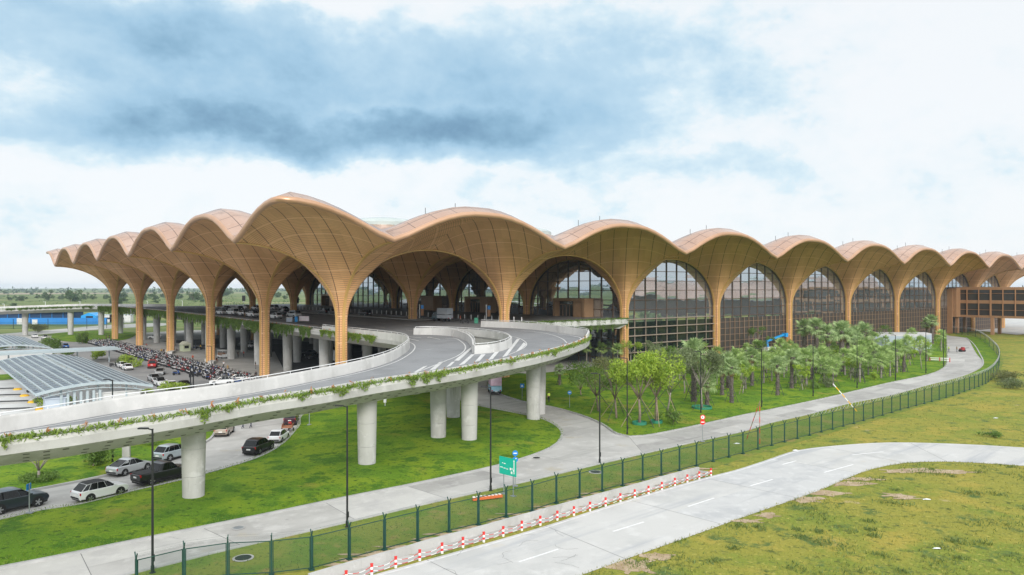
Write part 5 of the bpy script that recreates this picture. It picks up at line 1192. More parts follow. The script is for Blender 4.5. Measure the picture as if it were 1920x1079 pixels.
q.box((.80, y_, z0 + .82), (.09, .01, 1.2)); q.add([(.70, y_, z0 + 1.36), (.90, y_, z0 + 1.36), (.80, y_, z0 + 1.5)], [(0, 1, 2)]); q.beam((.78, y_, z0 + .45), (.60, y_, z0 + .72), .08, .01)
for x, z, w in ((.38, z0 + .62, .2), (.50, z0 + .30, .2)): q.box((x, y_, z), (w, .01, w * 1.05))
for x, z, w in ((-.78, z0 + .62, .34), (-.38, z0 + .58, .26), (-.05, z0 + .55, .22), (-.62, z0 + 1.02, .14), (-.36, z0 + 1.0, .22)): q.box((x, y_, z), (w, .01, .07))
q.build('sign_graphic', M['white_gloss'], S_)
def round_sign(px, py, top, label, discs, face=-math.pi / 2, square=False):
    x, y = g(px, py); t = empty('road_sign', (x, y, .1), 0, label, 'sign'); q = MB(); q.tube([(0, .05, 0), (0, .05, top)], .035, 8); q.box((0, .05, .02), (.5, .4, .06)); q.build('post', M['grey_post'], t)
    for z, r, cols in discs:
        b = MB(); k = 0
        if square: b.box((0, 0, z), (2 * r, .04, 2 * r))
        else: b.lathe([(r, -.02), (r, .02)], (0, 0, z), 24, axis='y')
        pl = b.build('sign_panel', M[cols[0]], t)
        e = MB()
        for c, kind in cols[1]:
            if kind == 'disc': e.lathe([(r * .68, -.028), (r * .68, -.021)], (0, 0, z), 24, axis='y')
            elif kind == 'bar': e.box((0, -.03, z), (r * 1.3, .012, r * .36))
            elif kind == 'digit': e.box((0, -.035, z), (r * .22, .01, r * .62)); e.box((-r * .12, -.035, z + r * .2), (r * .2, .01, r * .14))
            elif kind == 'tri': e.add([(-r * .6, -.03, z - r * .45), (r * .6, -.03, z - r * .45), (0, -.03, z + r * .55)], [(0, 1, 2)])
            elif kind == 'marks':
                for dx in (-.4, .0, .4): e.box((r * dx, -.03, z + r * .1), (r * .3, .012, r * .5))
            elif kind == 'arrow': e.beam((-r * .45, -.03, z - r * .45), (r * .4, -.03, z + r * .4), .06, .012); e.box((r * .3, -.03, z + r * .42), (r * .5, .012, .06))
            e.build('sign_graphic', M[c], pl); e = MB()
    return t
round_sign(966, 914, 3.35, 'two blue round signs on one post behind the green direction sign', [(3.1, .26, ('sign_blue', [('white_gloss', 'bar')])), (2.5, .26, ('sign_blue', [('white_gloss', 'arrow')]))])
round_sign(1317.5, 830, 3.2, 'red ringed speed sign above a red no-entry disc by the fence', [(2.95, .31, ('sign_red', [('white_gloss', 'disc'), ('dark_steel', 'digit')])), (2.36, .31, ('sign_red', [('white_gloss', 'bar')]))])
round_sign(979, 752, 2.7, 'blue square sign with white triangle beside the last ramp pillar', [(2.4, .33, ('sign_blue', [('white_gloss', 'tri')]))], square=True)
round_sign(1068, 767, 2.65, 'single blue round sign on the lawn edge of the bend', [(2.4, .30, ('sign_blue', [('white_gloss', 'marks')]))])
t = empty('road_sign', (*g(55, 969), .3), 0, 'blue sign seen edge-on on a grey post by the dark SUV', 'sign'); q = MB(); q.tube([(0, 0, 0), (0, 0, 2.4)], .045, 8); q.box((0, 0, .02), (.55, .4, .06)); q.build('post', M['grey_post'], t); q = MB(); q.box((-.05, 0, 2.15), (.06, .55, .5)); q.build('sign_panel', M['sign_blue'], t)
t = empty('light_mast', (*g(580, 801), .3), 0, 'slim pale grey mast on the lawn edge below the ramp', 'mast'); q = MB(); q.tube([(0, 0, 0), (0, 0, 6.5)], .06, 8); q.box((0, 0, .03), (.5, .5, .08)); q.build('pole', M['grey_post'], t); q = MB(); q.box((0, 0, 6.5), (.4, .2, .1)); q.build('lamp_head', M['white_metal'], t)
t = empty('meter_box', (*g(722, 768), .5), 0, 'small white box on a short post on the ramp lawn', 'box'); q = MB(); q.tube([(0, 0, 0), (0, 0, .6)], .05, 8); q.build('post', M['white_metal'], t); q = MB(); q.box((0, 0, .82), (.4, .3, .5)); q.box((0, 0, 1.09), (.46, .36, .04)); q.build('cabinet', M['white_metal'], t)
t = empty('stone_pedestal', (*g(237, 864), .3), .3, 'square grey stone pedestal with pale cap on the lawn behind the silver saloon', 'pedestal'); q = MB(); q.box((0, 0, .7), (.72, .72, 1.4)); q.build('shaft', M['pillar'], t); q = MB(); q.box((0, 0, 1.44), (.84, .84, .1)); q.build('cap', M['white_paint'], t)
M['orange'] = mat('orange_plastic', (.75, .16, .04), .45); M['yellow'] = mat('yellow_paint', (.80, .45, .02), .5)
t = empty('plastic_barrier', (*g(914, 938), .1), .42, 'toppled orange and white barrier lying in the grass behind the fence', 'barrier')
q = MB(); q.box((0, 0, .12), (2.8, .3, .2)); q.build('rail', M['orange'], t); q = MB(); [q.box((-1.2 + .35 * k, .2, .2), (.2, .3, .14)) for k in range(8)]; q.build('white_block', M['white_gloss'], t)
def manhole(px, py, r, dark, lab):
    t = empty('manhole_cover', (*g(px, py), .05), 0, lab, 'manhole'); q = MB(); q.lathe([(r * 1.3, 0), (r * 1.3, .02), (r, .03)], n=28); q.build('collar', M['concrete' if dark else 'kerb'], t); q = MB(); q.lathe([(r, .02), (r, .036), (.05, .04)], n=28); q.build('lid', M['dark_steel' if dark else 'grey_post'], t)
manhole(447, 991.5, .38, False, 'grey manhole lid set in the perimeter road'); manhole(456, 1048, .55, True, 'black manhole lid in a white ring near the bottom left fence'); manhole(1117, 886.5, .55, True, 'black manhole lid in a white ring by the bend fence'); manhole(1006, 860, .4, True, 'dark drain lid at the lawn kerb above the blue signs')
M['litter'] = mat('white_plastic', (.72, .74, .74), .4)
for px, py, s, lab in ((1738, 938, .26, 'crumpled white plastic sheet lying in the dry field below the bend'), (1757, 1030, .22, 'torn pale plastic strip low in the dry field'), (1866, 785, .25, 'small white litter on the upper field by the weed clump'), (1491, 846, .3, 'white scrap at the service road edge'), (1381, 833, .28, 'white square scrap behind the fence mesh')):
    x, y = g(px, py); b = MB(); rr_ = random.Random(px); ring_ = [(math.cos(a) * s * rr_.uniform(.5, 1.3) * 1.5, math.sin(a) * s * rr_.uniform(.3, .8), rr_.uniform(0, .05)) for a in np.linspace(0, 6.0, 11)]
    b.add(ring_ + [(0, 0, s * .42)], [(i, (i + 1) % 11, 11) for i in range(11)]); o = b.build('plastic_litter', M['litter'], loc=(x, y, .04)); tag(o, lab, 'litter')
# poles in the lawn by the road
def stick(name, a, b, r, cols, lab):
    q = MB(); a, b = Vector(a), Vector(b); n = 8
    for k in range(n): q.beam(a.lerp(b, k / n), a.lerp(b, (k + 1) / n), r * 2, mi=k % len(cols))
    return tag(q.build(name, cols), lab, 'pole')
x1, y1 = g(1607, 772); x2, y2 = x1 - 3.2, y1 + 1.5
stick('striped_pole', (x1, y1, 0), (at(1562, y2), y2, H0 - (720 - HY) / F * y2), .06, [M['yellow'], M['white_gloss']], 'yellow and white striped pole leaning over the road')
x1, y1 = g(1424.5, 833); stick('red_pole', (x1, y1, 0), (x1, y1, H0 - (752 - HY) / F * y1), .035, [M['red_paint'], M['stake']], 'thin upright red and wooden pole by the fence')
x0_, y0_ = g(1400, 824); stick('red_pole', (x0_, y0_, 0), (x1 - .1, y1 - .1, H0 - (756 - HY) / F * y1), .03, [M['red_paint'], M['stake']], 'thin red pole leaning on the upright one by the fence')
t = empty('road_barrier', (*g(1762, 679), 0), -.35, 'red and white construction barrier across the road spur at the bend', 'barrier')
for x in (-2.2, 0, 2.2): q = MB(); q.box((x, 0, .55), (.12, .5, 1.1)); q.build('leg', M['red_paint'], t)
q = MB(); [q.box((0, 0, z), (4.6, .08, .16)) for z in (.5, .95)]; q.build('rail', M['white_gloss'], t)
t = empty('roller_machine', (*g(1804, 660), 0), .4, 'small red compactor machine working on the far road bend', 'machine'); t.scale = (.72, .72, .72); M['dull_red'] = mat('dull_red', (.33, .035, .035), .6)
q = MB(); q.box((0, 0, 1.0), (2.0, 1.2, .7)); q.box((.4, 0, 1.6), (.9, 1.0, .5)); q.build('body', M['dull_red'], t); [MB().lathe([(.5, -.6), (.5, .6)], (x, 0, .5), 14, axis='y').build('drum', M['dark_steel'], t) for x in (-.9, .9)]; q = MB(); q.beam((1.0, 0, 1.3), (4.5, .4, 1.5), .12); q.build('boom', M['dark_steel'], t)
# hoarding, lifting boom, crane lorry by the terminal foot
M['hoarding'] = mat('hoarding_grey_blue', (.42, .48, .56), .5, col2=(.48, .54, .61), scale=.2)
hb_ = [g(1638, 658), g(1725, 661.5), g(1747, 655), (at(1735, 231), 231), (at(1640, 231), 231)]
t = empty('site_hoarding', (*hb_[1], 0), 0, 'pale blue-grey boarded enclosure with white top on the lawn', 'hoarding'); q = MB(); q.prism([(a - hb_[1][0], b - hb_[1][1]) for a, b in hb_], 0, 4.5); q.build('boarding', M['hoarding'], t)
q = MB(); q.prism([(a - hb_[1][0], b - hb_[1][1]) for a, b in hb_], 4.5, 4.7); q.build('cover_sheet', M['white_paint'], t)
M['lift_blue'] = mat('lift_blue', (.02, .30, .68), .35)
bx, by = g(1442, 662); t = empty('boom_lift', (bx, by, 0), .55, 'bright blue boom lift raised against the terminal screen wall', 'machine')
q = MB(); q.box((0, 0, 1.1), (3.2, 2.0, 1.1)); q.build('chassis', M['white_metal'], t)
for x in (-1.1, 1.1):
    for y in (-1.0, 1.0): q = MB(); q.lathe([(.5, -.2), (.5, .2)], (x, y, .5), 14, axis='y'); q.build('wheel', M['dark_steel'], t)
q = MB(); q.beam((-.6, 0, 1.8), (-1.0, 0, 3.4), .5); q.beam((-1.0, 0, 3.4), (6.4, 0, 5.0), .5, .55); q.build('boom', M['lift_blue'], t); q = MB(); q.box((6.9, 0, 4.9), (1.0, 1.4, 1.1)); q.build('basket', M['lift_blue'], t)
bx, by = g(1362, 664); t = empty('crane_lorry', (bx, by, 0), TH, 'white cab lorry with folded red crane at the terminal foot', 'lorry')
q = MB(); q.box((-3.4, 0, 1.7), (2.2, 2.3, 2.4)); q.box((-3.6, 0, 2.95), (1.8, 2.2, .15)); q.build('cab', M['white_gloss'], t); q = MB(); q.box((-4.52, 0, 2.1), (.06, 2.0, .9)); q.build('windscreen', M['dark_steel'], t)
q = MB(); q.box((1.4, 0, 1.1), (7.2, 2.3, .35)); q.build('bed', M['dark_steel'], t); q = MB(); q.beam((-1.8, 0, 1.3), (-1.8, 0, 3.2), .7); q.beam((-2.4, 0, 3.2), (1.6, 0, 3.5), .8, .8); q.beam((1.6, 0, 3.1), (5.6, 0, 2.9), .7, .8); q.build('crane', M['sign_red'], t)
for x in (-3.3, 1.5, 3.4):
    for y in (-1.0, 1.0): q = MB(); q.lathe([(.5, -.18), (.5, .18)], (x, y, .5), 14, axis='y'); q.build('wheel', M['dark_steel'], t)
bx, by = g(1282, 678); t = empty('traffic_cone', (bx, by, 0), 0, 'orange and white cone at the terminal foot', 'cone'); q = MB(); q.lathe([(.22, .05), (.2, .3)], n=10); q.lathe([(.13, .55), (.05, 1.0)], n=10); q.box((0, 0, .03), (.6, .6, .06)); q.build('cone_body', M['orange'], t); q = MB(); q.lathe([(.2, .3), (.13, .55)], n=10); q.build('reflective_band', M['white_gloss'], t)

# forecourt fixtures
M['totem_orange'] = mat('totem_orange', (.42, .20, .08), .5, col2=(.30, .15, .07), scale=2)
pb_ = MB(); pb_.lathe([(.09, 0), (.09, 1.0), (.04, 1.06)], n=8); pbm = pb_.build('white_bollard', M['white_gloss'], mesh_only=True)
for u in np.arange(2, 190, 2.6):
    o = bpy.data.objects.new('white_bollard', pbm); COL.objects.link(o); o.location = wl(43, u, DECK + .4); tag(o, 'thin white bollard in the long row along the forecourt pavement', 'bollard', 'white bollards of the forecourt')
for px, py, lab, kind in ((791, 597, 'white and orange information totem behind the grey lorry', 0), (916, 599, 'white and orange information totem beside the forecourt column', 0), (457, 568, 'black display totem above the white parked cars', 1), (557, 573, 'black display totem behind the black cars', 1), (413, 566, 'black display totem at the far left of the forecourt', 1)):
    x, y = g(px, py, DECK + .4); t = empty('information_totem', (x, y, DECK + .4), .3, lab, 'totem')
    if kind == 0:
        q = MB(); q.box((-.55, 0, 1.7), (.16, .2, 3.4)); q.build('post', M['white_gloss'], t); q = MB(); q.box((.1, 0, 1.4), (.7, .14, 1.6)); q.build('panel', M['totem_orange'], t); q = MB(); q.box((.1, 0, 2.7), (.7, .14, .9)); q.build('header', M['sign_blue'], t); q = MB(); q.box((.1, 0, .4), (.9, .2, .5)); q.build('base', M['dark_steel'], t)
    else: q = MB(); q.box((0, 0, 2.1), (1.5, .3, 2.6)); q.build('display', M['dark_steel'], t); q = MB(); q.box((0, 0, .4), (.3, .2, .8)); q.build('foot', M['grey_post'], t)
def dkxy(px, py, z=DECK): return g(px, py, z)
bx, by = dkxy(553, 604); 
t = empty('blue_barrel', (bx + .3, by, DECK), 0, 'blue plastic barrel at the street stall on the deck edge', 'barrel'); q = MB(); q.lathe([(.3, 0), (.36, .3), (.36, .8), (.3, 1.15)], n=14); q.build('drum', M['lift_blue'], t); q = MB(); q.lathe([(.31, 1.15), (.31, 1.22), (.1, 1.24)], n=14); q.build('lid', M['sign_blue'], t)
t = empty('cool_box', (bx - 1.4, by + .4, DECK), .3, 'pale grey cool box left of the blue barrel on the deck edge', 'cool box'); q = MB(); q.box((0, 0, .45), (1.3, .8, .9)); q.build('box', M['hoarding'], t); q = MB(); q.box((0, 0, .95), (1.36, .86, .12)); q.build('lid', M['white_gloss'], t)
t = empty('stall_banner', (bx + 2.0, by + .2, DECK), -.2, 'white and pink banner hung on a frame right of the blue barrel', 'banner'); q = MB(); q.box((0, 0, .75), (2.4, .05, 1.1)); q.build('cloth', mat('banner_cloth', (.75, .62, .64), .7, col2=(.85, .82, .82), scale=1.3), t); q = MB(); [q.box((x, .05, .65), (.06, .06, 1.3)) for x in (-1.2, 1.2)]; q.build('frame', M['grey_post'], t)
bx, by = dkxy(893, 607); t = empty('green_bin', (bx, by, DECK), 0, 'green wheeled bin at the end of the ramp parapet', 'bin'); q = MB(); q.box((0, 0, .6), (.8, .7, 1.1)); q.build('body', M['guard'], t); q = MB(); q.box((0, 0, 1.2), (.86, .78, .1)); q.build('lid', M['guard'], t)

# ------------------------------------------------------------------ car park: solar roofs, walkway roof, kiosk, blue site
M['pk_asphalt'] = layered('parking_asphalt', (.30, .30, .295), [((.24, .24, .24), .1, .45, .66, 7, None), ((.36, .355, .34), .25, .55, .72, 7, None)], .85)
tag(sheet('parking_road', [wl(v, u)[:2] for v, u in ((-3.2, 4), (-3.2, 172), (-24, 172), (-24, 60), (-28, 4))], .03, M['pk_asphalt'], step=10), **ST)
M['pav_white'] = layered('pale_paving', (.60, .60, .585), [((.52, .52, .51), .2, .45, .66, 7, None)], .8)
tag(sheet('pale_pavement', [wl(v, u)[:2] for v, u in ((-28, -6), (-28, 60), (-100, 60), (-100, -6))], .035, M['pav_white'], step=10), **ST)
tag(sheet('car_park_grass', [g(0, 703), g(48, 700), g(52, 709), g(0, 714), g(-60, 716), g(-60, 705)], .06, M['lawn']), **ST)
M['solar'] = mat('solar_panel', (.10, .13, .16), .45, col2=(.16, .19, .22), scale=.15)
M['pale_blue_steel'] = mat('pale_blue_steel', (.36, .43, .46), .45, col2=(.42, .48, .50), scale=.3)
def carport(v0_, v1_, u0_, u1_, z0_, rise, lab, nu=22, nv=13, cols=True):
    t = empty('solar_car_port', wl(v0_, u0_), TH, lab, 'car port'); Wv, Lu = v1_ - v0_, u1_ - u0_
    zf_ = lambda v: z0_ + rise * math.sin(math.pi * (.12 + .76 * v / Wv))
    pn, bm_ = MB(), MB()
    for i in range(nv):
        a, b = Wv * (i + .12) / nv, Wv * (i + .70) / nv
        for k in range(nu):
            c, d = Lu * (k + .10) / nu, Lu * (k + .80) / nu
            if i == nv // 2: continue
            pn.add([(a, c, zf_(a) + .12), (b, c, zf_(b) + .12), (b, d, zf_(b) + .12), (a, d, zf_(a) + .12), (a, c, zf_(a) + .06), (b, c, zf_(b) + .06), (b, d, zf_(b) + .06), (a, d, zf_(a) + .06)], [(0, 1, 2, 3), (7, 6, 5, 4), (0, 4, 5, 1), (1, 5, 6, 2), (2, 6, 7, 3), (3, 7, 4, 0)])
    pn.build('solar_panels', M['solar'], t)
    for i in range(nv + 1):
        v = Wv * i / nv; bm_.beam((v, 0, zf_(v)), (v, Lu, zf_(v)), .30 if i in (nv // 2, nv // 2 + 1) else .2, .2)
    for k in range(nu + 1):
        u = Lu * k / nu; pts = [(Wv * q / 10, u, zf_(Wv * q / 10) - .16) for q in range(11)]
        for a, b in zip(pts[:-1], pts[1:]): bm_.beam(a, b, .14, .12)
    bm_.build('roof_beams', M['pale_blue_steel'], t)
    for e, u in enumerate((-.25, Lu + .25)):
        ed = MB()
        pts = [(Wv * q / 14, u, zf_(Wv * q / 14) - .1) for q in range(15)]
        for a, b in zip(pts[:-1], pts[1:]): ed.beam(a, b, .8, .34)
        lo = [(p[0], p[1] + (.3 if e == 0 else -.3), p[2] - .75) for p in pts[1:-1]]
        for a, b in zip(lo[:-1], lo[1:]): ed.beam(a, b, .12)
        for k in range(12): ed.beam((pts[k + 1][0], lo[k][1], pts[k + 1][2] - .1), lo[k + (k % 2 == 0)], .08); 
        ed.build('edge_truss', M['pale_blue_steel'], t)
    for k in range(6):
        for v in (Wv * .22, Wv * .78): q = MB(); q.tube([(v, Lu * (k + .1) / 5.4, -.1), (v, Lu * (k + .1) / 5.4, zf_(v) - .2)], .17, 8); q.build('column', M['pale_blue_steel'], t)
    if cols:
        for k in range(7): q = MB(); q.box((3.4 + .85 * k, .7, (z0_ + .5) / 2), (.34, .5, z0_ + .5)); q.build('column', M['pale_blue_steel'], t)
    return t
carport(-44.5, -28.8, 7.5, 66, 2.7, 1.7, 'large arched car port of slatted solar panels nearest the ramp')
carport(-46, -30, 102, 150, 2.7, 1.7, 'second arched solar car port further back at the left edge', nu=18, cols=False)
carport(-64, -48, 96, 140, 2.7, 1.7, 'third solar car port cut off by the left frame edge', nu=16, cols=False)
def block(name, v, u, sx, sy, h, m, lab, cat, part='walls', top='roof', mt=None, zt=.18):
    t = empty(name, wl(v, u), TH, lab, cat); q = MB(); q.box((0, 0, h / 2), (sx, sy, h)); q.build(part, m, t); q = MB(); q.box((0, 0, h + zt / 2), (sx + .3, sy + .3, zt)); q.build(top, mt or m, t); return t
block('service_block', -33.5, 9.6, 6.5, 2.2, 2.5, M['pav_white'], 'plain white service wall under the near car port end', 'building')
block('ticket_booth', -41.8, 9.2, 2.6, 2.0, 2.3, M['hoarding'], 'pale blue ticket booth under the left car port end', 'booth')
block('service_block', -36, 103, 13, 2, 2.9, M['pav_white'], 'long beige wall block under the second car port', 'building')
# walkway roof
t = empty('walkway_roof', wl(-62, 86), TH, 'long flat pale blue walkway roof behind the large car port', 'canopy'); q = MB(); q.box((22, 3, 3.3), (46, 7, .3)); [q.box((22, y, 3.55), (46, .25, .2)) for y in (-.4, 3, 6.4)]; q.build('roof_deck', M['pale_blue_steel'], t)
for k in range(7): q = MB(); q.tube([(1 + 7 * k, 3, -.1), (1 + 7 * k, 3, 3.2)], .16, 8); q.build('column', M['pale_blue_steel'], t)
for k, (px, py) in enumerate(((33, 731.5), (46, 743.5), (61, 755.5), (76, 769))):
    x, y = g(px, py); t = empty('traffic_island', (x, y, .04), .22, ('kerbed lane island with yellow nose, %s from the car port' % ('first', 'second', 'third', 'fourth')[k]), 'traffic island'); q = MB(); q.box((-4.6, 0, .09), (8.0, .9, .18)); q.build('kerb_slab', M['kerb'], t); q = MB(); q.lathe([(.75, 0), (.62, .22), (.3, .3)], n=14); q.build('yellow_nose', M['yellow'], t); q = MB(); q.box((-4.6, .5, .2), (7.6, .12, .3)); q.build('rail', M['dark_steel'], t)
# kiosk, plinths
bx, by = g(347, 659); t = empty('kiosk', (bx, by, 0), TH + .2, 'small pale green vendor kiosk with pitched roof under the forecourt', 'kiosk'); M['pale_green'] = mat('pale_green', (.55, .60, .42), .6)
q = MB(); q.box((0, 0, 1.0), (2.2, 2.2, 2.0)); q.build('walls', M['pale_green'], t); q = MB(); q.add([(-1.4, -1.4, 2.0), (1.4, -1.4, 2.0), (1.4, 1.4, 2.0), (-1.4, 1.4, 2.0), (0, -1.4, 2.9), (0, 1.4, 2.9)], [(0, 1, 4), (2, 3, 5), (1, 2, 5, 4), (3, 0, 4, 5), (3, 2, 1, 0)]); q.build('roof', mat('kiosk_roof', (.62, .62, .50), .6), t); q = MB(); q.box((-.1, -1.12, 1.3), (1.3, .06, .8)); q.build('hatch', M['dark_steel'], t)
k = 0
for u_, lab in ((2 * SU, 'second'), (3 * SU, 'third')):
    for dv, side in ((-3.4, 'outer'), (3.4, 'inner')):
        o = MB().box((0, 0, .35), (3.4, 1.3, .7)).box((0, 0, .74), (3.6, 1.5, .08)).build('concrete_bench', M['rampwhite'], loc=wl(dv * .2, u_ + dv, 0)); o.rotation_euler = (0, 0, TH + R(60)); tag(o, 'low white concrete bench block on the %s side of the %s outer tree column' % (side, lab), 'bench')
pk = MB(); pk.lathe([(.06, 0), (.06, 1.0), (.02, 1.05)], n=6); pkm = pk.build('slim_post', M['dark_steel'], mesh_only=True)
for u in np.arange(22, 165, 1.9):
    o = bpy.data.objects.new('slim_post', pkm); COL.objects.link(o); o.location = wl(-3.6, u, 0); tag(o, 'thin dark post in the row between the motorbikes and the plaza', 'post', 'thin posts along the plaza edge')
for px, py in ((357, 729), (362.5, 728)):
    x, y = g(px, py); t = empty('camera_post', (x, y, 0), 0, 'black camera post pair behind the ramp parapet, %s one' % ('left' if px < 360 else 'right'), 'post'); q = MB(); q.tube([(0, 0, 0), (0, 0, 4.2)], .12, 8); q.build('pole', M['dark_steel'], t); q = MB(); q.box((0, -.1, 2.4), (.35, .3, .6)); q.build('cabinet', M['dark_steel'], t)
# blue builders' site beyond the far ramp
M['blue_sheet'] = mat('blue_sheet', (.01, .17, .50), .5, col2=(.03, .22, .56), scale=.1); M['dark_blue'] = mat('dark_blue_void', (.01, .045, .12), .7)
yb = 372.0; t = empty('blue_hoarding', (at(85, yb), yb, 0), 0, 'long bright blue site hoarding beyond the far ramp', 'hoarding'); q = MB(); q.box((0, 0, 1.6), (at(172, yb) - at(-60, yb), .3, 3.2)); q.build('sheeting', M['blue_sheet'], t); q = MB(); q.box((at(41, yb) - at(85, yb), -.3, 1.5), (4.5, .3, 3.2)); q.box((at(66, yb) - at(85, yb), -.3, 1.2), (2.6, .3, 2.4)); q.build('gate', M['white_paint'], t)
yb = 396.0; t = empty('site_shed', (at(40, yb), yb, 0), 0, 'open blue shed with white roof edge beyond the hoarding', 'shed'); Wd_ = at(128, yb) - at(-60, yb); q = MB(); q.box((0, 6, 2.6), (Wd_, 10, 5.2)); q.build('walls', M['dark_blue'], t); q = MB(); q.box((0, 5, 5.5), (Wd_ + 1, 13, .5)); q.build('roof', M['blue_sheet'], t); q = MB(); q.box((6, -1.7, 5.9), (Wd_ * .55, .4, .5)); q.build('roof_edge', M['white_paint'], t)
for k in range(9): q = MB(); q.box((-Wd_ / 2 + 1 + Wd_ / 9 * k, .8, 2.6), (.3, .3, 5.2)); q.build('column', M['blue_sheet'], t)
yb = 388.0; t = empty('site_tent', (at(166, yb), yb, 0), 0, 'small blue gabled tent right of the blue shed', 'tent'); q = MB(); q.add([(-4, 0, 0), (4, 0, 0), (4, 0, 3.6), (0, 0, 5.2), (-4, 0, 3.6), (-4, 8, 0), (4, 8, 0), (4, 8, 3.6), (0, 8, 5.2), (-4, 8, 3.6)], [(0, 1, 2, 3, 4), (9, 8, 7, 6, 5), (1, 6, 7, 2), (2, 7, 8, 3), (3, 8, 9, 4), (4, 9, 5, 0)]); q.build('cover', M['lift_blue'], t); q = MB(); q.box((.5, -.1, 2.2), (3.6, .2, 2.6)); q.build('opening', M['dark_steel'], t)
for x, lab in ((205, 'white site cabin row at the foot of the outermost column'), (228, 'white site cabins seen between the outer columns')):
    t = empty('site_cabin', (at(x, 392), 392, 0), 0, lab, 'cabin'); q = MB(); q.box((0, 0, 2.0), (11, 3, 4)); q.build('walls', M['white_paint'], t); q = MB(); q.box((0, 0, 4.1), (11.4, 3.4, .2)); q.build('roof', M['hoarding'], t); q = MB(); q.box((-1, -1.52, 2.2), (6, .06, .9)); q.build('window', M['dark_steel'], t)
tag(sheet('far_road', smooth_line(gl([(-40, 637), (60, 629), (140, 622), (215, 616), (300, 612), (300, 606), (215, 609), (140, 615), (60, 622), (-40, 630)]), 8), .02, M['concrete']), **ST)
ff = [(at(-40, 330), 330), (at(90, 330), 330), (at(200, 336), 336), (at(330, 350), 350)]; t = empty('site_fence', (*ff[1], 0), 0, 'thin dark fence with tall posts behind the far road', 'fence'); q, w = MB(), MB()
L_ = smooth_line(ff, 7)
for a, b in zip(L_[:-1], L_[1:]): q.beam((a[0] - ff[1][0], a[1] - ff[1][1], 0), (a[0] - ff[1][0], a[1] - ff[1][1], 4.6), .16); w.quad((a[0] - ff[1][0], a[1] - ff[1][1], .1), (b[0] - ff[1][0], b[1] - ff[1][1], .1), (b[0] - ff[1][0], b[1] - ff[1][1], 3.2), (a[0] - ff[1][0], a[1] - ff[1][1], 3.2))
q.build('posts', M['dark_steel'], t)['kind'] = 'stuff'; w.build('wire_panel', M['wire'], t)
# ------------------------------------------------------------------ vehicles
def paint(name, c, metal=0.0): return mat(name, c, .28, metal, coat=.3)
PT = dict(white=paint('white_car_paint', (.72, .73, .73)), black=paint('black_car_paint', (.012, .013, .015)), silver=paint('silver_car_paint', (.50, .52, .53), .4), blue_silver=paint('pale_blue_silver_paint', (.40, .46, .48), .4), beige=paint('beige_car_paint', (.45, .38, .31), .35),
          red=paint('red_car_paint', (.50, .02, .02)), dgrey=paint('dark_grey_blue_paint', (.030, .042, .050), .3), maroon=paint('dark_purple_paint', (.05, .012, .025), .2), blue=paint('blue_van_paint', (.03, .12, .35)))
M['car_glass'] = glass_mat('car_glass', (.006, .008, .009), 1.42, .04, wav=0.0); M['tyre'] = mat('tyre_rubber', (.014, .014, .014), .85); M['rim'] = mat('alloy_rim', (.45, .46, .47), .3, .8)
M['tail'] = mat('red_lens', (.45, .01, .015), .2); M['headlens'] = mat('clear_lens', (.70, .72, .72), .1); M['plate'] = mat('number_plate', (.75, .75, .72), .5); M['trim'] = mat('black_trim', (.015, .015, .015), .7)
TYPES = {   # length, width, height, belt, wheel radius, axles, body stations (x from the nose, low, belt), glasshouse (windscreen foot, roof front, roof rear, rear foot), lid
    'suv': dict(L=4.4, W=1.80, H=1.62, r=.36, ax=(.86, 3.50), st=((0, .42, .70), (.12, .26, .86), (.5, .24, .98), (1.25, .24, 1.03), (2.6, .24, 1.06), (3.7, .26, 1.08), (4.25, .30, 1.04), (4.4, .44, .92)), gh=(1.15, 1.95, 3.65, 4.22), tum=.80),
    'hatch': dict(L=4.0, W=1.70, H=1.50, r=.31, ax=(.78, 3.22), st=((0, .36, .60), (.12, .22, .74), (.55, .2, .86), (1.05, .2, .93), (2.4, .2, .96), (3.4, .22, .98), (3.85, .28, .95), (4.0, .40, .84)), gh=(.92, 1.75, 3.25, 3.85), tum=.80),
    'saloon': dict(L=4.5, W=1.75, H=1.48, r=.32, ax=(.90, 3.60), st=((0, .36, .58), (.12, .20, .70), (.6, .19, .82), (1.15, .19, .91), (2.6, .19, .95), (3.9, .22, 1.00), (4.38, .28, .98), (4.5, .40, .82)), gh=(1.05, 2.05, 3.05, 4.25), tum=.78),
    'pickup': dict(L=5.35, W=1.90, H=1.84, r=.40, ax=(.98, 4.20), st=((0, .50, .82), (.12, .36, 1.02), (.6, .34, 1.12), (1.45, .34, 1.15), (3.35, .36, 1.16), (3.5, .36, 1.16), (5.25, .40, 1.16), (5.35, .52, 1.10)), gh=(1.35, 2.05, 3.15, 3.50), tum=.84),
    'mpv': dict(L=4.9, W=1.85, H=1.90, r=.34, ax=(.92, 3.95), st=((0, .40, .70), (.1, .24, .92), (.5, .22, 1.04), (.9, .22, 1.10), (2.6, .22, 1.12), (4.4, .24, 1.14), (4.8, .28, 1.12), (4.9, .42, 1.0)), gh=(.75, 1.6, 4.4, 4.82), tum=.86)}
CARCACHE = {}
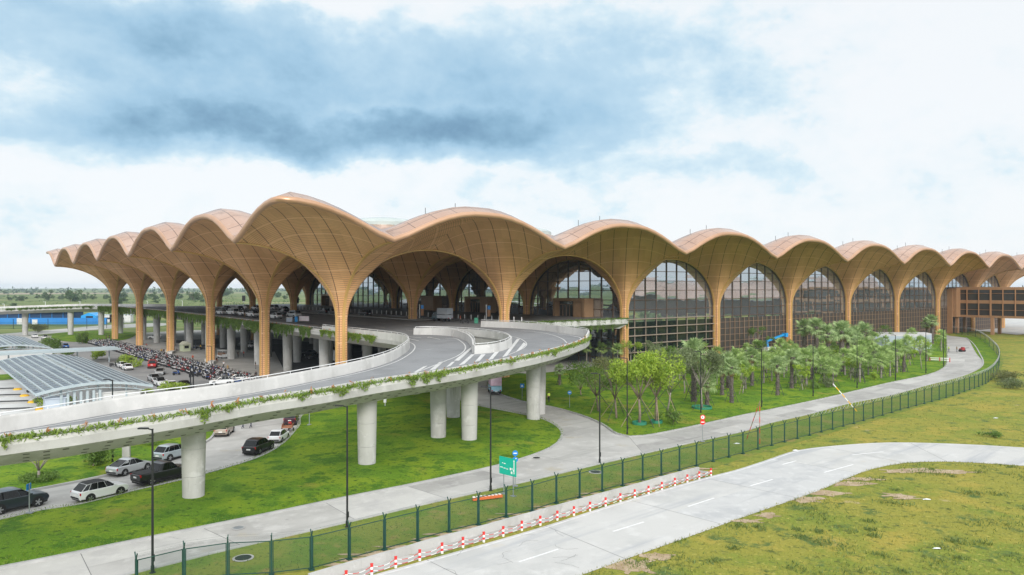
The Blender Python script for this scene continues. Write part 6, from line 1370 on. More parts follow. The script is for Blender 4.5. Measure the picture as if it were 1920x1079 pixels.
def car_meshes(kind, col):
    if (kind, col) in CARCACHE: return CARCACHE[(kind, col)]
    T_ = TYPES[kind]; Lc, Wc = T_['L'], T_['W'] / 2; b = MB(); m = 11; vs = []; sts = T_['st']
    xs = []
    for (xa, la, ba), (xb, lb, bb) in zip(sts[:-1], sts[1:]):
        n = 2 if xb - xa > .6 else 1
        for k in range(n): f = k / n; xs.append((xa + (xb - xa) * f, la + (lb - la) * f, ba + (bb - ba) * f))
    xs.append(sts[-1])
    for x, lo, be in xs:
        e = min(x, Lc - x); w = Wc * (1 - .16 * max(0, 1 - e / .55) ** 2)
        half = [(0, lo), (w * .86, lo), (w * .97, lo + .12), (w, lo + (be - lo) * .5), (w * .97, be - .05), (w * .90, be + .01)]
        sec = [(-y, z) for y, z in half[::-1][:-1]] + [(y, z) for y, z in half]        # left belt -> low -> right belt
        sec = sec + [] ; vs += [(Lc / 2 - x, y, z) for y, z in sec]
    fs = [(i * m + k, i * m + k + 1, (i + 1) * m + k + 1, (i + 1) * m + k) for i in range(len(xs) - 1) for k in range(m - 1)]
    fs += [(i * m + m - 1, i * m, (i + 1) * m, (i + 1) * m + m - 1) for i in range(len(xs) - 1)]
    fs += [tuple(range(m)), tuple((len(xs) - 1) * m + k for k in range(m))[::-1]]
    b.add(vs, fs)
    wf, rf, rr_, bf = T_['gh']; H = T_['H']; tu = T_['tum']; be = lambda x: float(np.interp(x, [s[0] for s in sts], [s[2] for s in sts]))
    P = lambda x, y, z: (Lc / 2 - x, y, z)
    wb, wt = Wc * .90, Wc * tu
    base = [(wf, wb * .93), (rf + .1, wb), (rr_, wb), (bf, wb * .92)]; top = [(rf, wt * .95), (rf + .35, wt), (rr_ - .3, wt), (rr_ + .04, wt * .93)]; zt = [H - .06, H - .01, H, H - .05]
    gv = [P(x, y, be(x) - .02) for x, y in base] + [P(x, y, z) for (x, y), z in zip(top, zt)] + [P(x, -y, be(x) - .02) for x, y in base] + [P(x, -y, z) for (x, y), z in zip(top, zt)]
    crown = [P(rf + .1, 0, H), P((rf + rr_) / 2, 0, H + .035), P(rr_ - .1, 0, H + .01)]; gv += crown
    nroof_ = len(b.f); b.add(gv, [(0, 1, 5, 4), (1, 2, 6, 5), (2, 3, 7, 6), (9, 8, 12, 13), (10, 9, 13, 14), (11, 10, 14, 15), (8, 0, 4, 12), (3, 11, 15, 7), (4, 5, 16), (12, 16, 13), (4, 16, 12), (5, 6, 17), (16, 5, 17), (13, 16, 17), (14, 13, 17), (6, 7, 18), (17, 6, 18), (14, 17, 18), (15, 14, 18), (7, 15, 18)])
    if (kind, col) == ('suv', 'white'):
        for k_ in range(nroof_ + 8, nroof_ + 20): b.m[k_] = 1
    if kind == 'pickup':
        b.box((Lc / 2 - 4.4, 0, 1.19), (1.7, Wc * 1.75, .05), mi=1)
    for ax in T_['ax']:
        for s in (-1, 1): b.lathe([(T_['r'] + .07, -.02), (T_['r'] + .07, .02)], (Lc / 2 - ax, s * (Wc * .985), T_['r'] + .03), 18, mi=1, axis='y')
    b.box((0, 0, .30), (Lc * .93, Wc * 1.80, .16), mi=1); b.box((Lc / 2 - .02, 0, sts[0][2] * .72), (.06, Wc * 1.1, .16), mi=1); b.box((-Lc / 2 + .03, 0, sts[-1][1] + .06), (.08, Wc * 1.5, .14), mi=1)
    for s in (-1, 1): b.box((Lc / 2 - wf - .25, s * (Wc + .08), be(wf) + .10), (.16, .2, .13))
    out = {'body': b.build('body', [PT[col], M['trim']], smooth=32, mesh_only=True)}
    def inset(q4, k=.84, d=.018):
        q4 = [Vector(p) for p in q4]; c = sum(q4, Vector()) / 4; nn = (q4[1] - q4[0]).cross(q4[3] - q4[0]).normalized()
        if nn.dot(c - Vector((0, 0, .9))) < 0: nn = -nn
        return [c + (p - c) * k + nn * d for p in q4]
    def pane(q4, name, k=.84):
        w = MB(); w.add(inset(q4, k), [(0, 1, 2, 3)]); return w.build(name, M['car_glass'], mesh_only=True)
    out['windscreen'] = pane([gv[8], gv[0], gv[4], gv[12]], 'windscreen', .95); out['rear_window'] = pane([gv[3], gv[11], gv[15], gv[7]], 'rear_window', .93)
    for nm, o in (('l', 0), ('r', 8)):
        w = MB()
        fa = [gv[o], gv[o + 1], gv[o + 5], gv[o + 4]]; w.add(inset(fa, .90), [(0, 1, 2, 3)])
        A_, B_, C_, D_ = [Vector(gv[i]) for i in (o + 1, o + 2, o + 6, o + 5)]; ml, mu = A_.lerp(B_, .5), D_.lerp(C_, .5)
        w.add(inset([A_, ml, mu, D_], .955), [(0, 1, 2, 3)]); w.add(inset([ml, B_, C_, mu], .955), [(0, 1, 2, 3)])
        if kind != 'pickup': w.add(inset([gv[o + 2], gv[o + 3], gv[o + 7], gv[o + 6]], .84), [(0, 1, 2, 3)])
        out['side_window_' + nm] = w.build('side_window', M['car_glass'], mesh_only=True)
    r = T_['r']; w = MB(); w.lathe([(r * .72, -.11), (r * .96, -.11), (r, -.07), (r, .07), (r * .96, .11), (r * .72, .11)], n=20, axis='y'); out['tyre'] = w.build('tyre', M['tyre'], smooth=30, mesh_only=True)
    w = MB(); w.lathe([(r * .70, -.10), (r * .70, .10)], n=16, axis='y', mi=1)
    for k in range(5):
        a = 2 * math.pi * k / 5
        for s in (-1, 1): w.beam((0, s * .112, 0), (math.cos(a) * r * .66, s * .112, math.sin(a) * r * .66), .02, r * .24)
    out['rim'] = w.build('rim', [M['rim'], M['trim']], mesh_only=True)
    w = MB(); w.box((0, 0, 0), (.10, .36, .15)); out['headlight'] = w.build('headlight', M['headlens'], mesh_only=True)
    w = MB(); w.box((0, 0, 0), (.10, .30, .22)); out['tail_light'] = w.build('tail_light', M['tail'], mesh_only=True)
    w = MB(); w.box((0, 0, 0), (.03, .46, .14)); out['number_plate'] = w.build('number_plate', M['plate'], mesh_only=True)
    CARCACHE[(kind, col)] = out; return out
def car(kind, col, x, y, z, rz, label, group=None, cat='car', s=1.0):
    ms = car_meshes(kind, col); T_ = TYPES[kind]; Lc, Wc = T_['L'], T_['W'] / 2
    t = empty({'suv': 'suv', 'hatch': 'hatchback', 'saloon': 'saloon_car', 'pickup': 'pickup_truck', 'mpv': 'van'}[kind], (x, y, z), rz, label, cat, group); t.scale = (s, s, s)
    def put(me, loc=(0, 0, 0), par=t, nm=None):
        o = bpy.data.objects.new(nm or me.name.split('.')[0], me); COL.objects.link(o); o.parent = par; o.location = loc; return o
    for k in ('body', 'windscreen', 'rear_window', 'side_window_l', 'side_window_r'): put(ms[k])
    for ax in T_['ax']:
        for s_ in (-1, 1):
            w = put(ms['tyre'], (Lc / 2 - ax, s_ * (Wc - .09), T_['r']), nm='wheel'); put(ms['rim'], (0, 0, 0), w)
    for s_ in (-1, 1): put(ms['headlight'], (Lc / 2 - .14, s_ * Wc * .66, T_['st'][1][2] - .10)); put(ms['tail_light'], (-Lc / 2 + .08, s_ * Wc * .74, T_['st'][-1][2] - .06))
    put(ms['number_plate'], (-Lc / 2 - .005, 0, T_['st'][-1][2] - .22)); return t
def hd(a, b, z=0): p, q = g(*a, z), g(*b, z); return math.atan2(q[1] - p[1], q[0] - p[0])
RD = hd((145, 950), (344, 902)); RD2 = hd((400, 888), (463, 866))
near = [('suv', 'dgrey', 26, 955, hd((0, 978), (78, 960)), 'dark grey-blue SUV half cut by the left frame edge', 1.1), ('suv', 'white', 188, 934, RD, 'white SUV with black roof trim driving along the lawn edge', 1.0), ('pickup', 'black', 303, 902, RD, 'black double cab pickup partly behind the first ramp pillar', 1.0),
        ('saloon', 'silver', 244, 886, hd((202, 893), (292, 868.5)), 'silver saloon parked at the far kerb beside the stone pedestal', 1.0), ('suv', 'blue_silver', 325, 860, hd((202, 893), (292, 868.5)), 'pale blue-silver SUV parked at the far kerb by the ramp pillar', 1.0), ('suv', 'beige', 421, 815, hd((400, 825), (425, 806)), 'beige SUV parked left of the road under the ramp', .95),
        ('suv', 'black', 485, 848, hd((460, 862), (520, 836)), 'glossy black SUV with white number plate under the ramp', 1.02), ('hatch', 'white', 523, 827, hd((510, 838), (545, 815)), 'small white hatchback behind the glossy black SUV', .95), ('mpv', 'maroon', 546, 794, hd((552, 806), (561, 788)), 'dark purple people carrier at the lawn curve under the ramp', .95), ('saloon', 'white', 532, 779, hd((552, 806), (561, 788)), 'white car mostly hidden by the ramp girder', .95)]
for kind, col, px, py, rz, lab, s in near: car(kind, col, *g(px, py), .03, rz, lab, s=s)
# cars on the elevated forecourt
UD = math.atan2(ca, -sa)
deckcars = [('saloon', 'white', 415, 590, 0, 'white saloon, first of the front row at the left on the forecourt'), ('mpv', 'white', 436, 591, 0, 'white van in the front row left of the white pair'), ('hatch', 'white', 455, 592, 0, 'white hatchback behind the van in the front row'), ('suv', 'white', 473, 595, 0, 'white SUV in the front row beside the tree column'), ('hatch', 'white', 516, 598, .2, 'white hatchback right of the tree column with open tailgate side'), ('mpv', 'silver', 551, 596, .1, 'pale grey minivan right of the black cars'),
            ('suv', 'black', 532, 591, .1, 'black SUV left of the pale minivan'), ('suv', 'black', 531, 584, .1, 'black SUV in the back row behind the other black one'), ('saloon', 'white', 550, 582, .1, 'white saloon in the back row behind the minivan'), ('saloon', 'dgrey', 424, 582, 0, 'dark saloon in the back row at the left'), ('suv', 'black', 447, 583, 0, 'black SUV in the second row above the white van'), ('saloon', 'white', 461, 580, 0, 'white saloon at the top of the parked rows'), ('suv', 'white', 480, 582, 0, 'white SUV in the second row by the tree column'), ('mpv', 'silver', 512, 582, 0, 'grey van in the back row right of the tree column'),
            ('suv', 'black', 608, 589, 0, 'black SUV driving left on the forecourt before the bollards'), ('saloon', 'black', 628, 590, 0, 'black car half hidden behind the corner tree column'), ('suv', 'black', 684, 593, 0, 'black SUV right of the corner tree column')]
for kind, col, px, py, da, lab in deckcars: x, y = g(px, py, DECK); car(kind, col, x, y, DECK + .02, UD + da + (.12 if da == 0 else 0), lab)
# cars at ground level in the arrivals area
gr = [('saloon', 'silver', 300, 703, UD + math.pi * .9, 'silver car leaving between motorbikes and car port'), ('pickup', 'red', 286, 690, UD - .3, 'red pickup before the motorbike rows'), ('saloon', 'silver', 289, 715, UD + math.pi, 'silver car in the queue by the car port tip, rear one'), ('suv', 'white', 300, 724, UD + math.pi, 'white SUV in the queue by the car port tip'), ('hatch', 'white', 322, 730, UD + math.pi, 'white car behind the bush at the ramp parapet'), ('suv', 'white', 415, 722, UD + 1.3, 'white SUV at the near end of the motorbike rows'), ('suv', 'white', 442, 717, UD + 1.3, 'white SUV nearest the tree column at the row end'), ('saloon', 'dgrey', 346, 729, UD + math.pi, 'dark car roof just above the ramp parapet'),
      ('saloon', 'white', 229, 690, UD, 'white car behind the wide bright shrub'), ('saloon', 'white', 238, 694, UD, 'white car behind the car port corner, second one'), ('suv', 'white', 290, 636, UD + 1.2, 'white SUV parked far under the outer columns'), ('saloon', 'white', 470, 652, UD, 'white car with red stripe under the forecourt'), ('suv', 'black', 578, 668, UD + 1.5, 'black SUV under the forecourt seen from behind'), ('saloon', 'black', 580, 671.5, UD + 1.2, 'black saloon beside the people under the forecourt'), ('saloon', 'dgrey', 455, 650, UD, 'dark car beside the white car under the forecourt'),
      ('saloon', 'white', 65, 634, UD, 'white car parked behind the second car port'), ('suv', 'white', 84, 637, UD, 'white SUV at the head of the far parking row'), ('saloon', 'dgrey', 86, 642, UD, 'dark car in the far parking row by the trees'), ('saloon', 'white', 102, 645, UD, 'white car beside the dark rounded shrub'), ('saloon', 'blue', 122, 653, UD, 'dark blue car beyond the walkway roof'), ('suv', 'silver', 1852, 609, TH, 'silver SUV parked beneath the link bridge'), ('suv', 'white', 1866, 606, TH, 'white SUV parked beneath the link bridge')]
for kind, col, px, py, rz, lab in gr:
    if px == 580: px, py = 589, 674
    car(kind, col, *g(px, py), .03, rz, lab)
# lorries
def box_lorry(x, y, z, rz, label, boxcols, cab, L_=5.2, hbox=2.0, grey=False):
    t = empty('small_lorry', (x, y, z), rz, label, 'lorry'); q = MB(); q.add([(L_ / 2, -.85, .5), (L_ / 2, .85, .5), (L_ / 2 - .1, .85, 1.2), (L_ / 2 - .1, -.85, 1.2), (L_ / 2 - .55, .8, 2.0), (L_ / 2 - .55, -.8, 2.0), (L_ / 2 - 1.6, -.8, 2.05), (L_ / 2 - 1.6, .8, 2.05), (L_ / 2 - 1.6, -.85, .5), (L_ / 2 - 1.6, .85, .5)], [(0, 1, 2, 3), (3, 2, 4, 5), (5, 4, 7, 6), (6, 7, 9, 8), (0, 3, 5, 6, 8), (1, 9, 7, 4, 2), (0, 8, 9, 1)]); q.build('cab', cab, t)
    q = MB(); q.quad((L_ / 2 - .13, -.72, 1.28), (L_ / 2 - .13, .72, 1.28), (L_ / 2 - .50, .68, 1.92), (L_ / 2 - .50, -.68, 1.92)); [q.quad((L_ / 2 - .4, s * .86, 1.25), (L_ / 2 - 1.3, s * .86, 1.25), (L_ / 2 - 1.3, s * .83, 1.85), (L_ / 2 - .65, s * .83, 1.85)) for s in (-1, 1)]; q.build('window', M['car_glass'], t)
    bl = L_ - 1.8; xc = L_ / 2 - 1.75 - bl / 2; q = MB()
    q.box((xc, 0, .95 + hbox / 2 + .35), (bl, 1.9, hbox - .7 + .0)); q.build('cargo_box', boxcols[0], t); q = MB(); q.box((xc, 0, .95 + .17), (bl + .02, 1.92, .36 + hbox * .2)); q.build('lower_panel', boxcols[1], t)
    q = MB(); q.box((-.1, 0, .62), (L_ - .3, .9, .2)); q.box((-L_ / 2 + .06, 0, .55), (.1, 1.7, .16)); q.build('chassis', M['trim'], t)
    for ax in (L_ / 2 - .8, -L_ / 2 + 1.1):
        for s in (-1, 1): q = MB(); q.lathe([(.34, -.12), (.38, -.08), (.38, .08), (.34, .12)], (ax, s * .78, .38), 16, axis='y'); q.build('wheel', M['tyre'], t)
    for s in (-1, 1): q = MB(); q.box((-L_ / 2 + .02, s * .7, .82), (.08, .25, .14)); q.build('tail_light', M['tail'], t)
    q = MB(); q.box((-L_ / 2 - .0, 0, .66), (.04, .44, .14)); q.build('number_plate', M['plate'], t); return t
pinkm = mat('pink_print', (.62, .40, .52), .5, col2=(.74, .58, .68), scale=1.5); cyan = mat('pale_blue_print', (.25, .52, .66), .5, col2=(.40, .63, .74), scale=1.5)
box_lorry(*g(927, 738), .04, hd((930, 745), (905, 715)), 'small white lorry with pink and pale blue box under the ramp', (pinkm, cyan), PT['white'], 5.4, 2.5)
x, y = g(829, 603, DECK); canvas = mat('grey_canvas', (.33, .36, .40), .8, col2=(.44, .47, .50), scale=.8)
box_lorry(x, y, DECK + .02, UD + .25, 'small lorry with grey canvas cover on the forecourt', (canvas, canvas), paint('dark_green_cab', (.03, .07, .09)), 5.0, 2.1)
box_lorry(*g(627, 681), .04, UD + .3, 'white lorry under the forecourt behind the corner tree column', (PT['white'], PT['white']), PT['white'], 5.2, 2.2)
# golf buggy
t = empty('electric_cart', (*g(417, 672), .03), UD + math.pi, 'white open-sided electric cart behind the second outer tree column', 'cart'); q = MB(); q.box((0, 0, .55), (3.9, 1.4, .4)); q.box((1.75, 0, .85), (.4, 1.4, .5)); q.build('body', PT['white'], t); q = MB(); q.box((-.1, 0, 2.05), (3.9, 1.5, .12)); q.build('roof', M['white_gloss'], t)
q = MB(); [q.beam((x, s * .65, .7), (x, s * .65, 2.0), .06) for x in (1.6, .2, -1.8) for s in (-1, 1)]; q.build('roof_posts', M['white_gloss'], t); seat = mat('tan_seat', (.35, .20, .12), .7)
for x in (-1.4, -.4, .6): q = MB(); q.box((x, 0, .85), (.5, 1.3, .2)); q.box((x - .28, 0, 1.15), (.1, 1.3, .5)); q.build('seat', seat, t)
for x in (-1.3, 1.3):
    for s in (-1, 1): q = MB(); q.lathe([(.26, -.09), (.26, .09)], (x, s * .62, .27), 14, axis='y'); q.build('wheel', M['tyre'], t)
# motorbikes
BC = dict(white=(.66, .66, .67), black=(.02, .02, .022), red=(.42, .03, .03), blue=(.04, .09, .25), grey=(.28, .28, .30))
M['bike_dark'] = mat('bike_dark', (.022, .022, .024), .5); M['chrome'] = mat('chrome', (.6, .6, .6), .2, 1.0); M['seat_vinyl'] = mat('seat_vinyl', (.03, .028, .028), .6)
BIKE = {}
for nm, c in BC.items():
    b = MB(); pm_ = mat('bike_paint_' + nm, c, .3, coat=.5)
    for x in (-.62, .62): b.lathe([(.18, -.04), (.26, -.055), (.29, -.03), (.29, .03), (.26, .055), (.18, .04)], (x, 0, .29), 14, mi=1, axis='y')
    b.add([(.62, -.05, .33), (.62, .05, .33), (.42, .07, 1.0), (.42, -.07, 1.0), (.50, -.05, .33), (.50, .05, .33), (.34, .06, 1.0), (.34, -.06, 1.0)], [(0, 1, 2, 3), (4, 7, 6, 5), (0, 3, 7, 4), (1, 5, 6, 2), (3, 2, 6, 7)], 1)
    b.add([(.52, -.2, .42), (.52, .2, .42), (.40, .22, .95), (.40, -.22, .95), (.30, -.12, .42), (.30, .12, .42), (.32, .16, .98), (.32, -.16, .98)], [(0, 1, 2, 3), (4, 7, 6, 5), (0, 3, 7, 4), (1, 5, 6, 2), (3, 2, 6, 7), (0, 4, 5, 1)], 0)
    b.add([(.30, -.1, .34), (.30, .1, .34), (.22, -.1, .52), (.22, .1, .52), (-.2, -.14, .36), (-.2, .14, .36), (-.2, -.15, .66), (-.2, .15, .66), (-.85, -.10, .62), (-.85, .10, .62), (-.88, -.10, .78), (-.88, .10, .78)], [(0, 1, 3, 2), (0, 2, 6, 4), (1, 5, 7, 3), (2, 3, 7, 6), (4, 6, 10, 8), (5, 9, 11, 7), (6, 7, 11, 10), (8, 10, 11, 9), (0, 4, 5, 1), (4, 8, 9, 5)], 0)
    b.box((-.38, 0, .76), (.78, .28, .14), mi=2); b.box((-.1, 0, .34), (.4, .26, .24), mi=1); b.beam((.36, -.34, 1.06), (.36, .34, 1.06), .05, mi=1); b.box((.46, 0, 1.0), (.14, .24, .16), mi=0); b.lathe([(.07, -.01), (.07, .02)], (.54, 0, .98), 8, mi=3, axis='x')
    b.beam((-.3, .16, .3), (-.9, .18, .42), .08, mi=3); b.box((.62, 0, .60), (.4, .12, .04), mi=0)
    for s in (-1, 1): b.beam((.38, s * .26, 1.06), (.34, s * .30, 1.26), .02, mi=1); b.box((.33, s * .32, 1.28), (.03, .12, .08), mi=1)
    BIKE[nm] = b.build('motorbike', [pm_, M['bike_dark'], M['seat_vinyl'], M['chrome']], mesh_only=True)
spots = []
for u in np.arange(26, 166, .82):
    for v in (-4.9, -6.9, -8.9, -10.7):
        if rng.random() < .93: spots.append((u + rng.uniform(-.15, .15), v + rng.uniform(-.25, .25)))
def dist_c(p): x, y, _ = wl(p[1], p[0]); return math.hypot(x, y)
spots.sort(key=dist_c); names = list(BC)
for k, (u, v) in enumerate(spots[:285]):
    nm = names[int(rng.choice(5, p=[.56, .16, .09, .08, .11]))]; o = bpy.data.objects.new('motorbike', BIKE[nm]); COL.objects.link(o); o.location = wl(v, u, .03); o.rotation_euler = (R(rng.uniform(4, 9)), 0, TH + rng.uniform(-.2, .2) + (math.pi if rng.random() < .5 else 0))
    tag(o, {'white': 'white motorbike parked in the long dense rows beside the plaza', 'black': 'black motorbike parked in the long dense rows beside the plaza', 'red': 'red motorbike parked in the long dense rows beside the plaza', 'blue': 'blue motorbike parked in the long dense rows beside the plaza', 'grey': 'grey motorbike parked in the long dense rows beside the plaza'}[nm], 'motorbike', 'motorbikes parked along the plaza')
bv_, bf_, bm__ = [], [], []
cols5 = [bpy.data.materials['bike_paint_' + n_] for n_ in names]
base_me = BIKE['white']; bvv = np.array([v.co[:] for v in base_me.vertices]); bpoly = [tuple(p.vertices) for p in base_me.polygons]; bmat = [p.material_index for p in base_me.polygons]
rest = MB()
for (u, v) in spots[285:]:
    a = TH + rng.uniform(-.2, .2) + (math.pi if rng.random() < .5 else 0); c, s = math.cos(a), math.sin(a); x, y, _ = wl(v, u); k = int(rng.choice(5, p=[.58, .16, .08, .08, .10]))
    n = len(rest.v); rest.v.extend((x + p[0] * c - p[1] * s, y + p[0] * s + p[1] * c, p[2] + .03) for p in bvv); rest.f.extend(tuple(n + i for i in q) for q in bpoly); rest.m.extend(k if m_ == 0 else 4 + m_ for m_ in bmat); rest.uv.extend((0.0, 0.0) for q in bpoly for _ in q)
o = rest.build('parked_motorbikes', cols5 + [M['bike_dark'], M['seat_vinyl'], M['chrome']]); tag(o, 'far part of the dense motorbike rows where single bikes blur together', 'motorbikes', kind='stuff')
for px, py, nm, a, lab in ((331, 704, 'blue', 1.0, 'blue motorbike riding out of the rows onto the parking road'), (213, 688, 'black', .4, 'black motorbike by the car port behind the white cars'), (75, 757, 'black', .2, 'motorbike passing the lane islands by the ticket booth'), (60, 737, 'white', .2, 'white motorbike entering between lane islands'), (372, 655, 'black', TH, 'dark motorbike right of the vendor kiosk'), (364, 655, 'blue', TH, 'second dark motorbike right of the vendor kiosk'), (381, 656, 'black', TH, 'motorbike beside the person in yellow under the forecourt'), (878, 606, None, 0, None)):
    if nm is None: continue
    o = bpy.data.objects.new('motorbike', BIKE[nm]); COL.objects.link(o); o.location = (*g(px, py), .04); o.rotation_euler = (0, 0, a); tag(o, lab, 'motorbike')
o = bpy.data.objects.new('motorbike', BIKE['black']); COL.objects.link(o); o.location = (*g(873, 607, DECK), DECK + .02); o.rotation_euler = (0, 0, .4); tag(o, 'dark motorbike on the forecourt by the end of the parapet', 'motorbike')
# motor trike with a load bed
t = empty('cargo_trike', (*g(541, 809), .03), hd((545, 815), (560, 795)), 'brown three-wheeled cargo bike behind the white hatchback', 'cargo bike'); q = MB(); q.box((-.7, 0, .7), (1.5, 1.3, .12)); [q.box((-.7, s * .64, .9), (1.5, .05, .35)) for s in (-1, 1)]; q.build('load_bed', mat('rust_brown', (.30, .13, .07), .7), t)
o = bpy.data.objects.new('front_bike', BIKE['red']); COL.objects.link(o); o.parent = t; o.location = (.9, 0, 0)
for s in (-1, 1): q = MB(); q.lathe([(.3, -.06), (.3, .06)], (-.8, s * .72, .3), 14, axis='y'); q.build('wheel', M['tyre'], t)

# ------------------------------------------------------------------ people
SK = mat('skin', (.36, .21, .14), .6); HAIR = mat('black_hair', (.012, .010, .009), .6)
def person_mesh(pose, top, bottom, hat=None):
    J = {}   # joint: (x forward, y left, z)
    if pose == 'stand': J = dict(pel=(0, 0, .93), sp=(.0, 0, 1.15), ch=(.0, 0, 1.36), nk=(.01, 0, 1.50), hd=(.03, 0, 1.62), ht=(.02, 0, 1.72), lh=(0, .09, .90), lk=(.02, .10, .50), la=(-.02, .11, .08), lt=(.13, .13, .03), rh=(0, -.09, .90), rk=(.04, -.10, .50), ra=(0, -.12, .08), rt=(.16, -.14, .03), ls=(0, .19, 1.41), le=(-.03, .25, 1.13), lw=(.08, .24, .90), rs_=(0, -.19, 1.41), re=(-.02, -.26, 1.13), rw=(.12, -.22, .92))
    elif pose == 'walk': J = dict(pel=(0, 0, .92), sp=(.02, 0, 1.14), ch=(.04, 0, 1.35), nk=(.06, 0, 1.49), hd=(.09, 0, 1.61), ht=(.08, 0, 1.71), lh=(0, .09, .89), lk=(.18, .10, .50), la=(.26, .10, .09), lt=(.42, .11, .05), rh=(0, -.09, .89), rk=(-.05, -.10, .48), ra=(-.32, -.10, .14), rt=(-.20, -.11, .04), ls=(.03, .19, 1.40), le=(-.14, .24, 1.15), lw=(-.12, .24, .90), rs_=(.03, -.19, 1.40), re=(.12, -.25, 1.14), rw=(.30, -.22, .98))
    else: J = dict(pel=(-.12, 0, .38), sp=(-.04, 0, .58), ch=(.10, 0, .74), nk=(.17, 0, .85), hd=(.24, 0, .95), ht=(.25, 0, 1.05), lh=(-.10, .10, .37), lk=(.30, .17, .50), la=(.14, .15, .08), lt=(.30, .17, .03), rh=(-.10, -.10, .37), rk=(.30, -.17, .50), ra=(.14, -.15, .08), rt=(.30, -.17, .03), ls=(.10, .19, .78), le=(.30, .24, .55), lw=(.46, .14, .40), rs_=(.10, -.19, .78), re=(.30, -.24, .55), rw=(.46, -.10, .36))
    rad = dict(pel=.145, sp=.13, ch=.155, nk=.058, hd=.098, ht=.06, lh=.10, lk=.062, la=.042, lt=.04, ls=.062, le=.045, lw=.034); rad.update(rh=.10, rk=.062, ra=.042, rt=.04, rs_=.062, re=.045, rw=.034)
    names_ = list(J); idx = {n_: i for i, n_ in enumerate(names_)}
    E_ = [('pel', 'sp'), ('sp', 'ch'), ('ch', 'nk'), ('nk', 'hd'), ('hd', 'ht'), ('pel', 'lh'), ('lh', 'lk'), ('lk', 'la'), ('la', 'lt'), ('pel', 'rh'), ('rh', 'rk'), ('rk', 'ra'), ('ra', 'rt'), ('ch', 'ls'), ('ls', 'le'), ('le', 'lw'), ('ch', 'rs_'), ('rs_', 're'), ('re', 'rw')]
    V_ = [J[n_] for n_ in names_]; R_ = [rad[n_] for n_ in names_]; EE = [(idx[a], idx[b]) for a, b in E_]
    for s, w_, e_ in ((1, 'lw', 'le'), (-1, 'rw', 're')):       # short fingers and a thumb on each hand
        d = (Vector(J[w_]) - Vector(J[e_])).normalized(); p = Vector(J[w_]) + d * .08; V_.append(tuple(p)); R_.append(.036); k = len(V_) - 1; EE.append((idx[w_], k))
        for f in range(4): V_.append(tuple(p + d * (.085 - .01 * abs(f - 1.2)) + Vector((.022 * (f - 1.5), -s * .012, -.01)))); R_.append(.010); EE.append((k, len(V_) - 1))
        V_.append(tuple(Vector(J[w_]) + d * .06 + Vector((.05, 0, -.01)))); R_.append(.012); EE.append((k, len(V_) - 1))
    me = bpy.data.meshes.new('person'); me.from_pydata(V_, EE, []); o = bpy.data.objects.new('person_tmp', me); COL.objects.link(o)
    md = o.modifiers.new('skin', 'SKIN'); md.use_smooth_shade = True
    for i, r in enumerate(R_): sv = me.skin_vertices[0].data[i]; sv.radius = (r, r * (1.25 if names_[i] in ('pel', 'sp', 'ch') else 1.0)) if i < len(names_) else (r, r); sv.use_root = (i == 0)
    o.modifiers.new('sub', 'SUBSURF').levels = 1
    dg = bpy.context.evaluated_depsgraph_get(); dg.update(); m2 = bpy.data.meshes.new_from_object(o.evaluated_get(dg)); bpy.data.objects.remove(o)
    m2.name = 'person'; m2.materials.clear()
    for m_ in (top, bottom, SK, HAIR, M['trim']): m2.materials.append(m_)
    if hat: m2.materials.append(hat)
    def near_(p, a, b): a, b = Vector(J[a]), Vector(J[b]); t_ = max(0, min(1, (p - a).dot(b - a) / (b - a).length_squared)); return (p - a - (b - a) * t_).length
    hc = Vector(J['hd'])
    for p in m2.polygons:
        c = p.center; leg = min(near_(c, 'pel', 'lh'), near_(c, 'lh', 'lk'), near_(c, 'lk', 'la'), near_(c, 'pel', 'rh'), near_(c, 'rh', 'rk'), near_(c, 'rk', 'ra')); tor = min(near_(c, 'pel', 'sp') + .02, near_(c, 'sp', 'ch'), near_(c, 'ch', 'ls'), near_(c, 'ch', 'rs_'), near_(c, 'ls', 'le'), near_(c, 'rs_', 're')); fore = min(near_(c, 'le', 'lw'), near_(c, 're', 'rw')); head = min(near_(c, 'hd', 'ht'), near_(c, 'nk', 'hd')); ft = min(near_(c, 'la', 'lt'), near_(c, 'ra', 'rt'))
        k = min((leg, 1), (tor, 0), (fore, 2), (head, 2), (ft, 4), key=lambda q: q[0])[1]
        if k == 2 and head < fore and (c.z > hc.z + .035 or c.x < hc.x - .03 and c.z > hc.z - .06): k = 5 if hat else 3
        p.material_index = k
    return m2
def cloth(n_, c): return mat(n_, c, .8, col2=(c[0] * .8, c[1] * .8, c[2] * .8), scale=8)
CL = dict(vest=cloth('hi_vis_yellow', (.62, .80, .10)), navy=cloth('navy_cloth', (.02, .025, .06)), black=cloth('black_cloth', (.018, .018, .02)), red=cloth('red_cloth', (.42, .06, .03)), khaki=cloth('khaki_cloth', (.35, .24, .10)), white=cloth('white_cloth', (.6, .6, .6)), yellow=cloth('yellow_cloth', (.65, .38, .03)), grey=cloth('grey_cloth', (.2, .2, .21)))
PM = {}
def person(px, py, pose, top, bottom, rz, label, hat=None, z=0.03, xy=None):
    key = (pose, top, bottom, hat)
    if key not in PM: PM[key] = person_mesh(pose, CL[top], CL[bottom], CL[hat] if hat else None)
    o = bpy.data.objects.new('person', PM[key]); COL.objects.link(o); o.location = (*(xy or g(px, py, z)), z); o.rotation_euler = (0, 0, rz); tag(o, label, 'person')
person(1029, 755, 'stand', 'vest', 'black', 2.2, 'standing worker in yellow vest and black trousers on the lawn by the last ramp pillar', z=.35)
person(1017.5, 753, 'squat', 'vest', 'navy', -.6, 'crouching worker in yellow vest at the foot of the last ramp pillar', 'white', z=.35)
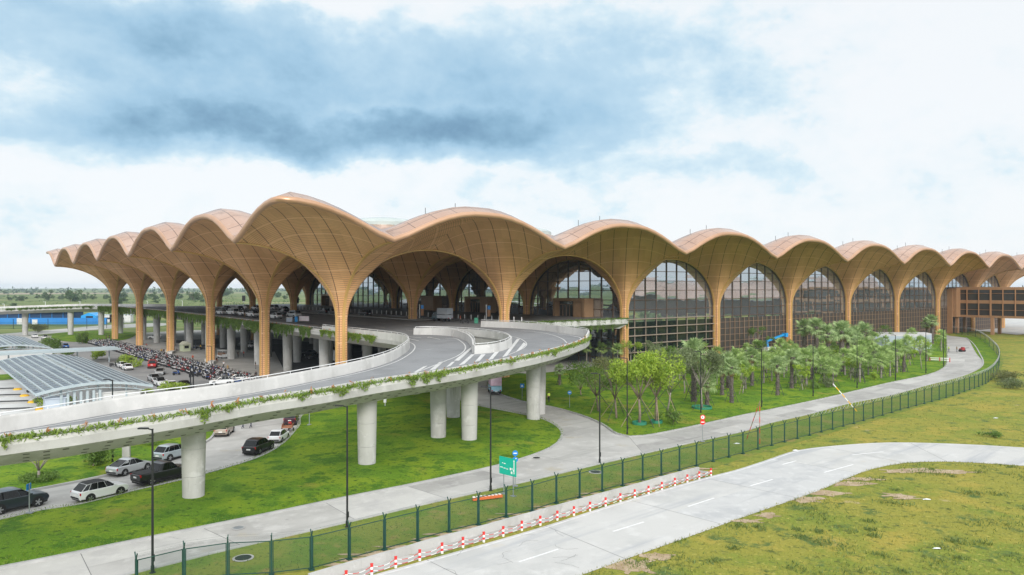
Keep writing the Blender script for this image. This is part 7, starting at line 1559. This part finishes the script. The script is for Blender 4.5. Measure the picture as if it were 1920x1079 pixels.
person(455, 804, 'walk', 'navy', 'navy', 1.2, 'person in dark clothes walking under the ramp, legs showing, left one'); person(470, 803, 'walk', 'navy', 'navy', 1.2, 'person in dark clothes walking under the ramp, legs showing, right one')
person(361.5, 678, 'stand', 'red', 'black', -1.6, 'person in red top standing alone on the plaza'); person(419.5, 691, 'walk', 'white', 'black', -2.0, 'person in white shirt walking past the tree column bench'); person(427, 698, 'walk', 'khaki', 'khaki', -2.2, 'person in khaki walking before the motorbikes'); person(479, 692, 'stand', 'black', 'grey', 0, 'person in black beside the forecourt pillar'); person(457, 670, 'stand', 'red', 'black', 1, 'person in red vest on the dark arrivals road'); person(446, 671, 'stand', 'black', 'black', 1, 'dark clothed person at a forecourt pillar')
person(480, 712, 'stand', 'black', 'black', 2, 'dark figure just above the ramp parapet by the tree column'); person(269.5, 662, 'stand', 'black', 'black', 1, 'dark figure by the thin posts above the motorbikes'); person(376, 657, 'stand', 'yellow', 'black', 1, 'person in yellow shirt right of the kiosk'); person(302.5, 661, 'squat', 'yellow', 'black', -1, 'seated person in yellow at the third outer column'); person(307, 661, 'squat', 'black', 'black', -1, 'seated dark person beside the one in yellow'); person(406, 678, 'squat', 'black', 'red', -1, 'person sitting on the bench right of the second outer column')
person(331, 659, 'squat', 'white', 'navy', -1, 'seated person left of the kiosk'); person(199, 637, 'stand', 'black', 'black', 0, 'dark figure left of the outermost column'); person(205, 637, 'stand', 'navy', 'black', 0, 'dark figure beside the outermost column foot'); person(155, 636, 'stand', 'vest', 'navy', 0, 'guard in yellow vest at the end of the motorbike rows'); person(1779, 661, 'stand', 'vest', 'grey', 0, 'worker in yellow vest on the far road bend', 'yellow'); person(1794, 661, 'stand', 'khaki', 'grey', 0, 'worker in brown beside the red machine'); person(863, 606, 'stand', 'red', 'black', 0, 'person in red on the forecourt by the motorbike', z=DECK + .02); person(459, 596, 'stand', 'black', 'khaki', 0, 'person in black top by the white cars on the forecourt', z=DECK + .02); person(274, 650, 'squat', 'red', 'grey', 0, 'person sitting near the fourth outer column')
